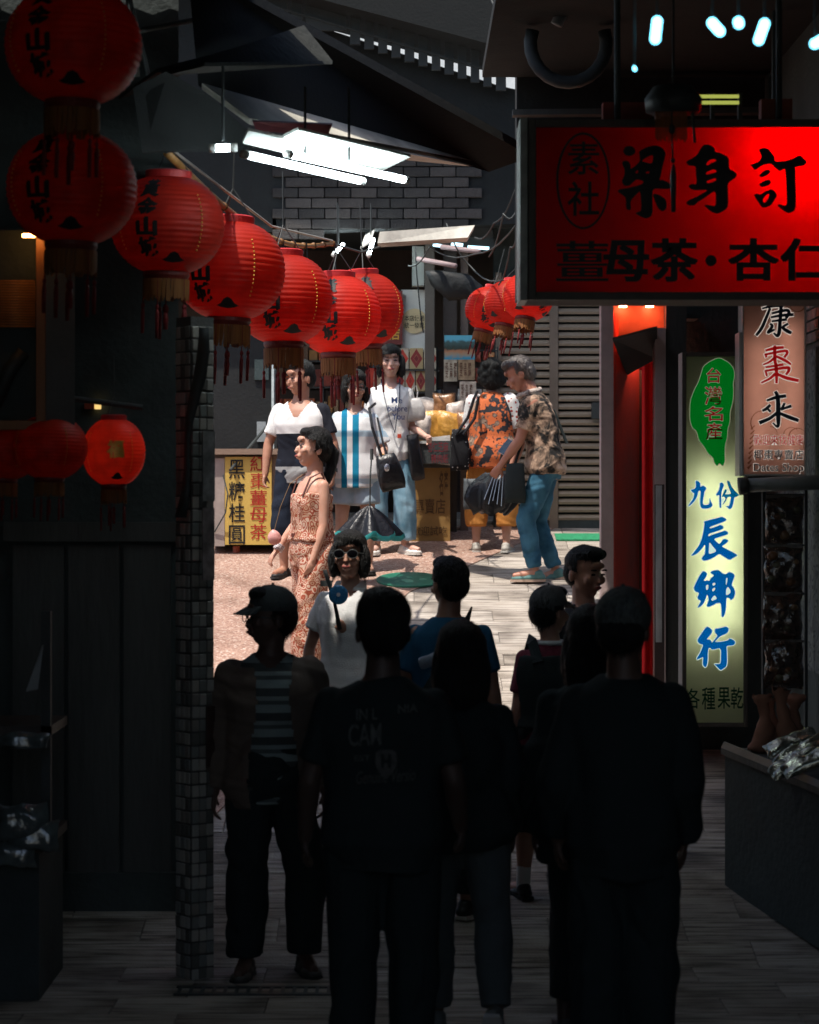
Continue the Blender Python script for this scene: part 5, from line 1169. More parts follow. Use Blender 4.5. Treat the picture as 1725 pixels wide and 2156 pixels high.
class Person:
    def __init__(s, label, x, d, H, heading=0, sex='f', lean=0, side=0, twist=0, yaw=0, pitch=0, roll=0, build=1.0, hs=1.04, skin_c=(0.50,0.28,0.20), arms=None, legs=None, z=None, sk='a', head_fwd=0.0):
        s.H = H; s.k = H/1.7; k = s.k; s.sex = sex; s.build = build; s.sk = skin(sk, skin_c); s.vox = 0.008; s.seed = int(abs(x)*1000+d*100) % 9999
        s.base = Vector((x, d, ground(d) if z is None else z))
        s.M = Matrix.Translation(s.base) @ Matrix.Rotation(R(heading),4,'Z')
        s.root = empty('person', s.base, label, 'person', None)
        s.lean, s.side, s.tw = R(lean), R(side), R(twist)
        s.hip_z = 0.505*H; s.sh_z = 0.815*H
        f = sex == 'f'
        s.rings = [(.455,.115,.100,.01),(.50,.170 if f else .160,.118,.012),(.55,.158 if f else .158,.112,.01),(.605,.128 if f else .146,.098,.004),(.66,.136 if f else .154,.106,0),(.72,.150 if f else .170,.118 if f else .115,-.006),(.762,.152 if f else .176,.106,-.002),(.792,.138 if f else .160,.094,.004),(.815,.104 if f else .122,.078,.010),(.835,.070 if f else .080,.062,.013),(.85,.056,.055,.014)]
        sw = (.140 if f else .164)*k*(.35+.65*build)
        s.J = {}
        for sd, sg in (('L',1),('R',-1)):
            sh = s.spine(Vector((sg*sw, 0.008, s.sh_z-0.045*k)))
            a = (arms or {}).get(sd, {})
            ud = s.rot3(a.get('u', (sg*.16,0.04,-1))); fd = s.rot3(a.get('f', (sg*.06,-.14,-1)))
            el = sh + ud.normalized()*0.168*H*a.get('ul',1); wr = el + fd.normalized()*0.146*H*a.get('fl',1)
            s.J['sh'+sd], s.J['el'+sd], s.J['wr'+sd] = sh, el, wr
            s.J['hd'+sd] = s.rot3(a.get('h', a.get('f', (sg*.06,-.14,-1)))).normalized(); s.J['pn'+sd] = a.get('pn', (-sg,0,0)); s.J['curl'+sd] = a.get('curl', 0.5)
            lg = (legs or {}).get(sd, {})
            hp = Vector((sg*.083*k*build, 0.005, s.hip_z-.02)); kd = Vector(lg.get('t', (sg*.02,-.03,-1))).normalized(); sd2 = Vector(lg.get('s', (sg*.0,.05,-1))).normalized()
            kn = hp + kd*0.235*H; an = kn + sd2*0.222*H
            s.J['hp'+sd], s.J['kn'+sd], s.J['an'+sd] = hp, kn, an
            s.J['ft'+sd] = R(lg.get('toe', sg*12)); s.J['fp'+sd] = R(lg.get('fp', 0))
        # set the lower foot on the ground
        lo = min(s.J['anL'].z, s.J['anR'].z) - 0.047*H
        for kk in list(s.J):
            if kk[:2] in ('sh','el','wr','hp','kn','an'): s.J[kk] = s.J[kk] - Vector((0,0,lo))
        s.lo = lo
        nk = s.spine(Vector((0,0.012,.845*H))) - Vector((0,0,lo)); s.neck = nk
        up = s.rot3((0,-.10-head_fwd,1)).normalized()
        s.hs = hs*k**0.4; s.hc = nk + up*(0.143*s.hs) 
        s.HM = Matrix.Translation(s.hc) @ Euler((R(pitch)+s.lean*0.35, R(roll), R(yaw)),'XYZ').to_matrix().to_4x4() @ Matrix.Scale(s.hs,4)
    def rot3(s, v):
        return Matrix.Rotation(s.tw,3,'Z') @ Vector(v)
    def spine(s, p):
        t = max(0.0, min(1.3, (p.z-s.hip_z)/(s.sh_z-s.hip_z)))
        q = Vector((p.x, p.y, 0)); q = Matrix.Rotation(s.tw*t,3,'Z') @ q
        # integrate a spine bending forward (towards -y) and sideways
        c = Vector((0,0,min(p.z, s.hip_z))); n = 8; L_ = max(0, p.z-s.hip_z)
        for i in range(n):
            tt = t*(i+.5)/n; a = s.lean*min(1,tt*1.3); b = s.side*tt
            c += Vector((math.sin(b), -math.sin(a), math.cos(a)*math.cos(b)))*L_/n
        a = s.lean*min(1,t*1.3)
        return c + Matrix.Rotation(a,3,'X') @ q
    def W(s, p): return s.M @ Vector(p)
    def ring(s, z, rx, ry, yo, n=24, e=2.3):
        out = []
        for i in range(n):
            a = 2*math.pi*i/n; ca, sa = math.cos(a), math.sin(a)
            out.append(s.spine(Vector((rx*abs(ca)**(2/e)*(1 if ca>0 else -1), yo+ry*abs(sa)**(2/e)*(1 if sa>0 else -1), z))) - Vector((0,0,s.lo)))
        return out
    def torso(s, mb, z0, z1, ease, flare=0.0, drop=0):
        """torso shell between two height fractions, ease metres wider than the body"""
        zs = sorted(set([z0,z1]+[r[0] for r in s.rings if z0 < r[0] < z1])); rr = []
        for z in zs:
            for a, b in zip(s.rings[:-1], s.rings[1:]):
                if a[0] <= z <= b[0]: t = (z-a[0])/(b[0]-a[0]); v = [a[q]+(b[q]-a[q])*t for q in range(1,4)]; break
            else: v = list(s.rings[0][1:]) if z < s.rings[0][0] else list(s.rings[-1][1:])
            e = ease*(1-0.55*max(0,(z-.79)/.06)); fl = flare*max(0,(z1-z)/(z1-z0))**1.5
            rr.append(s.ring(z*s.H, v[0]*(1+(s.build-1)*(1 if z < .76 else .6))*s.k+e+fl, v[1]*s.k*(0.5+0.5*s.build)+e+fl, v[2]*s.k))
        mb.loft(rr); return mb
    def limb(s, mb, a, b, ra, rb, flat=False, seg=14, bulge=0.0):
        a = Vector(a); b = Vector(b); pts = []; rs = []
        for i in range(6):
            t = i/5; pts.append(a.lerp(b,t)); rs.append(ra+(rb-ra)*t + bulge*math.sin(math.pi*min(1,t*1.4)))
        mb.tube(pts, rs, seg)
        if not flat: mb.ell(a,(ra,)*3,None,12,8).ell(b,(rb,)*3,None,12,8)
    def make_body(s, hands=True, feet=True, voxel=None, legs_skin=True):
        mb = MB(); k = s.k; J = s.J
        s.torso(mb, .455, .85, -0.006)
        f = s.sex == 'f'; ar = 0.9 if f else 1.05
        ar *= (0.6+.4*s.build)
        for sd in 'LR':
            s.limb(mb, J['sh'+sd], J['el'+sd], .046*ar*k, .036*ar*k, bulge=.004); s.limb(mb, J['el'+sd], J['wr'+sd], .037*ar*k, .025*ar*k, bulge=.004)
            s.limb(mb, J['hp'+sd], J['kn'+sd], .080*k*s.build**.5, .054*k, bulge=.006); s.limb(mb, J['kn'+sd], J['an'+sd], .052*k, .034*k, bulge=.010)
            an = J['an'+sd]; ft = J['ft'+sd]; fd = Vector((math.sin(ft), -math.cos(ft)*math.cos(J['fp'+sd]), -math.sin(J['fp'+sd])))
            mb.tube([an+Vector((0,.012,-.012)), an+fd*.10*k+Vector((0,0,-.03*k)), an+fd*.17*k+Vector((0,0,-.037*k))],[.034*k,.033*k,.022*k],10)
            # hand: palm, four fingers of different length and a thumb
            w = J['wr'+sd]; d = J['hd'+sd]; pn = Vector(J['pn'+sd]); pn = (pn - d*pn.dot(d)).normalized(); sd_ = d.cross(pn).normalized()*(1 if sd == 'L' else -1)
            sc = .95*k*(0.93 if f else 1.0)
            Mr = Matrix((sd_, pn, d)).transposed()
            mb.ell(w+d*.045*sc,(.039*sc,.017*sc,.052*sc),Mr,12,8)
            cu = J['curl'+sd]
            for i,(off,l) in enumerate(((-.029,.030),(-.010,.036),(.010,.038),(.028,.033))):
                p0 = w+d*.080*sc+sd_*off*sc*-1; a1 = cu*0.9; p1 = p0+(d*math.cos(a1)+pn*math.sin(a1))*l*sc; a2 = cu*2.0; p2 = p1+(d*math.cos(a2)+pn*math.sin(a2))*l*.85*sc
                mb.tube([p0-d*.02*sc,p0,p1,p2],[.0095*sc,.0095*sc,.0088*sc,.0072*sc],8)
            p0 = w+d*.018*sc+sd_*.028*sc; p1 = p0+(d*.6+sd_*.62+pn*.35).normalized()*.038*sc; p2 = p1+(d*.9+sd_*.1+pn*.4*(.5+cu)).normalized()*.03*sc
            mb.tube([p0,p1,p2],[.013*sc,.011*sc,.0085*sc],8)
        # neck and head
        mb.tube([s.neck-Vector((0,0,.05)), s.neck, s.HM @ Vector((0,.016,-.05))],[.062*k,(.049 if f else .056)*s.hs,.050*s.hs],14)
        R3 = s.HM.to_3x3()
        def he(c, r): mb.ell(s.HM @ Vector(c), r, R3, 18, 12)
        he((0,.012,.034),(.075,.093,.086)); he((0,-.020,-.020),(.064,.070,.086)); he((0,-.036,-.080),(.038,.040,.032)); he((0,-.085,.045),(.045,.014,.02))
        he((0,-.094,-.018),(.010,.016,.022)); he((0,-.104,-.030),(.014,.011,.010)); he((0,-.086,-.058),(.026,.014,.018))
        for sg in (1,-1): he((sg*.077,.012,-.012),(.010,.019,.031)); he((sg*.042,-.070,-.025),(.022,.020,.022))
        if s.tilt: pass
        mb.v = [tuple(s.W(p)) for p in mb.v]
        me = remesh(mb, voxel or s.vox, 3); s.finish(me, 'body', s.sk)
        return s
    tilt = None
    def finish(s, me, name, material, parent=None, smooth=True):
        off = s.base
        n = len(me.vertices); co = np.empty(n*3); me.vertices.foreach_get('co', co); co = co.reshape(-1,3) - np.array(off); me.vertices.foreach_set('co', co.reshape(-1)); me.update()
        me.materials.clear(); return link(name, me, material, parent or s.root, smooth)
    def garment(s, mb, name, material, voxel=0.010, amp=0.004, sc=16, smooth=4, dirn=(1,1,1), keep=None, parent=None):
        mb.v = [tuple(s.W(p)) for p in mb.v]
        me = remesh(mb, voxel, smooth); 
        if amp: wrinkle(me, amp, sc, s.seed+len(name), dirn)
        if keep: cut(me, keep)
        return s.finish(me, name, material, parent)
    def top(s, material, hem=.52, sleeve=.55, ease=.012, flare=.02, neck=.842, wide=1.0, name='shirt', amp=.006, sc=15, sl_l=None, voxel=.010, arms='LR', vneck=None):
        mb = MB(); k = s.k; s.torso(mb, hem, neck, ease, flare)
        for sd in arms:
            sl = (sl_l or {}).get(sd, sleeve)
            if sl <= 0: continue
            a, b, c = s.J['sh'+sd], s.J['el'+sd], s.J['wr'+sd]; r0 = .044*k+ease*.5; r1 = .047*k*wide+ease*.7
            mb.ell(a,(r0,)*3,None,12,8)
            if sl <= 1: s.limb(mb, a, a.lerp(b,sl), r0, r1, True)
            else:
                s.limb(mb, a, b, r0, .047*k*wide+ease*.6, True); mb.ell(b,(.047*k*wide+ease*.6,)*3,None,12,8); s.limb(mb, b, b.lerp(c,sl-1), .047*k*wide+ease*.6, .036*k*wide+ease*.4, True)
        inv = s.M.inverted()
        def kp(c):
            q = inv @ c; dz = q.z-(s.neck.z-(vneck or .06)); return not (q.y < -.01 and dz > 0 and abs(q.x) < .012+dz*(.62 if vneck else 1.1))
        return s.garment(mb, name, material, voxel, amp, sc, dirn=(1,1,.55), keep=kp if arms else None)
    def pants(s, material, leg=1.85, waist=.60, ease=.008, wide=1.0, cuff=1.0, name='trousers', amp=.006, sc=17, voxel=.010):
        """leg: 0..1 along the thigh, 1..2 along the shin"""
        mb = MB(); k = s.k; s.torso(mb, .455, waist, ease)
        for sd in 'LR':
            a, b, c = s.J['hp'+sd], s.J['kn'+sd], s.J['an'+sd]; r0 = .088*k*s.build**.5+ease; r1 = .062*k*wide+ease; r2 = .050*k*wide*cuff+ease
            mb.ell(a,(r0,)*3,None,12,8)
            if leg <= 1: s.limb(mb, a, a.lerp(b,leg), r0, (r0+(r1-r0)*leg)*cuff, True)
            else:
                s.limb(mb, a, b, r0, r1, True); mb.ell(b,(r1,)*3,None,12,8); s.limb(mb, b, b.lerp(c,leg-1), r1, r2, True, bulge=.004)
        return s.garment(mb, name, material, voxel, amp, sc, dirn=(1,1,.6))
    def shoes(s, material, sole=None, sides='LR', name='shoe', ln=1.0, low=True):
        k = s.k
        for sd in sides:
            an = s.J['an'+sd]; ft = s.J['ft'+sd]; fp = s.J['fp'+sd]
            Mf = Matrix.Translation(an) @ Matrix.Rotation(ft,4,'Z') @ Matrix.Rotation(fp,4,'X') @ Matrix.Scale(k,4)
            mb = MB(); R3 = Mf.to_3x3()
            for c, r in (((0,.03,-.045),(.040,.048,.034)),((0,-.04,-.048),(.043,.08,.032)),((0,-.115,-.054),(.047,.070,.024)),((0,.012,-.015),(.041,.045,.034)),((0,-.04,-.032),(.036,.05,.030))):
                mb.ell(Mf @ Vector(c), r, R3, 14, 10)
            mb.v = [tuple(s.W(p)) for p in mb.v]; me = remesh(mb, .007, 3); o = s.finish(me, name, material)
            so = MB(); lo = []
            for zz in (-.078,-.060):
                lo.append([Mf @ Vector((x_*(1.0 if zz < -.07 else .97), y_, zz)) for x_, y_ in ((.034,.072),(.043,.03),(.040,-.03),(.050,-.10),(.042,-.16),(.015,-.187),(-.015,-.187),(-.042,-.16),(-.050,-.10),(-.040,-.03),(-.043,.03),(-.034,.072))])
            so.loft(lo); so.v = [tuple(s.W(p)) for p in so.v]
            so.build('sole', sole or M_sole, o)
    def face(s, lips=M_lip, brow=M_hair):
        R3 = (s.M @ s.HM).to_3x3()
        def he(nm, c, r, m): MB().ell(s.W(s.HM @ Vector(c)), r, R3, 10, 6).build(nm, m, s.root, smooth=True)
        for sg in (1,-1):
            he('eye', (sg*.031,-.0905,.004),(.015,.005,.0055),M_eye); he('eyebrow', (sg*.033,-.095,.026),(.020,.006,.0042),brow)
        he('lips', (0,-.0995,-.058),(.021,.006,.0075),lips)
    def hair(s, style='short', material=None, seed=1, amp=.0022):
        mb = MB(); HM = s.HM; R3 = HM.to_3x3()
        def he(c, r): mb.ell(HM @ Vector(c), r, R3, 18, 12)
        he((0,.016,.046),(.086,.100,.090))
        if style in ('short','crop'): he((0,.05,.0),(.078,.068,.080)); he((0,-.045,.098),(.062,.05,.034))
        if style == 'crop': he((0,-.03,.10),(.06,.065,.035))
        if style == 'bob':
            he((0,.045,-.02),(.098,.078,.105)); he((.078,-.012,-.03),(.030,.052,.085)); he((-.078,-.012,-.03),(.030,.052,.085)); he((0,-.062,.075),(.072,.044,.042)); he((-.03,-.085,.05),(.04,.022,.026))
        if style == 'curly':
            he((0,.02,.03),(.105,.115,.10)); he((0,.06,-.03),(.10,.075,.09))
            for i in range(14):
                a = i*.9; he((.085*math.cos(a),.03+.08*math.sin(a),.02+.06*math.sin(a*1.7)),(.034,.034,.034))
        if style == 'tied':
            he((0,.05,.02),(.080,.070,.080)); he((.074,.0,.03),(.018,.06,.05)); he((-.074,.0,.03),(.018,.06,.05)); he((0,-.05,.088),(.06,.04,.03))
        if style in ('pony','long'):
            he((0,.05,.005),(.080,.070,.088)); he((0,-.05,.088),(.06,.04,.03))
            for sg in (1,-1): he((sg*.070,-.005,.03),(.022,.06,.055))
        if style == 'long': he((0,.055,-.09),(.095,.06,.14)); he((.078,.01,-.07),(.03,.05,.11)); he((-.078,.01,-.07),(.03,.05,.11))
        if style == 'pony':
            mb.tube([HM @ Vector(c) for c in ((0,.10,.03),(0,.135,-.01),(.005,.125,-.09),(.01,.11,-.17),(.012,.10,-.23))],[.028*s.hs,.034*s.hs,.034*s.hs,.027*s.hs,.010*s.hs],12)
        mb.v = [tuple(s.W(p)) for p in mb.v]
        me = remesh(mb, .0075, 2); inv = (s.M @ HM).inverted()
        # fine locks: shallow vertical grooves
        n = len(me.vertices); rng = random.Random(s.seed+seed)
        for v in me.vertices:
            q = inv @ v.co; a = math.atan2(q.x, q.y-.02)
            g = math.sin(a*52+3*math.sin(q.z*26)+rng.random()*.9)*.6+mnoise.noise(q*24)*1.5
            v.co += v.normal*(amp*g)
        fl = {'bob':.044,'long':.06}.get(style,.066)
        def keep(c):
            q = inv @ c; j = mnoise.noise(q*45)*.010
            if style == 'bob': return not (q.y < -.030 and q.z < fl+j and abs(q.x) < .058+j)
            if style in ('long','pony','tied'):
                if q.y < -.018 and q.z < .068+j-abs(q.x)*.35: return False
                return not (style == 'tied' and q.z < -.075+j)
            if style == 'curly': return not (q.y < -.05 and q.z < .04+j and abs(q.x) < .06)
            if q.y < -.022+j and q.z < .068+j: return False
            if q.y < .012 and q.z < -.005+j: return False
            if abs(q.x) > .066 and q.y < .030 and q.z < .006: return False
            return q.z > -.085+j
        cut(me, keep)
        # loose strands lying over the mass and sticking out of its edge
        bm = bmesh.new(); bm.from_mesh(me); bm.normal_update(); vs = list(bm.verts); curl = 1.0 if style == 'curly' else 0.0
        for v in rng.sample(vs, min(len(vs), 900)):
            nn = v.normal.copy(); c = v.co.copy(); q = inv @ c
            down = Vector((q.x*1.5, .35 if q.z > .05 else .1, -1.0 if q.z < .10 else -.35)); down = (s.M @ HM).to_3x3() @ down; down = (down - nn*down.dot(nn)*.8)
            if down.length < 1e-5: continue
            down.normalize(); rv = Vector((rng.uniform(-1,1), rng.uniform(-1,1), rng.uniform(-1,1)))
            ln = rng.uniform(.015,.042)*(1.1 if style != 'crop' else .5); d1 = (down + nn*rng.uniform(.05,.38) + rv*(.25+.6*curl)).normalized(); d2 = (d1*.6 + down*.6 - nn*.15 + rv*.3*curl).normalized()
            t = d1.cross(nn)
            if t.length < 1e-5: continue
            t = t.normalized()*rng.uniform(.0007,.0016); b0 = c - nn*.002
            p1 = b0 + d1*ln*.55 + nn*.002; p2 = p1 + d2*ln*.6
            a_ = [bm.verts.new(x) for x in (b0-t, b0+t, p1+t*.8, p1-t*.8, p2)]
            bm.faces.new(a_[:4]); bm.faces.new((a_[3], a_[2], a_[4]))
        bm.to_mesh(me); bm.free()
        return s.finish(me, 'hair', material or M_hair)
    def cap(s, material, brim_dir=0, brim=True, low=.03):
        HM = s.HM; R3 = HM.to_3x3(); mb = MB(); mb.ell(HM @ Vector((0,.012,.045)),(.092,.106,.092),R3,20,14); mb.ell(HM @ Vector((0,.0,.07)),(.08,.09,.07),R3,20,14)
        mb.v = [tuple(s.W(p)) for p in mb.v]; me = remesh(mb,.008,2); inv = (s.M @ HM).inverted()
        cut(me, lambda c: (inv @ c).z > low-.02*((inv @ c).y > .05))
        o = s.finish(me, 'cap', material)
        MB().ell(s.W(HM @ Vector((0,.01,.142))),(.007,.007,.005),None,8,5).build('button', material, o)
        if brim:
            a0 = R(brim_dir); Mb = HM @ Matrix.Rotation(a0,4,'Z'); top_, bot = [], []
            pts = [(math.sin(t)*.076, -.072-.088*max(0,math.cos(t))**.8, .036-.020*max(0,math.cos(t))-.25*abs(math.sin(t))**2*.06) for t in [(-1.45+2.9*i/12) for i in range(13)]]
            pts += [(math.sin(t)*.074, -.060-.028*math.cos(t), .046) for t in [(1.45-2.9*i/12) for i in range(13)]]
            m2 = MB(); m2.prism([Mb @ Vector(p_) for p_ in pts], (0,0,.006)); m2.v = [tuple(s.W(p_)) for p_ in m2.v]
            m2.build('brim', material, o, smooth=False)
        return o
    def glasses(s, dark=True, up=0.0, wire=False):
        HM = s.HM @ Matrix.Translation((0,0,0)); o = None; g = MB()
        yb, zb = (-.102, .004) if not up else (-.070, .098)
        for sg in (1,-1):
            pts = [s.W(HM @ Vector((sg*.034+.027*math.cos(t), yb-.002+.010*abs(sg*.034+.027*math.cos(t))*6*.05+up*.0, zb+.021*math.sin(t)))) for t in [k*math.pi/8 for k in range(16)]]
            g.tube(pts+[pts[0]],.0022,6)
            g.tube([s.W(HM @ Vector((sg*.060,yb+.003,zb+.006))), s.W(HM @ Vector((sg*.084,yb+.03,zb+.004))), s.W(HM @ Vector((sg*.086,.015 if not up else .03,zb-.006)))],.0024,6)
        g.tube([s.W(HM @ Vector((-.008,yb-.004,zb+.005))), s.W(HM @ Vector((.008,yb-.004,zb+.005)))],.0022,6)
        o = g.build('glasses', M_black, s.root)
        if dark:
            for sg in (1,-1):
                R3 = (s.M @ HM).to_3x3(); MB().ell(s.W(HM @ Vector((sg*.034,yb-.001,zb))),(.027,.004,.021),R3,14,6).build('lens', mat('dark_lens',(0.003,0.003,0.004),0.9,spec=0.0), o, smooth=True)
        return o
    def band(s, sd, t, material, w=.012, r=.036, name='bracelet', n=1):
        a, b = s.J['el'+sd], s.J['wr'+sd]; ax = (b-a).normalized(); c = a.lerp(b,t)
        q = ax.to_track_quat('Z','Y').to_matrix().to_4x4(); m = MB()
        for i in range(n): m.lathe([(r*s.k*.8,-w/2+i*w*1.25),(r*s.k,-w/2+i*w*1.25),(r*s.k,w/2+i*w*1.25),(r*s.k*.8,w/2+i*w*1.25)],Matrix.Translation(c) @ q,18)
        m.v = [tuple(s.W(p)) for p in m.v]; return m.build(name, material, s.root, smooth=False)
    def strap(s, pts, w, material, name='strap', parent=None):
        """flat belt through local points"""
        m = MB(); rings = []
        pts = [Vector(p) for p in pts]
        for i, p in enumerate(pts):
            t = (pts[min(i+1,len(pts)-1)]-pts[max(i-1,0)]).normalized(); out = Vector((p.x*.3, p.y,0)).normalized() if (abs(p.y)+abs(p.x)) > 1e-6 else Vector((0,-1,0)); sd = t.cross(out).normalized()*w/2; out = sd.cross(t).normalized()*.004
            rings.append([s.W(q) for q in (p-sd-out,p+sd-out,p+sd+out,p-sd+out)])
        return m.loft(rings).build(name, material, parent or s.root)
def zc(p, zlist, material_stops): pass

# ---------------------------------------------------------------- cloth materials
def cloth(name, c, rough=.85, var=.12, transl=0.0): return mat(name, c, rough, var, 9, .25, 160, 0, .2, (1,1,1), transl)
def axes(n):
    tc = N(n,'ShaderNodeTexCoord'); sp = N(n,'ShaderNodeSeparateXYZ'); L(n,tc.outputs['Object'],sp.inputs[0]); return tc, sp
def fin(n, out, col, rough=.85):
    b = N(n,'ShaderNodeBsdfPrincipled'); L(n,col,b.inputs['Base Color']); b.inputs['Roughness'].default_value = rough; b.inputs['Specular IOR Level'].default_value = .2
    tc = N(n,'ShaderNodeTexCoord'); nz = N(n,'ShaderNodeTexNoise'); nz.inputs['Scale'].default_value = 150; L(n,tc.outputs['Object'],nz.inputs['Vector']); bp = N(n,'ShaderNodeBump'); bp.inputs['Strength'].default_value = .2; bp.inputs['Distance'].default_value = .01; L(n,nz.outputs[0],bp.inputs['Height']); L(n,bp.outputs[0],b.inputs['Normal'])
    L(n,b.outputs[0],out.inputs[0])
def scaled(n, o, a, b_=0.0):
    m = N(n,'ShaderNodeMath',operation='MULTIPLY_ADD'); m.inputs[1].default_value = a; m.inputs[2].default_value = b_; L(n,o,m.inputs[0]); return m.outputs[0]
def zband(name, stops, top=2.0):
    m, n, out = newmat(name); tc, sp = axes(n); fin(n, out, ramp(n, scaled(n,sp.outputs[2],1/top), [(z/top,c) for z,c in stops],'CONSTANT')); return m
def plaid():
    m, n, out = newmat('blue_plaid'); tc, sp = axes(n)
    x = scaled(n, sp.outputs[0], 1.6, 0.5); W_ = (0.74,0.75,0.76); Bl = (0.008,0.20,0.34); Pa = (0.42,0.56,0.68)
    c1 = ramp(n, x, [(0,W_),(.335,Bl),(.405,W_),(.47,Bl),(.55,W_),(.80,Pa),(.84,W_)],'CONSTANT')
    c2 = ramp(n, scaled(n,sp.outputs[2],.5), [(0,(1,1,1)),(.345,(.62,.78,.9)),(.365,(1,1,1)),(.525,(.62,.80,.92)),(.548,(1,1,1)),(.60,(.7,.84,.94)),(.615,(1,1,1))],'CONSTANT')
    mx = N(n,'ShaderNodeMixRGB',blend_type='MULTIPLY'); mx.inputs[0].default_value = 1; L(n,c1,mx.inputs[1]); L(n,c2,mx.inputs[2]); fin(n,out,mx.outputs[0]); return m
def paisley():
    m, n, out = newmat('paisley_cloth'); tc, sp = axes(n)
    nz = N(n,'ShaderNodeTexNoise'); nz.inputs['Scale'].default_value = 7; L(n,tc.outputs['Object'],nz.inputs['Vector'])
    mx = N(n,'ShaderNodeMixRGB'); mx.inputs[0].default_value = .09; L(n,tc.outputs['Object'],mx.inputs[1]); L(n,nz.outputs['Color'],mx.inputs[2])
    v = N(n,'ShaderNodeTexVoronoi'); v.inputs['Scale'].default_value = 27; L(n,mx.outputs[0],v.inputs['Vector'])
    s_ = N(n,'ShaderNodeMath',operation='SINE'); L(n,scaled(n,v.outputs['Distance'],21),s_.inputs[0])
    sc = N(n,'ShaderNodeSeparateColor'); L(n,v.outputs['Color'],sc.inputs[0])
    c1 = ramp(n, scaled(n,s_.outputs[0],.5,.5), [(0,(0.62,0.44,0.33)),(.42,(0.66,0.50,0.40)),(.62,(0.46,0.13,0.07)),(1,(0.34,0.08,0.05))])
    c2 = ramp(n, sc.outputs[0], [(0,(1,1,1)),(.55,(1,1,1)),(.6,(.75,.6,.5)),(.8,(.55,.42,.36)),(1,(1,.9,.8))])
    m2 = N(n,'ShaderNodeMixRGB',blend_type='MULTIPLY'); m2.inputs[0].default_value = 1; L(n,c1,m2.inputs[1]); L(n,c2,m2.inputs[2]); fin(n,out,m2.outputs[0],.7); return m
def tiedye(name, cols, sc=5.0, sharp=.1):
    m, n, out = newmat(name); tc, sp = axes(n); nz = N(n,'ShaderNodeTexNoise'); nz.inputs['Scale'].default_value = sc; nz.inputs['Detail'].default_value = 5; nz.inputs['Roughness'].default_value = .65; nz.inputs['Distortion'].default_value = .5; L(n,tc.outputs['Object'],nz.inputs['Vector'])
    k = len(cols); fin(n,out,ramp(n,nz.outputs[0],[(.33+.36*i/(k-1),c) for i,c in enumerate(cols)])); return m
def dots(name, base, dot, sc, th):
    m, n, out = newmat(name); tc, sp = axes(n); v = N(n,'ShaderNodeTexVoronoi'); v.inputs['Scale'].default_value = sc; v.inputs['Randomness'].default_value = .5; L(n,tc.outputs['Object'],v.inputs['Vector']); fin(n,out,ramp(n,v.outputs['Distance'],[(0,dot),(th,base)],'CONSTANT')); return m
def orange_print():
    m, n, out = newmat('orange_print'); tc, sp = axes(n)
    nz = N(n,'ShaderNodeTexNoise'); nz.inputs['Scale'].default_value = 6.5; nz.inputs['Detail'].default_value = 3; nz.inputs['Roughness'].default_value = .7; L(n,tc.outputs['Object'],nz.inputs['Vector'])
    v = N(n,'ShaderNodeTexVoronoi'); v.inputs['Scale'].default_value = 30; v.inputs['Randomness'].default_value = .6; L(n,tc.outputs['Object'],v.inputs['Vector'])
    big = ramp(n,nz.outputs[0],[(0,(0.03,0.03,0.035)),(.45,(0.03,0.03,0.035)),(.47,(0.56,0.14,0.05)),(.56,(0.56,0.14,0.05)),(.585,(0.09,0.075,0.065)),(.64,(0.32,0.22,0.16))],'LINEAR')
    sp2 = ramp(n,v.outputs['Distance'],[(0,(.22,.08,.05)),(.16,(1,1,1))],'CONSTANT')
    mx = N(n,'ShaderNodeMixRGB',blend_type='MULTIPLY'); mx.inputs[0].default_value = 1; L(n,big,mx.inputs[1]); L(n,sp2,mx.inputs[2]); fin(n,out,mx.outputs[0]); return m
def denim(name, a, b):
    m, n, out = newmat(name); tc, sp = axes(n); nz = N(n,'ShaderNodeTexNoise'); nz.inputs['Scale'].default_value = 6; nz.inputs['Detail'].default_value = 7; L(n,tc.outputs['Object'],nz.inputs['Vector']); fin(n,out,ramp(n,nz.outputs[0],[(.35,a),(.68,b)])); return m
def stripes(name, cols, period):
    m, n, out = newmat(name); tc, sp = axes(n); f = N(n,'ShaderNodeMath',operation='FRACT'); L(n,scaled(n,sp.outputs[2],1/period),f.inputs[0]); k = len(cols); fin(n,out,ramp(n,f.outputs[0],[(i/k,c) for i,c in enumerate(cols)],'CONSTANT')); return m
C_black = cloth('black_cloth',(0.024,0.032,0.033)); C_white = cloth('white_cotton',(0.74,0.74,0.73),.85,.05)
C_navy = cloth('navy_cotton',(0.018,0.095,0.18)); C_dark = cloth('charcoal_cloth',(0.026,0.034,0.035))
M_leather = mat('black_leather',(0.014,0.014,0.016),.32,.3,12,.3,40)
M_umb = mat('umbrella_black',(0.012,0.013,0.016),.35,.3,10,.3,40); M_teal = mat('umbrella_teal',(0.03,0.30,0.30),.5)
def X(px,d): return (px-862.5)*d/F
def held(name, label, cat, loc): return empty(name, loc, label, cat)
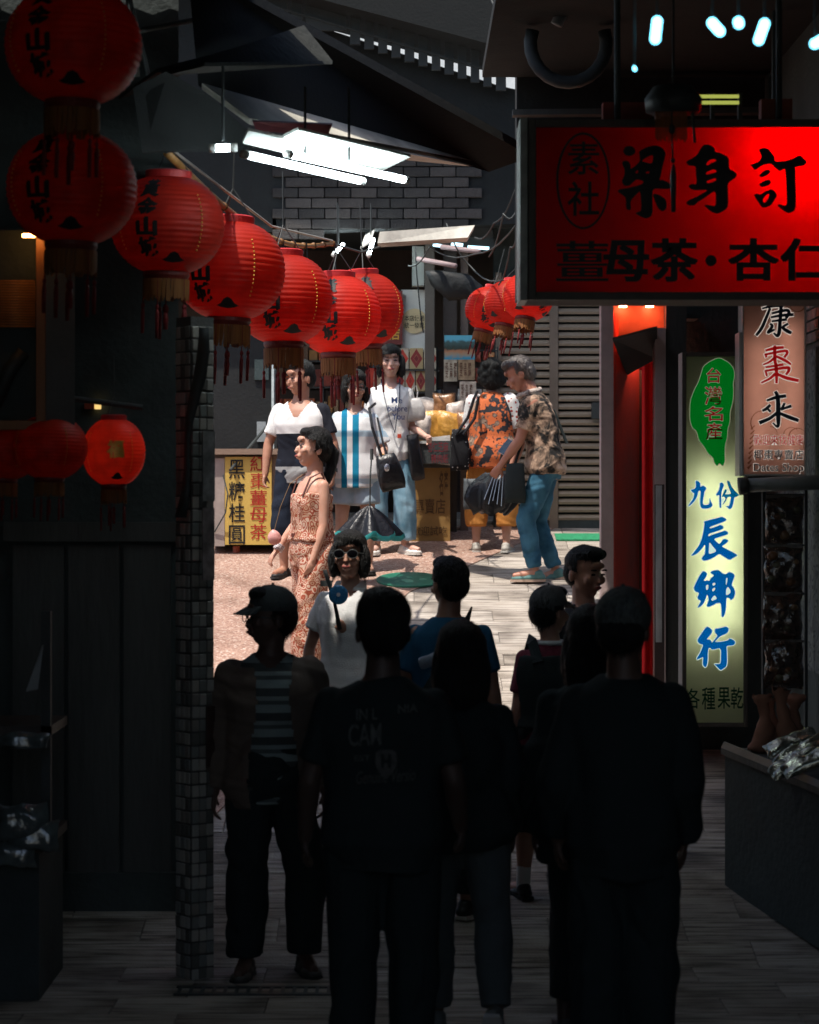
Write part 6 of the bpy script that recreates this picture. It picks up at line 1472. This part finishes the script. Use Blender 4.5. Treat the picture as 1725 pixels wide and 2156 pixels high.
def bag(name, label, c, w, h, t, material, rot=0, taper=.85, seed=1, cat='bag', tilt=0, amp=.012):
    """soft bag hanging from its top; c is the top centre"""
    o = held(name, label, cat, c); rings = []
    for j in range(9):
        f = j/8; ww = w/2*(taper+(1-taper)*math.sin(min(1,f*1.3)*math.pi/2)); tt = t/2*(.35+.65*math.sin(math.pi*min(.9,f*.8+.1)))
        if j == 8: tt *= .7; ww *= .93
        rings.append([Vector(c)+Matrix.Rotation(R(tilt),3,'Y') @ (Matrix.Rotation(R(rot),3,'Z') @ Vector((ww*math.copysign(abs(math.cos(a))**.6,math.cos(a)), tt*math.copysign(abs(math.sin(a))**.6,math.sin(a)), -h*f))) for a in [k*2*math.pi/20 for k in range(20)]])
    m = MB().loft(rings); crumple(m,amp,9,seed); m.build('body', material, o, smooth=True); return o

# ---- 1 woman in the paisley jumpsuit ---------------------------------
p = Person('woman in a rust paisley strap jumpsuit striding in the sunlight', X(655,15.5), 15.5, 1.55, -62, 'f', yaw=-6, pitch=-6, build=1.08, hs=1.12, skin_c=(0.64,0.37,0.27), sk='fair', lean=-3,
    arms={'R':{'u':(-.42,-.05,-1),'f':(-.10,-.75,-1),'pn':(0,1,0),'curl':.55},'L':{'u':(.12,-.05,-1),'f':(.0,-.35,-1)}},
    legs={'R':{'t':(-.02,.10,-1),'s':(0,.16,-1)},'L':{'t':(.02,-.2,-1),'s':(0,-.02,-1)}})
p.make_body(voxel=.007); p.face(); p.hair('pony')
M_pais = paisley()
mb = MB(); p.torso(mb,.56,.755,.012,.03); p.garment(mb,'camisole',M_pais,.009,.007,16)
p.pants(M_pais,1.9,.585,.026,1.35,1.15,name='loose_trousers',amp=.009)
for sg in (1,-1): p.strap([(sg*.085,-.10,1.165),(sg*.095,-.05,1.285),(sg*.09,.03,1.32),(sg*.075,.095,1.20)],.010,mat('strap_brown',(0.12,0.04,0.03),.5),'shoulder_strap')
p.strap([(-.15,-.02,.915),(0,-.135,.92),(.15,-.02,.915),(0,.125,.92),(-.15,-.02,.915)],.022,MATS['strap_brown'],'waistband')
p.band('R',.80,mat('bead_bangle',(0.55,0.52,0.55),.3,.5,60),.009,.036,'bangle',4); p.shoes(mat('tan_sandal',(0.25,0.13,0.08),.6),M_soled)
cs = empty('chain_bag', p.W((-.17,-.20,.95)), 'small pink bag on a thin chain against the paisley jumpsuit', 'bag')
pk = MB().ell(p.W((-.19,-.17,.90)),(.045,.03,.05),None,14,10); crumple(pk,.008,30,2); pk.build('pouch', mat('pink_leather',(0.60,0.30,0.28),.4), cs, smooth=True)
MB().tube([p.W((-.19,-.17,.95)),p.W((-.15,-.145,1.10)),p.W((-.10,-.10,1.25)),p.W((-.05,.0,1.33))],.0025,6).build('chain', mat('dull_chain',(0.30,0.20,0.10),.4), cs)

# ---- 2 man in the white, black and grey T-shirt -----------------------
p = Person('stocky man in white black and grey colour block T-shirt and navy shorts', X(633,18.4), 18.4, 1.60, -14, 'm', yaw=-38, pitch=4, build=1.13, hs=1.12, skin_c=(0.46,0.24,0.16), sk='tan',
    arms={'R':{'u':(-.34,-.05,-1),'f':(-.05,-.20,-1),'curl':.7},'L':{'u':(.36,.0,-1),'f':(.02,-.14,-1),'curl':.9}}, legs={'R':{'t':(-.10,-.10,-1)},'L':{'t':(.08,.06,-1)}})
p.make_body(voxel=.0075); p.face(); p.hair('crop')
p.top(zband('colour_block',[(0,(0.34,0.35,0.35)),(.845,(0.010,0.012,0.02)),(1.10,(0.76,0.76,0.75))]),.44,.0,.016,.015,name='shirt',voxel=.009,neck=.838,vneck=.14)
for sd in 'LR':
    mb = MB(); p.limb(mb,p.J['sh'+sd],p.J['sh'+sd].lerp(p.J['el'+sd],.72),.060,.066,True); mb.ell(p.J['sh'+sd],(.061,)*3,None,12,8); p.garment(mb,'sleeve',cloth('navy_black_cloth',(0.016,0.018,0.026)) if sd == 'L' else cloth('sleeve_white',(0.72,0.72,0.71),.85,.05),.009,.005)
p.pants(cloth('navy_shorts',(0.012,0.018,0.032)),1.28,.56,.022,1.35,1.12,name='shorts')
p.band('L',.86,M_black,.026,.038,'watch'); p.shoes(mat('black_sandal',(0.02,0.02,0.02),.6),M_soled)

# ---- 3 woman in the blue and white top -------------------------------
p3 = p = Person('woman in white top with broad blue stripes and denim shorts', X(748,18.55), 18.55, 1.50, -4, 'f', yaw=12, pitch=5, build=1.10, hs=1.12, skin_c=(0.56,0.34,0.25), sk='mid',
    arms={'L':{'u':(.40,.06,-1),'f':(-.02,-.9,-.35),'curl':1.3,'pn':(-1,0,-.2)},'R':{'u':(-.22,.05,-1),'f':(-.02,-.2,-1)}}, legs={'R':{'t':(-.07,-.02,-1)},'L':{'t':(.07,-.04,-1)}})
p.make_body(voxel=.007); p.face(); p.hair('bob'); p.glasses(False)
p.top(plaid(),.43,.85,.022,.035,name='blouse',voxel=.009,wide=1.12,amp=.008)
p.pants(denim('pale_denim',(0.26,0.36,0.44),(0.46,0.55,0.62)),.62,.54,.022,1.25,1.05,name='shorts')
p.shoes(mat('dark_sandal',(0.03,0.02,0.02),.6),M_soled); p.band('L',.9,M_gold,.01,.034)
hb = bag('handbag','slouchy black leather handbag on the striped blouse woman’s shoulder',P(812,958,18.25),.20,.27,.12,M_leather,10,.7,2,tilt=-14)
MB().tube([P(805,965,18.22),P(784,900,18.25),P(778,860,18.42),P(790,850,18.6)],.011,8).build('strap', M_leather, hb)
MB().tube([P(818,965,18.25),P(806,930,18.3),P(795,880,18.5)],.008,8).build('strap', M_leather, hb)
MB().ell(P(815,985,18.17),(.022,.012,.03)).build('charm', mat('silver_charm',(0.5,0.5,0.52),.25,metal=.7), hb, smooth=True)
um = held('umbrella','half folded black umbrella with teal lining held point down','umbrella',P(778,1110,18.1))
rings = []
for j in range(8):
    f = j/7; r = .015+.20*f**.8; c_ = P(778,1065+58*f,18.1)
    rings.append([c_+Vector((r*(1+.20*math.cos(8*a))*math.cos(a), .6*r*(1+.20*math.cos(8*a))*math.sin(a), .022*math.sin(8*a)*f)) for a in [k*2*math.pi/48 for k in range(48)]])
MB().loft(rings,False).build('canopy', M_umb, um, smooth=True)
rg = [[c_+Vector((0,0,-dz)) + (q-c_)*(1+g_) for q in rings[-1]] for dz,g_ in ((.0,.015),(.028,.05),(.04,.0))]
MB().loft(rg,False).build('lining_edge', M_teal, um, smooth=True)
MB().tube([P(783,958,18.15),P(780,1000,18.1),P(778,1135,18.1)],.006,8).build('shaft', M_black, um)
MB().tube([P(783,968,18.15),P(783,945,18.15)],.013,8).build('handle', M_black, um)

# ---- 4 woman in the printed white T-shirt ----------------------------
p = Person('young woman in white T-shirt with blue words and light jeans', X(822,19.25), 19.25, 1.615, 6, 'f', yaw=-2, pitch=-2, hs=1.13, skin_c=(0.60,0.37,0.29), sk='rosy',
    arms={'R':{'u':(-.16,.03,-1),'f':(.02,-.1,-1)},'L':{'u':(.14,-.02,-1),'f':(.3,-.6,-.25),'curl':1.2}}, legs={'R':{'t':(-.08,.0,-1)},'L':{'t':(.10,-.10,-1),'toe':40}})
p.make_body(voxel=.007); p.face(); p.hair('bob'); 
sh4 = p.top(C_white,.455,.85,.020,.02,name='shirt',voxel=.009,wide=1.05)
p.pants(denim('light_denim',(0.10,0.24,0.34),(0.30,0.46,0.56)),1.88,.58,.018,1.25,1.2)
p.shoes(mat('white_trainer',(0.70,0.68,0.64),.55))
for tx, rc in (('Me',(825,838,847,851)),('before',(817,855,858,868)),('You',(826,872,852,885))):
    v, f = glyphs(tx, rc, .008); pln = Plane(19.25); bvh = None
    mb = MB(); mb.f = list(f); dg = None
    for (x_,y_) in v:
        q = pln(x_,y_); u_ = (q.x-X(822,19.25))/.17
        mb.v.append((q.x, 19.25-.178+.05*u_*u_, q.z))
    mb.build('lettering', mat('blue_print',(0.02,0.05,0.16),.7), sh4)
p.strap([(-.075,-.02,1.40),(-.06,-.145,1.25),(-.02,-.165,1.08),(.02,-.17,.97)],.006,mat('lanyard',(0.02,0.03,0.06),.6),'lanyard'); p.strap([(.075,-.02,1.40),(.06,-.145,1.25),(.035,-.165,1.08),(.02,-.17,.97)],.006,MATS['lanyard'],'lanyard')
MB().box(X(836,19.07),X(846,19.07),19.05,19.06,PZ(923,19.07),PZ(898,19.07)).build('name_tag', mat('tag_white',(0.7,0.66,0.62),.4,.3,30), p.root)
MB().box(X(837,19.05),X(845,19.05),19.045,19.05,PZ(922,19.05),PZ(914,19.05)).build('tag_stripe', mat('tag_red',(0.5,0.06,0.03),.4), p.root)
bag('tote_bag','black tote hanging at the hip of the woman in light jeans',P(868,915,19.15),.115,.36,.08,M_leather,10,.8,6,tilt=-8)
wb = bag('carrier_bag','tied translucent white carrier bag held beside the counter',P(876,838,19.2),.14,.18,.10,mat('white_film_bag',(0.62,0.60,0.58),.3,.25,12,.4,20,transl=.35),0,.45,8,amp=.02)
MB().tube([P(872,838,19.2),P(868,820,19.2),P(876,812,19.2),P(880,825,19.2),P(878,840,19.2)],.006,6).build('knot', MATS['white_film_bag'], wb)

# ---- 5 woman in the orange print shirt, seen from behind -------------
p = Person('woman from behind in orange and black print shirt with ochre cropped trousers', X(1035,19.35), 19.35, 1.50, 172, 'f', yaw=10, build=1.18, hs=1.08, skin_c=(0.52,0.30,0.22), sk='mid2', pitch=-10, lean=6,
    arms={'R':{'u':(-.34,-.1,-1),'f':(.2,-.8,-.5)},'L':{'u':(.2,-.15,-1),'f':(-.1,-.9,-.2)}}, legs={'R':{'t':(-.10,-.02,-1)},'L':{'t':(.10,-.02,-1)}})
p.make_body(voxel=.0075); p.hair('curly')
p.top(orange_print(),.44,.0,.026,.04,name='shirt',voxel=.009)
for sd in 'LR':
    mb = MB(); p.limb(mb,p.J['sh'+sd],p.J['sh'+sd].lerp(p.J['el'+sd],.85),.078,.075,True); mb.ell(p.J['sh'+sd],(.08,)*3,None,12,8); p.garment(mb,'sleeve',dots('white_dots_%s'%sd,(0.70,0.68,0.66),(0.35,0.06,0.05),26,.28),.009,.005)
p.pants(cloth('ochre_cloth',(0.50,0.21,0.05)),1.58,.56,.022,1.3,1.1,name='cropped_trousers')
p.shoes(mat('grey_trainer',(0.36,0.34,0.30),.6))
tb_ = bag('tote_bag','black tote bag with white dots on the shoulder of the orange shirt woman',P(968,905,19.2),.15,.32,.09,dots('black_dotted',(0.014,0.014,0.016),(0.5,0.5,0.5),30,.17),0,.85,11)
MB().tube([P(960,915,19.15),P(985,880,19.15),P(998,840,19.15),P(1005,825,19.3)],.012,8).build('strap', M_leather, tb_)
MB().tube([P(976,915,19.15),P(1000,880,19.15),P(1008,835,19.15)],.012,8).build('strap', M_leather, tb_)

# ---- 6 stooping man in the tie-dye T-shirt ----------------------------
p6 = p = Person('stooping man in black and cream tie-dye T-shirt and jeans', X(1146,18.3), 18.3, 1.73, -98, 'm', lean=17, yaw=4, pitch=20, build=1.04, hs=1.08, skin_c=(0.50,0.24,0.16), sk='ruddy', head_fwd=.55,
    arms={'R':{'u':(-.05,-.42,-1),'f':(.02,-.35,-1),'curl':1.1},'L':{'u':(.05,-.34,-1),'f':(-.1,-.6,-.8),'curl':1.1}},
    legs={'R':{'t':(-.02,-.16,-1),'s':(0,.40,-1),'fp':14},'L':{'t':(.03,-.36,-1),'s':(0,.20,-1)}})
p.make_body(voxel=.0075); p.face(); p.hair('short', mat('grey_hair',(0.07,0.058,0.052),.32,.6,40,.6,90,spec=.7,stretch=(1,1,.2)))
p.top(tiedye('tie_dye',[(0.010,0.010,0.012),(0.03,0.028,0.026),(0.50,0.34,0.24),(0.62,0.46,0.36)],6.5),.475,.72,.020,.02,voxel=.009,wide=1.15,amp=.008)
p.pants(denim('blue_denim',(0.018,0.075,0.13),(0.07,0.20,0.29)),1.92,.60,.010,1.0,1.0,amp=.007)
p.shoes(mat('teal_trainer',(0.10,0.22,0.21),.7),mat('tan_sole',(0.48,0.34,0.26),.7)); p.band('R',.9,M_black,.012,.038)
tw = MB(); rr = []
for a in [k*2*math.pi/20 for k in range(21)]:
    rr.append(p.W(p.neck+Vector((.078*math.cos(a),.078*math.sin(a)-.01,-.01+.022*math.sin(a)))))
tw.tube(rr,.022,8); crumple(tw,.01,30,4); tw.build('neck_towel', mat('check_towel',(0.42,0.36,0.32),.9,.6,40,.3,60), p.root, smooth=True)
MB().tube([p.W((-.10,-.08,1.38)),p.W((-.17,.06,1.30)),p.W((-.16,.16,1.05))],.012,8).build('bag_strap', C_black, p.root)
ph = held('phone','phone in a pale case in the stooping man’s hands','phone',P(1070,940,18.2)); MB().obox(Matrix.Translation(P(1068,942,18.2)) @ Euler((R(-35),R(30),R(-20))).to_matrix().to_4x4(),.075,.010,.145).build('case', mat('phone_case',(0.55,0.55,0.6),.3), ph, bevel=.003)
MB().obox(Matrix.Translation(P(1067,941,18.19)) @ Euler((R(-35),R(30),R(-20))).to_matrix().to_4x4(),.066,.006,.13).build('screen', mat('phone_screen',(0.03,0.10,0.18),.1), ph)
fb = bag('waist_bag','black bag slung before the stooping man’s jeans',P(1085,975,18.15),.16,.30,.13,C_black,0,.8,13)
MB().tube([P(1085,975,18.15),P(1100,930,18.2),P(1130,860,18.2)],.010,8).build('strap', C_black, fb)
u2 = held('umbrella','bundled black umbrella dangling between the shoppers','umbrella',P(1040,1010,18.4)); rings = []
for j in range(9):
    f = j/8; r = (.02+.12*math.sin(math.pi*min(1,.12+f*.7))); c_ = P(1048-14*f,1000+80*f,18.45)
    rings.append([c_+Vector((r*1.5*(1+.16*math.cos(7*a))*math.cos(a), r*.7*(1+.16*math.cos(7*a))*math.sin(a), .02*math.sin(5*a))) for a in [k*2*math.pi/42 for k in range(42)]])
m_ = MB().loft(rings); crumple(m_,.03,9,7); m_.build('canopy', M_umb, u2, smooth=True)
for k in range(5): MB().tube([P(1040+k*5,1000,18.3),P(1020+k*9,1050+random.uniform(0,20),18.28)],.004,6).build('rib', M_alu, u2)
MB().tube([P(1052,985,18.35),P(1058,950,18.3)],.010,8).build('handle', M_black, u2)
pb = bag('paper_carrier','dark grey paper carrier with a torn white edge by the ochre trousers',P(1000,1008,19.0),.18,.24,.08,mat('grey_paper',(0.06,0.07,0.075),.6),0,.95,15)
MB().hexa([P(993,1060,18.85),P(1012,1055,18.85),P(1012,1055,18.86),P(993,1060,18.86),P(1004,1010,18.85),P(1010,1008,18.85),P(1010,1008,18.86),P(1004,1010,18.86)]).build('flap', mat('flap_white',(0.5,0.52,0.52),.5), pb)

# ---- 7 woman with sunglasses and hand fan ----------------------------
p = Person('woman in white polo shirt with round sunglasses holding a blue hand fan', X(737,12.3), 12.3, 1.535, -8, 'f', yaw=-2, pitch=-4, hs=1.06, skin_c=(0.42,0.23,0.16), sk='shade', build=1.05,
    arms={'R':{'u':(-.34,.06,-1),'f':(-.05,-.15,-1)},'L':{'u':(.24,-.10,-1),'f':(-1.0,-.55,.62),'curl':1.4,'pn':(0,1,0)}})
p.vox = .0065; p.make_body(); p.face(); p.hair('bob'); p.glasses(True)
p.top(C_white,.44,.60,.020,.02,name='polo_shirt',voxel=.008,wide=1.15)
mb = MB()
for sg in (1,-1): mb.hexa([p.neck+Vector((sg*.02,-.075,-.035)),p.neck+Vector((sg*.095,-.055,-.045)),p.neck+Vector((sg*.085,.03,-.005)),p.neck+Vector((sg*.05,.02,.0)),p.neck+Vector((sg*.025,-.078,-.015)),p.neck+Vector((sg*.085,-.05,-.018)),p.neck+Vector((sg*.075,.03,.02)),p.neck+Vector((sg*.05,.02,.022))])
p.garment(mb,'collar',C_white,.007,.002)
p.pants(cloth('grey_trousers',(0.05,0.05,0.055)),1.9,.58,.012); p.shoes(mat('dark_shoe',(0.02,0.02,0.02),.5)); p.band('L',.82,M_black,.008,.033)
fan = held('hand_fan','small blue battery hand fan on a black stick','fan',P(712,1260,12.1))
MB().tube([P(684,1200,12.10),P(704,1265,12.10),P(716,1325,12.12)],[.011,.009,.012],10).build('stick', M_black, fan, smooth=True)
MB().lathe([(.046,0),(.049,.012),(.040,.020),(.012,.022)], Matrix.Translation(P(713,1252,12.08)) @ Matrix.Rotation(R(90),4,'X'), 28).build('head', mat('fan_blue',(0.03,0.24,0.50),.4), fan, smooth=False)
for k in range(12):
    a = k*math.pi/6; c_ = P(713,1252,12.055); MB().tube([c_+Vector((.010*math.cos(a),0,.010*math.sin(a))),c_+Vector((.044*math.cos(a+.35),.004,.044*math.sin(a+.35)))],.0018,5).build('grille_bar', MATS['fan_blue'], fan)
MB().lathe([(.010,0),(.010,.006)], Matrix.Translation(P(713,1252,12.055)) @ Matrix.Rotation(R(90),4,'X'), 14).build('hub', M_white, fan)
tag(MB().box(X(675,12.3),X(700,12.3),12.27,12.30,PZ(1234,12.3),PZ(1222,12.3)).build('fan_clip', M_black), 'black clip lying on the white polo shirt shoulder', 'clip')

# ---- 8 man in the navy T-shirt, from behind ---------------------------
p = Person('man from behind in navy T-shirt with a black cross strap', X(946,11.25), 11.25, 1.64, 165, 'm', yaw=38, hs=1.02, skin_c=(0.42,0.22,0.15), sk='tan2', arms={'L':{'u':(.24,.0,-1),'f':(.05,-.4,-1)},'R':{'u':(-.2,.0,-1),'f':(-.05,-.2,-1)}})
p.vox = .007; p.make_body(); p.face(); p.hair('crop')
p.top(C_navy,.46,.62,.018,.015,voxel=.009,wide=1.1); p.pants(C_dark,1.9,.6,.012); p.shoes(mat('dark_shoe2',(0.02,0.02,0.02),.5))
p.strap([(-.10,-.02,1.43),(-.10,.10,1.36),(.0,.145,1.18),(.10,.15,1.02),(.19,.08,.90)],.036,C_black,'cross_strap')
bt = held('water_bottle','clear plastic bottle held at the navy shirt man’s hip','bottle',P(885,1400,11.05))
MB().lathe([(.004,.0),(.028,.004),(.030,.02),(.028,.05),(.031,.08),(.030,.12),(.016,.155),(.013,.16)], Matrix.Translation(P(885,1398,11.02)) @ Matrix.Rotation(R(70),4,'Y') @ Matrix.Rotation(R(20),4,'X'), 18).build('flask', mat('bottle_clear',(0.35,0.40,0.45),.08,.4,14,.3,20,spec=.9,transl=.4), bt, smooth=True)
MB().lathe([(.016,.155),(.016,.185),(.012,.187)], Matrix.Translation(P(885,1398,11.02)) @ Matrix.Rotation(R(70),4,'Y') @ Matrix.Rotation(R(20),4,'X'), 16).build('cap', M_white, bt)

# ---- 9 man with sunglasses pushed up ---------------------------------
p = Person('man with sunglasses pushed up on his forehead beside the mauve pillar', X(1232,12.05), 12.05, 1.49, 30, 'm', yaw=8, pitch=6, hs=1.10, skin_c=(0.42,0.21,0.14), sk='tan3', build=1.05)
p.vox = .007; p.make_body(); p.face(); p.hair('crop'); p.glasses(True, up=1)
p.top(cloth('dark_polo',(0.02,0.022,0.026)),.46,.6,.016,.01,voxel=.009); p.pants(C_dark,1.9,.6,.012); p.shoes(M_leather)
mb = MB(); mb.tube([p.neck+Vector((.072*math.cos(a),.068*math.sin(a)-.005,-.02+.02*math.sin(a))) for a in [k*math.pi/10 for k in range(21)]],.012,8); p.garment(mb,'collar',C_white,.006,.001)

# ---- 10 person in the grey cap and maroon shirt, from behind ----------
p = Person('person from behind in grey cap and maroon shirt with black shorts', X(1158,11.5), 11.5, 1.43, 190, 'f', yaw=-55, hs=1.02, skin_c=(0.50,0.27,0.19), sk='mid3', build=1.1,
    legs={'L':{'t':(.10,-.05,-1),'s':(.06,.02,-1)},'R':{'t':(-.05,-.12,-1)}})
p.vox = .007; p.make_body(); p.hair('short')
p.cap(cloth('grey_cap_cloth',(0.10,0.105,0.105)), 0)
p.top(mat('maroon_knit',(0.16,0.02,0.04),.8,.3,60,.3,120),.50,.7,.014,.01,voxel=.009); p.pants(C_black,1.12,.6,.026,1.2,1.1,name='shorts')
mb = MB(); mb.tube([p.neck+Vector((.070*math.cos(a),.062*math.sin(a)-.005,-.008)) for a in [k*math.pi/10 for k in range(21)]],.014,8); p.garment(mb,'collar',C_white,.006,.001)
for sd in 'LR':
    mb = MB(); p.limb(mb, p.J['kn'+sd].lerp(p.J['an'+sd],.70), p.J['an'+sd]-Vector((0,0,.02)), .041*p.k, .040*p.k, True); p.garment(mb,'sock',C_white,.006,.001)
p.shoes(mat('black_trainer',(0.012,0.014,0.016),.4),M_soled)
mb = MB(); p.torso(mb,.56,.80,.06,0); mb.v = [v for v in mb.v]
bk = p.garment(mb,'back_bag',C_black,.010,.008,12, keep=lambda c, q=p: (q.M.inverted() @ c).y > .075)
p.strap([(.095,-.09,1.14),(.10,-.02,1.235),(.10,.06,1.225),(.09,.14,1.13)],.05,C_black,'bag_strap')
rb_ = bag('carrier_bag','dark red carrier bag swinging beside the bare calf',P(1178,1690,11.1),.12,.20,.08,mat('red_bag',(0.22,0.05,0.035),.4,.3,10,.3,30,transl=.2),0,.4,21)
MB().tube([P(1178,1692,11.1),P(1180,1640,11.15),P(1185,1560,11.2)],.006,6).build('handle', MATS['red_bag'], rb_)

# ---- 11 man in jacket and striped shirt ------------------------------
p = Person('man in dark cap and open jacket over a striped grey shirt', X(570,10.45), 10.45, 1.645, 4, 'm', yaw=-72, hs=1.05, skin_c=(0.12,0.07,0.055), sk='dim', build=1.08,  # dim skins here and below are darkened in colour to read as shaded
    arms={'R':{'u':(-.24,.03,-1),'f':(-.05,-.10,-1)},'L':{'u':(.26,.05,-1),'f':(.0,-.12,-1)}}, legs={'R':{'t':(-.04,-.02,-1),'s':(-.01,.02,-1)},'L':{'t':(.16,.03,-1),'s':(.01,.10,-1)}})
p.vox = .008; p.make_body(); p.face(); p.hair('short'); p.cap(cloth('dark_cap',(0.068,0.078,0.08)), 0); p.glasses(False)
p.top(stripes('grey_stripes',[(0.30,0.36,0.35),(0.30,0.36,0.35),(0.11,0.13,0.13),(0.27,0.32,0.31),(0.075,0.085,0.085),(0.075,0.085,0.085)],.105),.45,.0,.010,.0,voxel=.009,name='striped_shirt')
mb = MB(); p.torso(mb,.44,.838,.028,.03)
jk = cloth('brown_jacket',(0.15,0.115,0.095))
for sd in 'LR':
    a,b,c = p.J['sh'+sd],p.J['el'+sd],p.J['wr'+sd]; mb.ell(a,(.078,)*3,None,12,8); p.limb(mb,a,b,.078,.066,True); mb.ell(b,(.066,)*3,None,12,8); p.limb(mb,b,b.lerp(c,.95),.066,.050,True)
inv = p.M.inverted()
p.garment(mb,'jacket',jk,.010,.014,11, keep=lambda c: not ((inv @ c).y < -.02 and abs((inv @ c).x - .01) < .085+.02*math.sin((inv @ c).z*9)))
p.pants(cloth('black_trousers',(0.026,0.034,0.035)),1.95,.6,.016,1.2,1.1,amp=.013,sc=12); p.shoes(mat('grey_shoe',(0.09,0.085,0.075),.6),M_soled)

# ---- 12 person in the printed dark T-shirt, from behind ---------------
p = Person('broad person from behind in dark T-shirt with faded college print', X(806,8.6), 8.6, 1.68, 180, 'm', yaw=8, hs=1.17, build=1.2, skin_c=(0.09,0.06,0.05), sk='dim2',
    arms={'L':{'u':(.28,-.05,-1),'f':(.1,-.5,-1)},'R':{'u':(-.26,.0,-1),'f':(-.10,-.6,-.7)}})
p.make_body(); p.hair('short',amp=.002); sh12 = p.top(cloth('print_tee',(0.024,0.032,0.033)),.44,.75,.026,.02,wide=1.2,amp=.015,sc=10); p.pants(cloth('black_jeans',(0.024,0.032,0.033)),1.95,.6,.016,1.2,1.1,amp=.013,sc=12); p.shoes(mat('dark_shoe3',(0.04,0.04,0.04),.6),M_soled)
M_fade = mat('faded_print',(0.10,0.105,0.097),.9,.5,40,.1,60)
def back_print(v, f, cx, d0, base_d, half, parent, m):
    mb = MB(); mb.f = list(f)
    for (x_,y_) in v:
        q = P(x_,y_,d0); u_ = (q.x-cx)/half; mb.v.append((q.x, base_d+.045*u_*u_, q.z))
    return mb.build('lettering', m, parent)
yb = 8.6-.172
for tx, rc in (('IN L',(750,1496,795,1520)),('NIA',(838,1492,880,1510)),('CAM',(733,1527,803,1575)),('EST',(746,1594,780,1606))):
    v, f = glyphs(tx, rc, .015); v = [(x_, y_-(x_-733)*.06) for x_, y_ in v]; back_print(v,f,X(806,8.6),8.4,yb,.2,sh12,M_fade)
v, f = glyphs('Genuine Versio', (750,1628,875,1655), .004, .3); back_print([(x_, y_-(x_-733)*.06) for x_, y_ in v],f,X(806,8.6),8.4,yb+.003,.2,sh12,mat('faded_script',(0.09,0.092,0.085),.9))
v, f = outline([[(0,0),(40,0),(42,30),(32,48),(20,56),(8,48),(-2,30)],[(10,8),(16,8),(16,20),(24,20),(24,8),(30,8),(30,36),(24,36),(24,26),(16,26),(16,36),(10,36)]], 1480,2955,2.0); back_print(v,f,X(806,8.6),8.4,yb+.002,.2,sh12,mat('faded_shield',(0.09,0.087,0.08),.9,.5,30))

# ---- 13 long-haired woman walking away --------------------------------
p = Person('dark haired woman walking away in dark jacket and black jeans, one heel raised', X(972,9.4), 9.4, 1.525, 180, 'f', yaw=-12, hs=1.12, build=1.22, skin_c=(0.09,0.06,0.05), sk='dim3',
    arms={'L':{'u':(.20,.0,-1),'f':(.05,-.4,-1)},'R':{'u':(-.24,.0,-1),'f':(.0,-.4,-1)}}, legs={'L':{'t':(.02,-.05,-1),'s':(0,.02,-1)},'R':{'t':(-.09,-.04,-1),'s':(-.02,.34,-1),'fp':50}})
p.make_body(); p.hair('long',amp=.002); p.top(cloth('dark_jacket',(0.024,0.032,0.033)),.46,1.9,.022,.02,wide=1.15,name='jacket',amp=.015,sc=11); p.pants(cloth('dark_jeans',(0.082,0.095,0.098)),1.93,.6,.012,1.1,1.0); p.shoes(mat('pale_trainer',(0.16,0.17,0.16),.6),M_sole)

# ---- 14 long-haired person with the long dark bag ---------------------
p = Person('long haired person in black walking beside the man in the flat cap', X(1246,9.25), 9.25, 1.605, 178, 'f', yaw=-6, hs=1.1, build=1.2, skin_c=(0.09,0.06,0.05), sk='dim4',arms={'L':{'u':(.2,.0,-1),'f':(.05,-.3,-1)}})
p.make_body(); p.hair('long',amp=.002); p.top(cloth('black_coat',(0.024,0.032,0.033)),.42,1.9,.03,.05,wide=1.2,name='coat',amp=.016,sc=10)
mb = MB(); p.torso(mb,.455,.6,.03); mb.loft([p.ring(z*p.H,rx,ry,.01) for z,rx,ry in ((.10,.165,.15),(.25,.16,.145),(.40,.165,.14),(.52,.17,.14))]); p.garment(mb,'long_skirt',C_black,.010,.009,12,dirn=(1.4,1.4,.25)); p.shoes(mat('grey_trainer2',(0.12,0.12,0.115),.6),M_sole)
# ---- 15 man in the knitted cap ----------------------------------------
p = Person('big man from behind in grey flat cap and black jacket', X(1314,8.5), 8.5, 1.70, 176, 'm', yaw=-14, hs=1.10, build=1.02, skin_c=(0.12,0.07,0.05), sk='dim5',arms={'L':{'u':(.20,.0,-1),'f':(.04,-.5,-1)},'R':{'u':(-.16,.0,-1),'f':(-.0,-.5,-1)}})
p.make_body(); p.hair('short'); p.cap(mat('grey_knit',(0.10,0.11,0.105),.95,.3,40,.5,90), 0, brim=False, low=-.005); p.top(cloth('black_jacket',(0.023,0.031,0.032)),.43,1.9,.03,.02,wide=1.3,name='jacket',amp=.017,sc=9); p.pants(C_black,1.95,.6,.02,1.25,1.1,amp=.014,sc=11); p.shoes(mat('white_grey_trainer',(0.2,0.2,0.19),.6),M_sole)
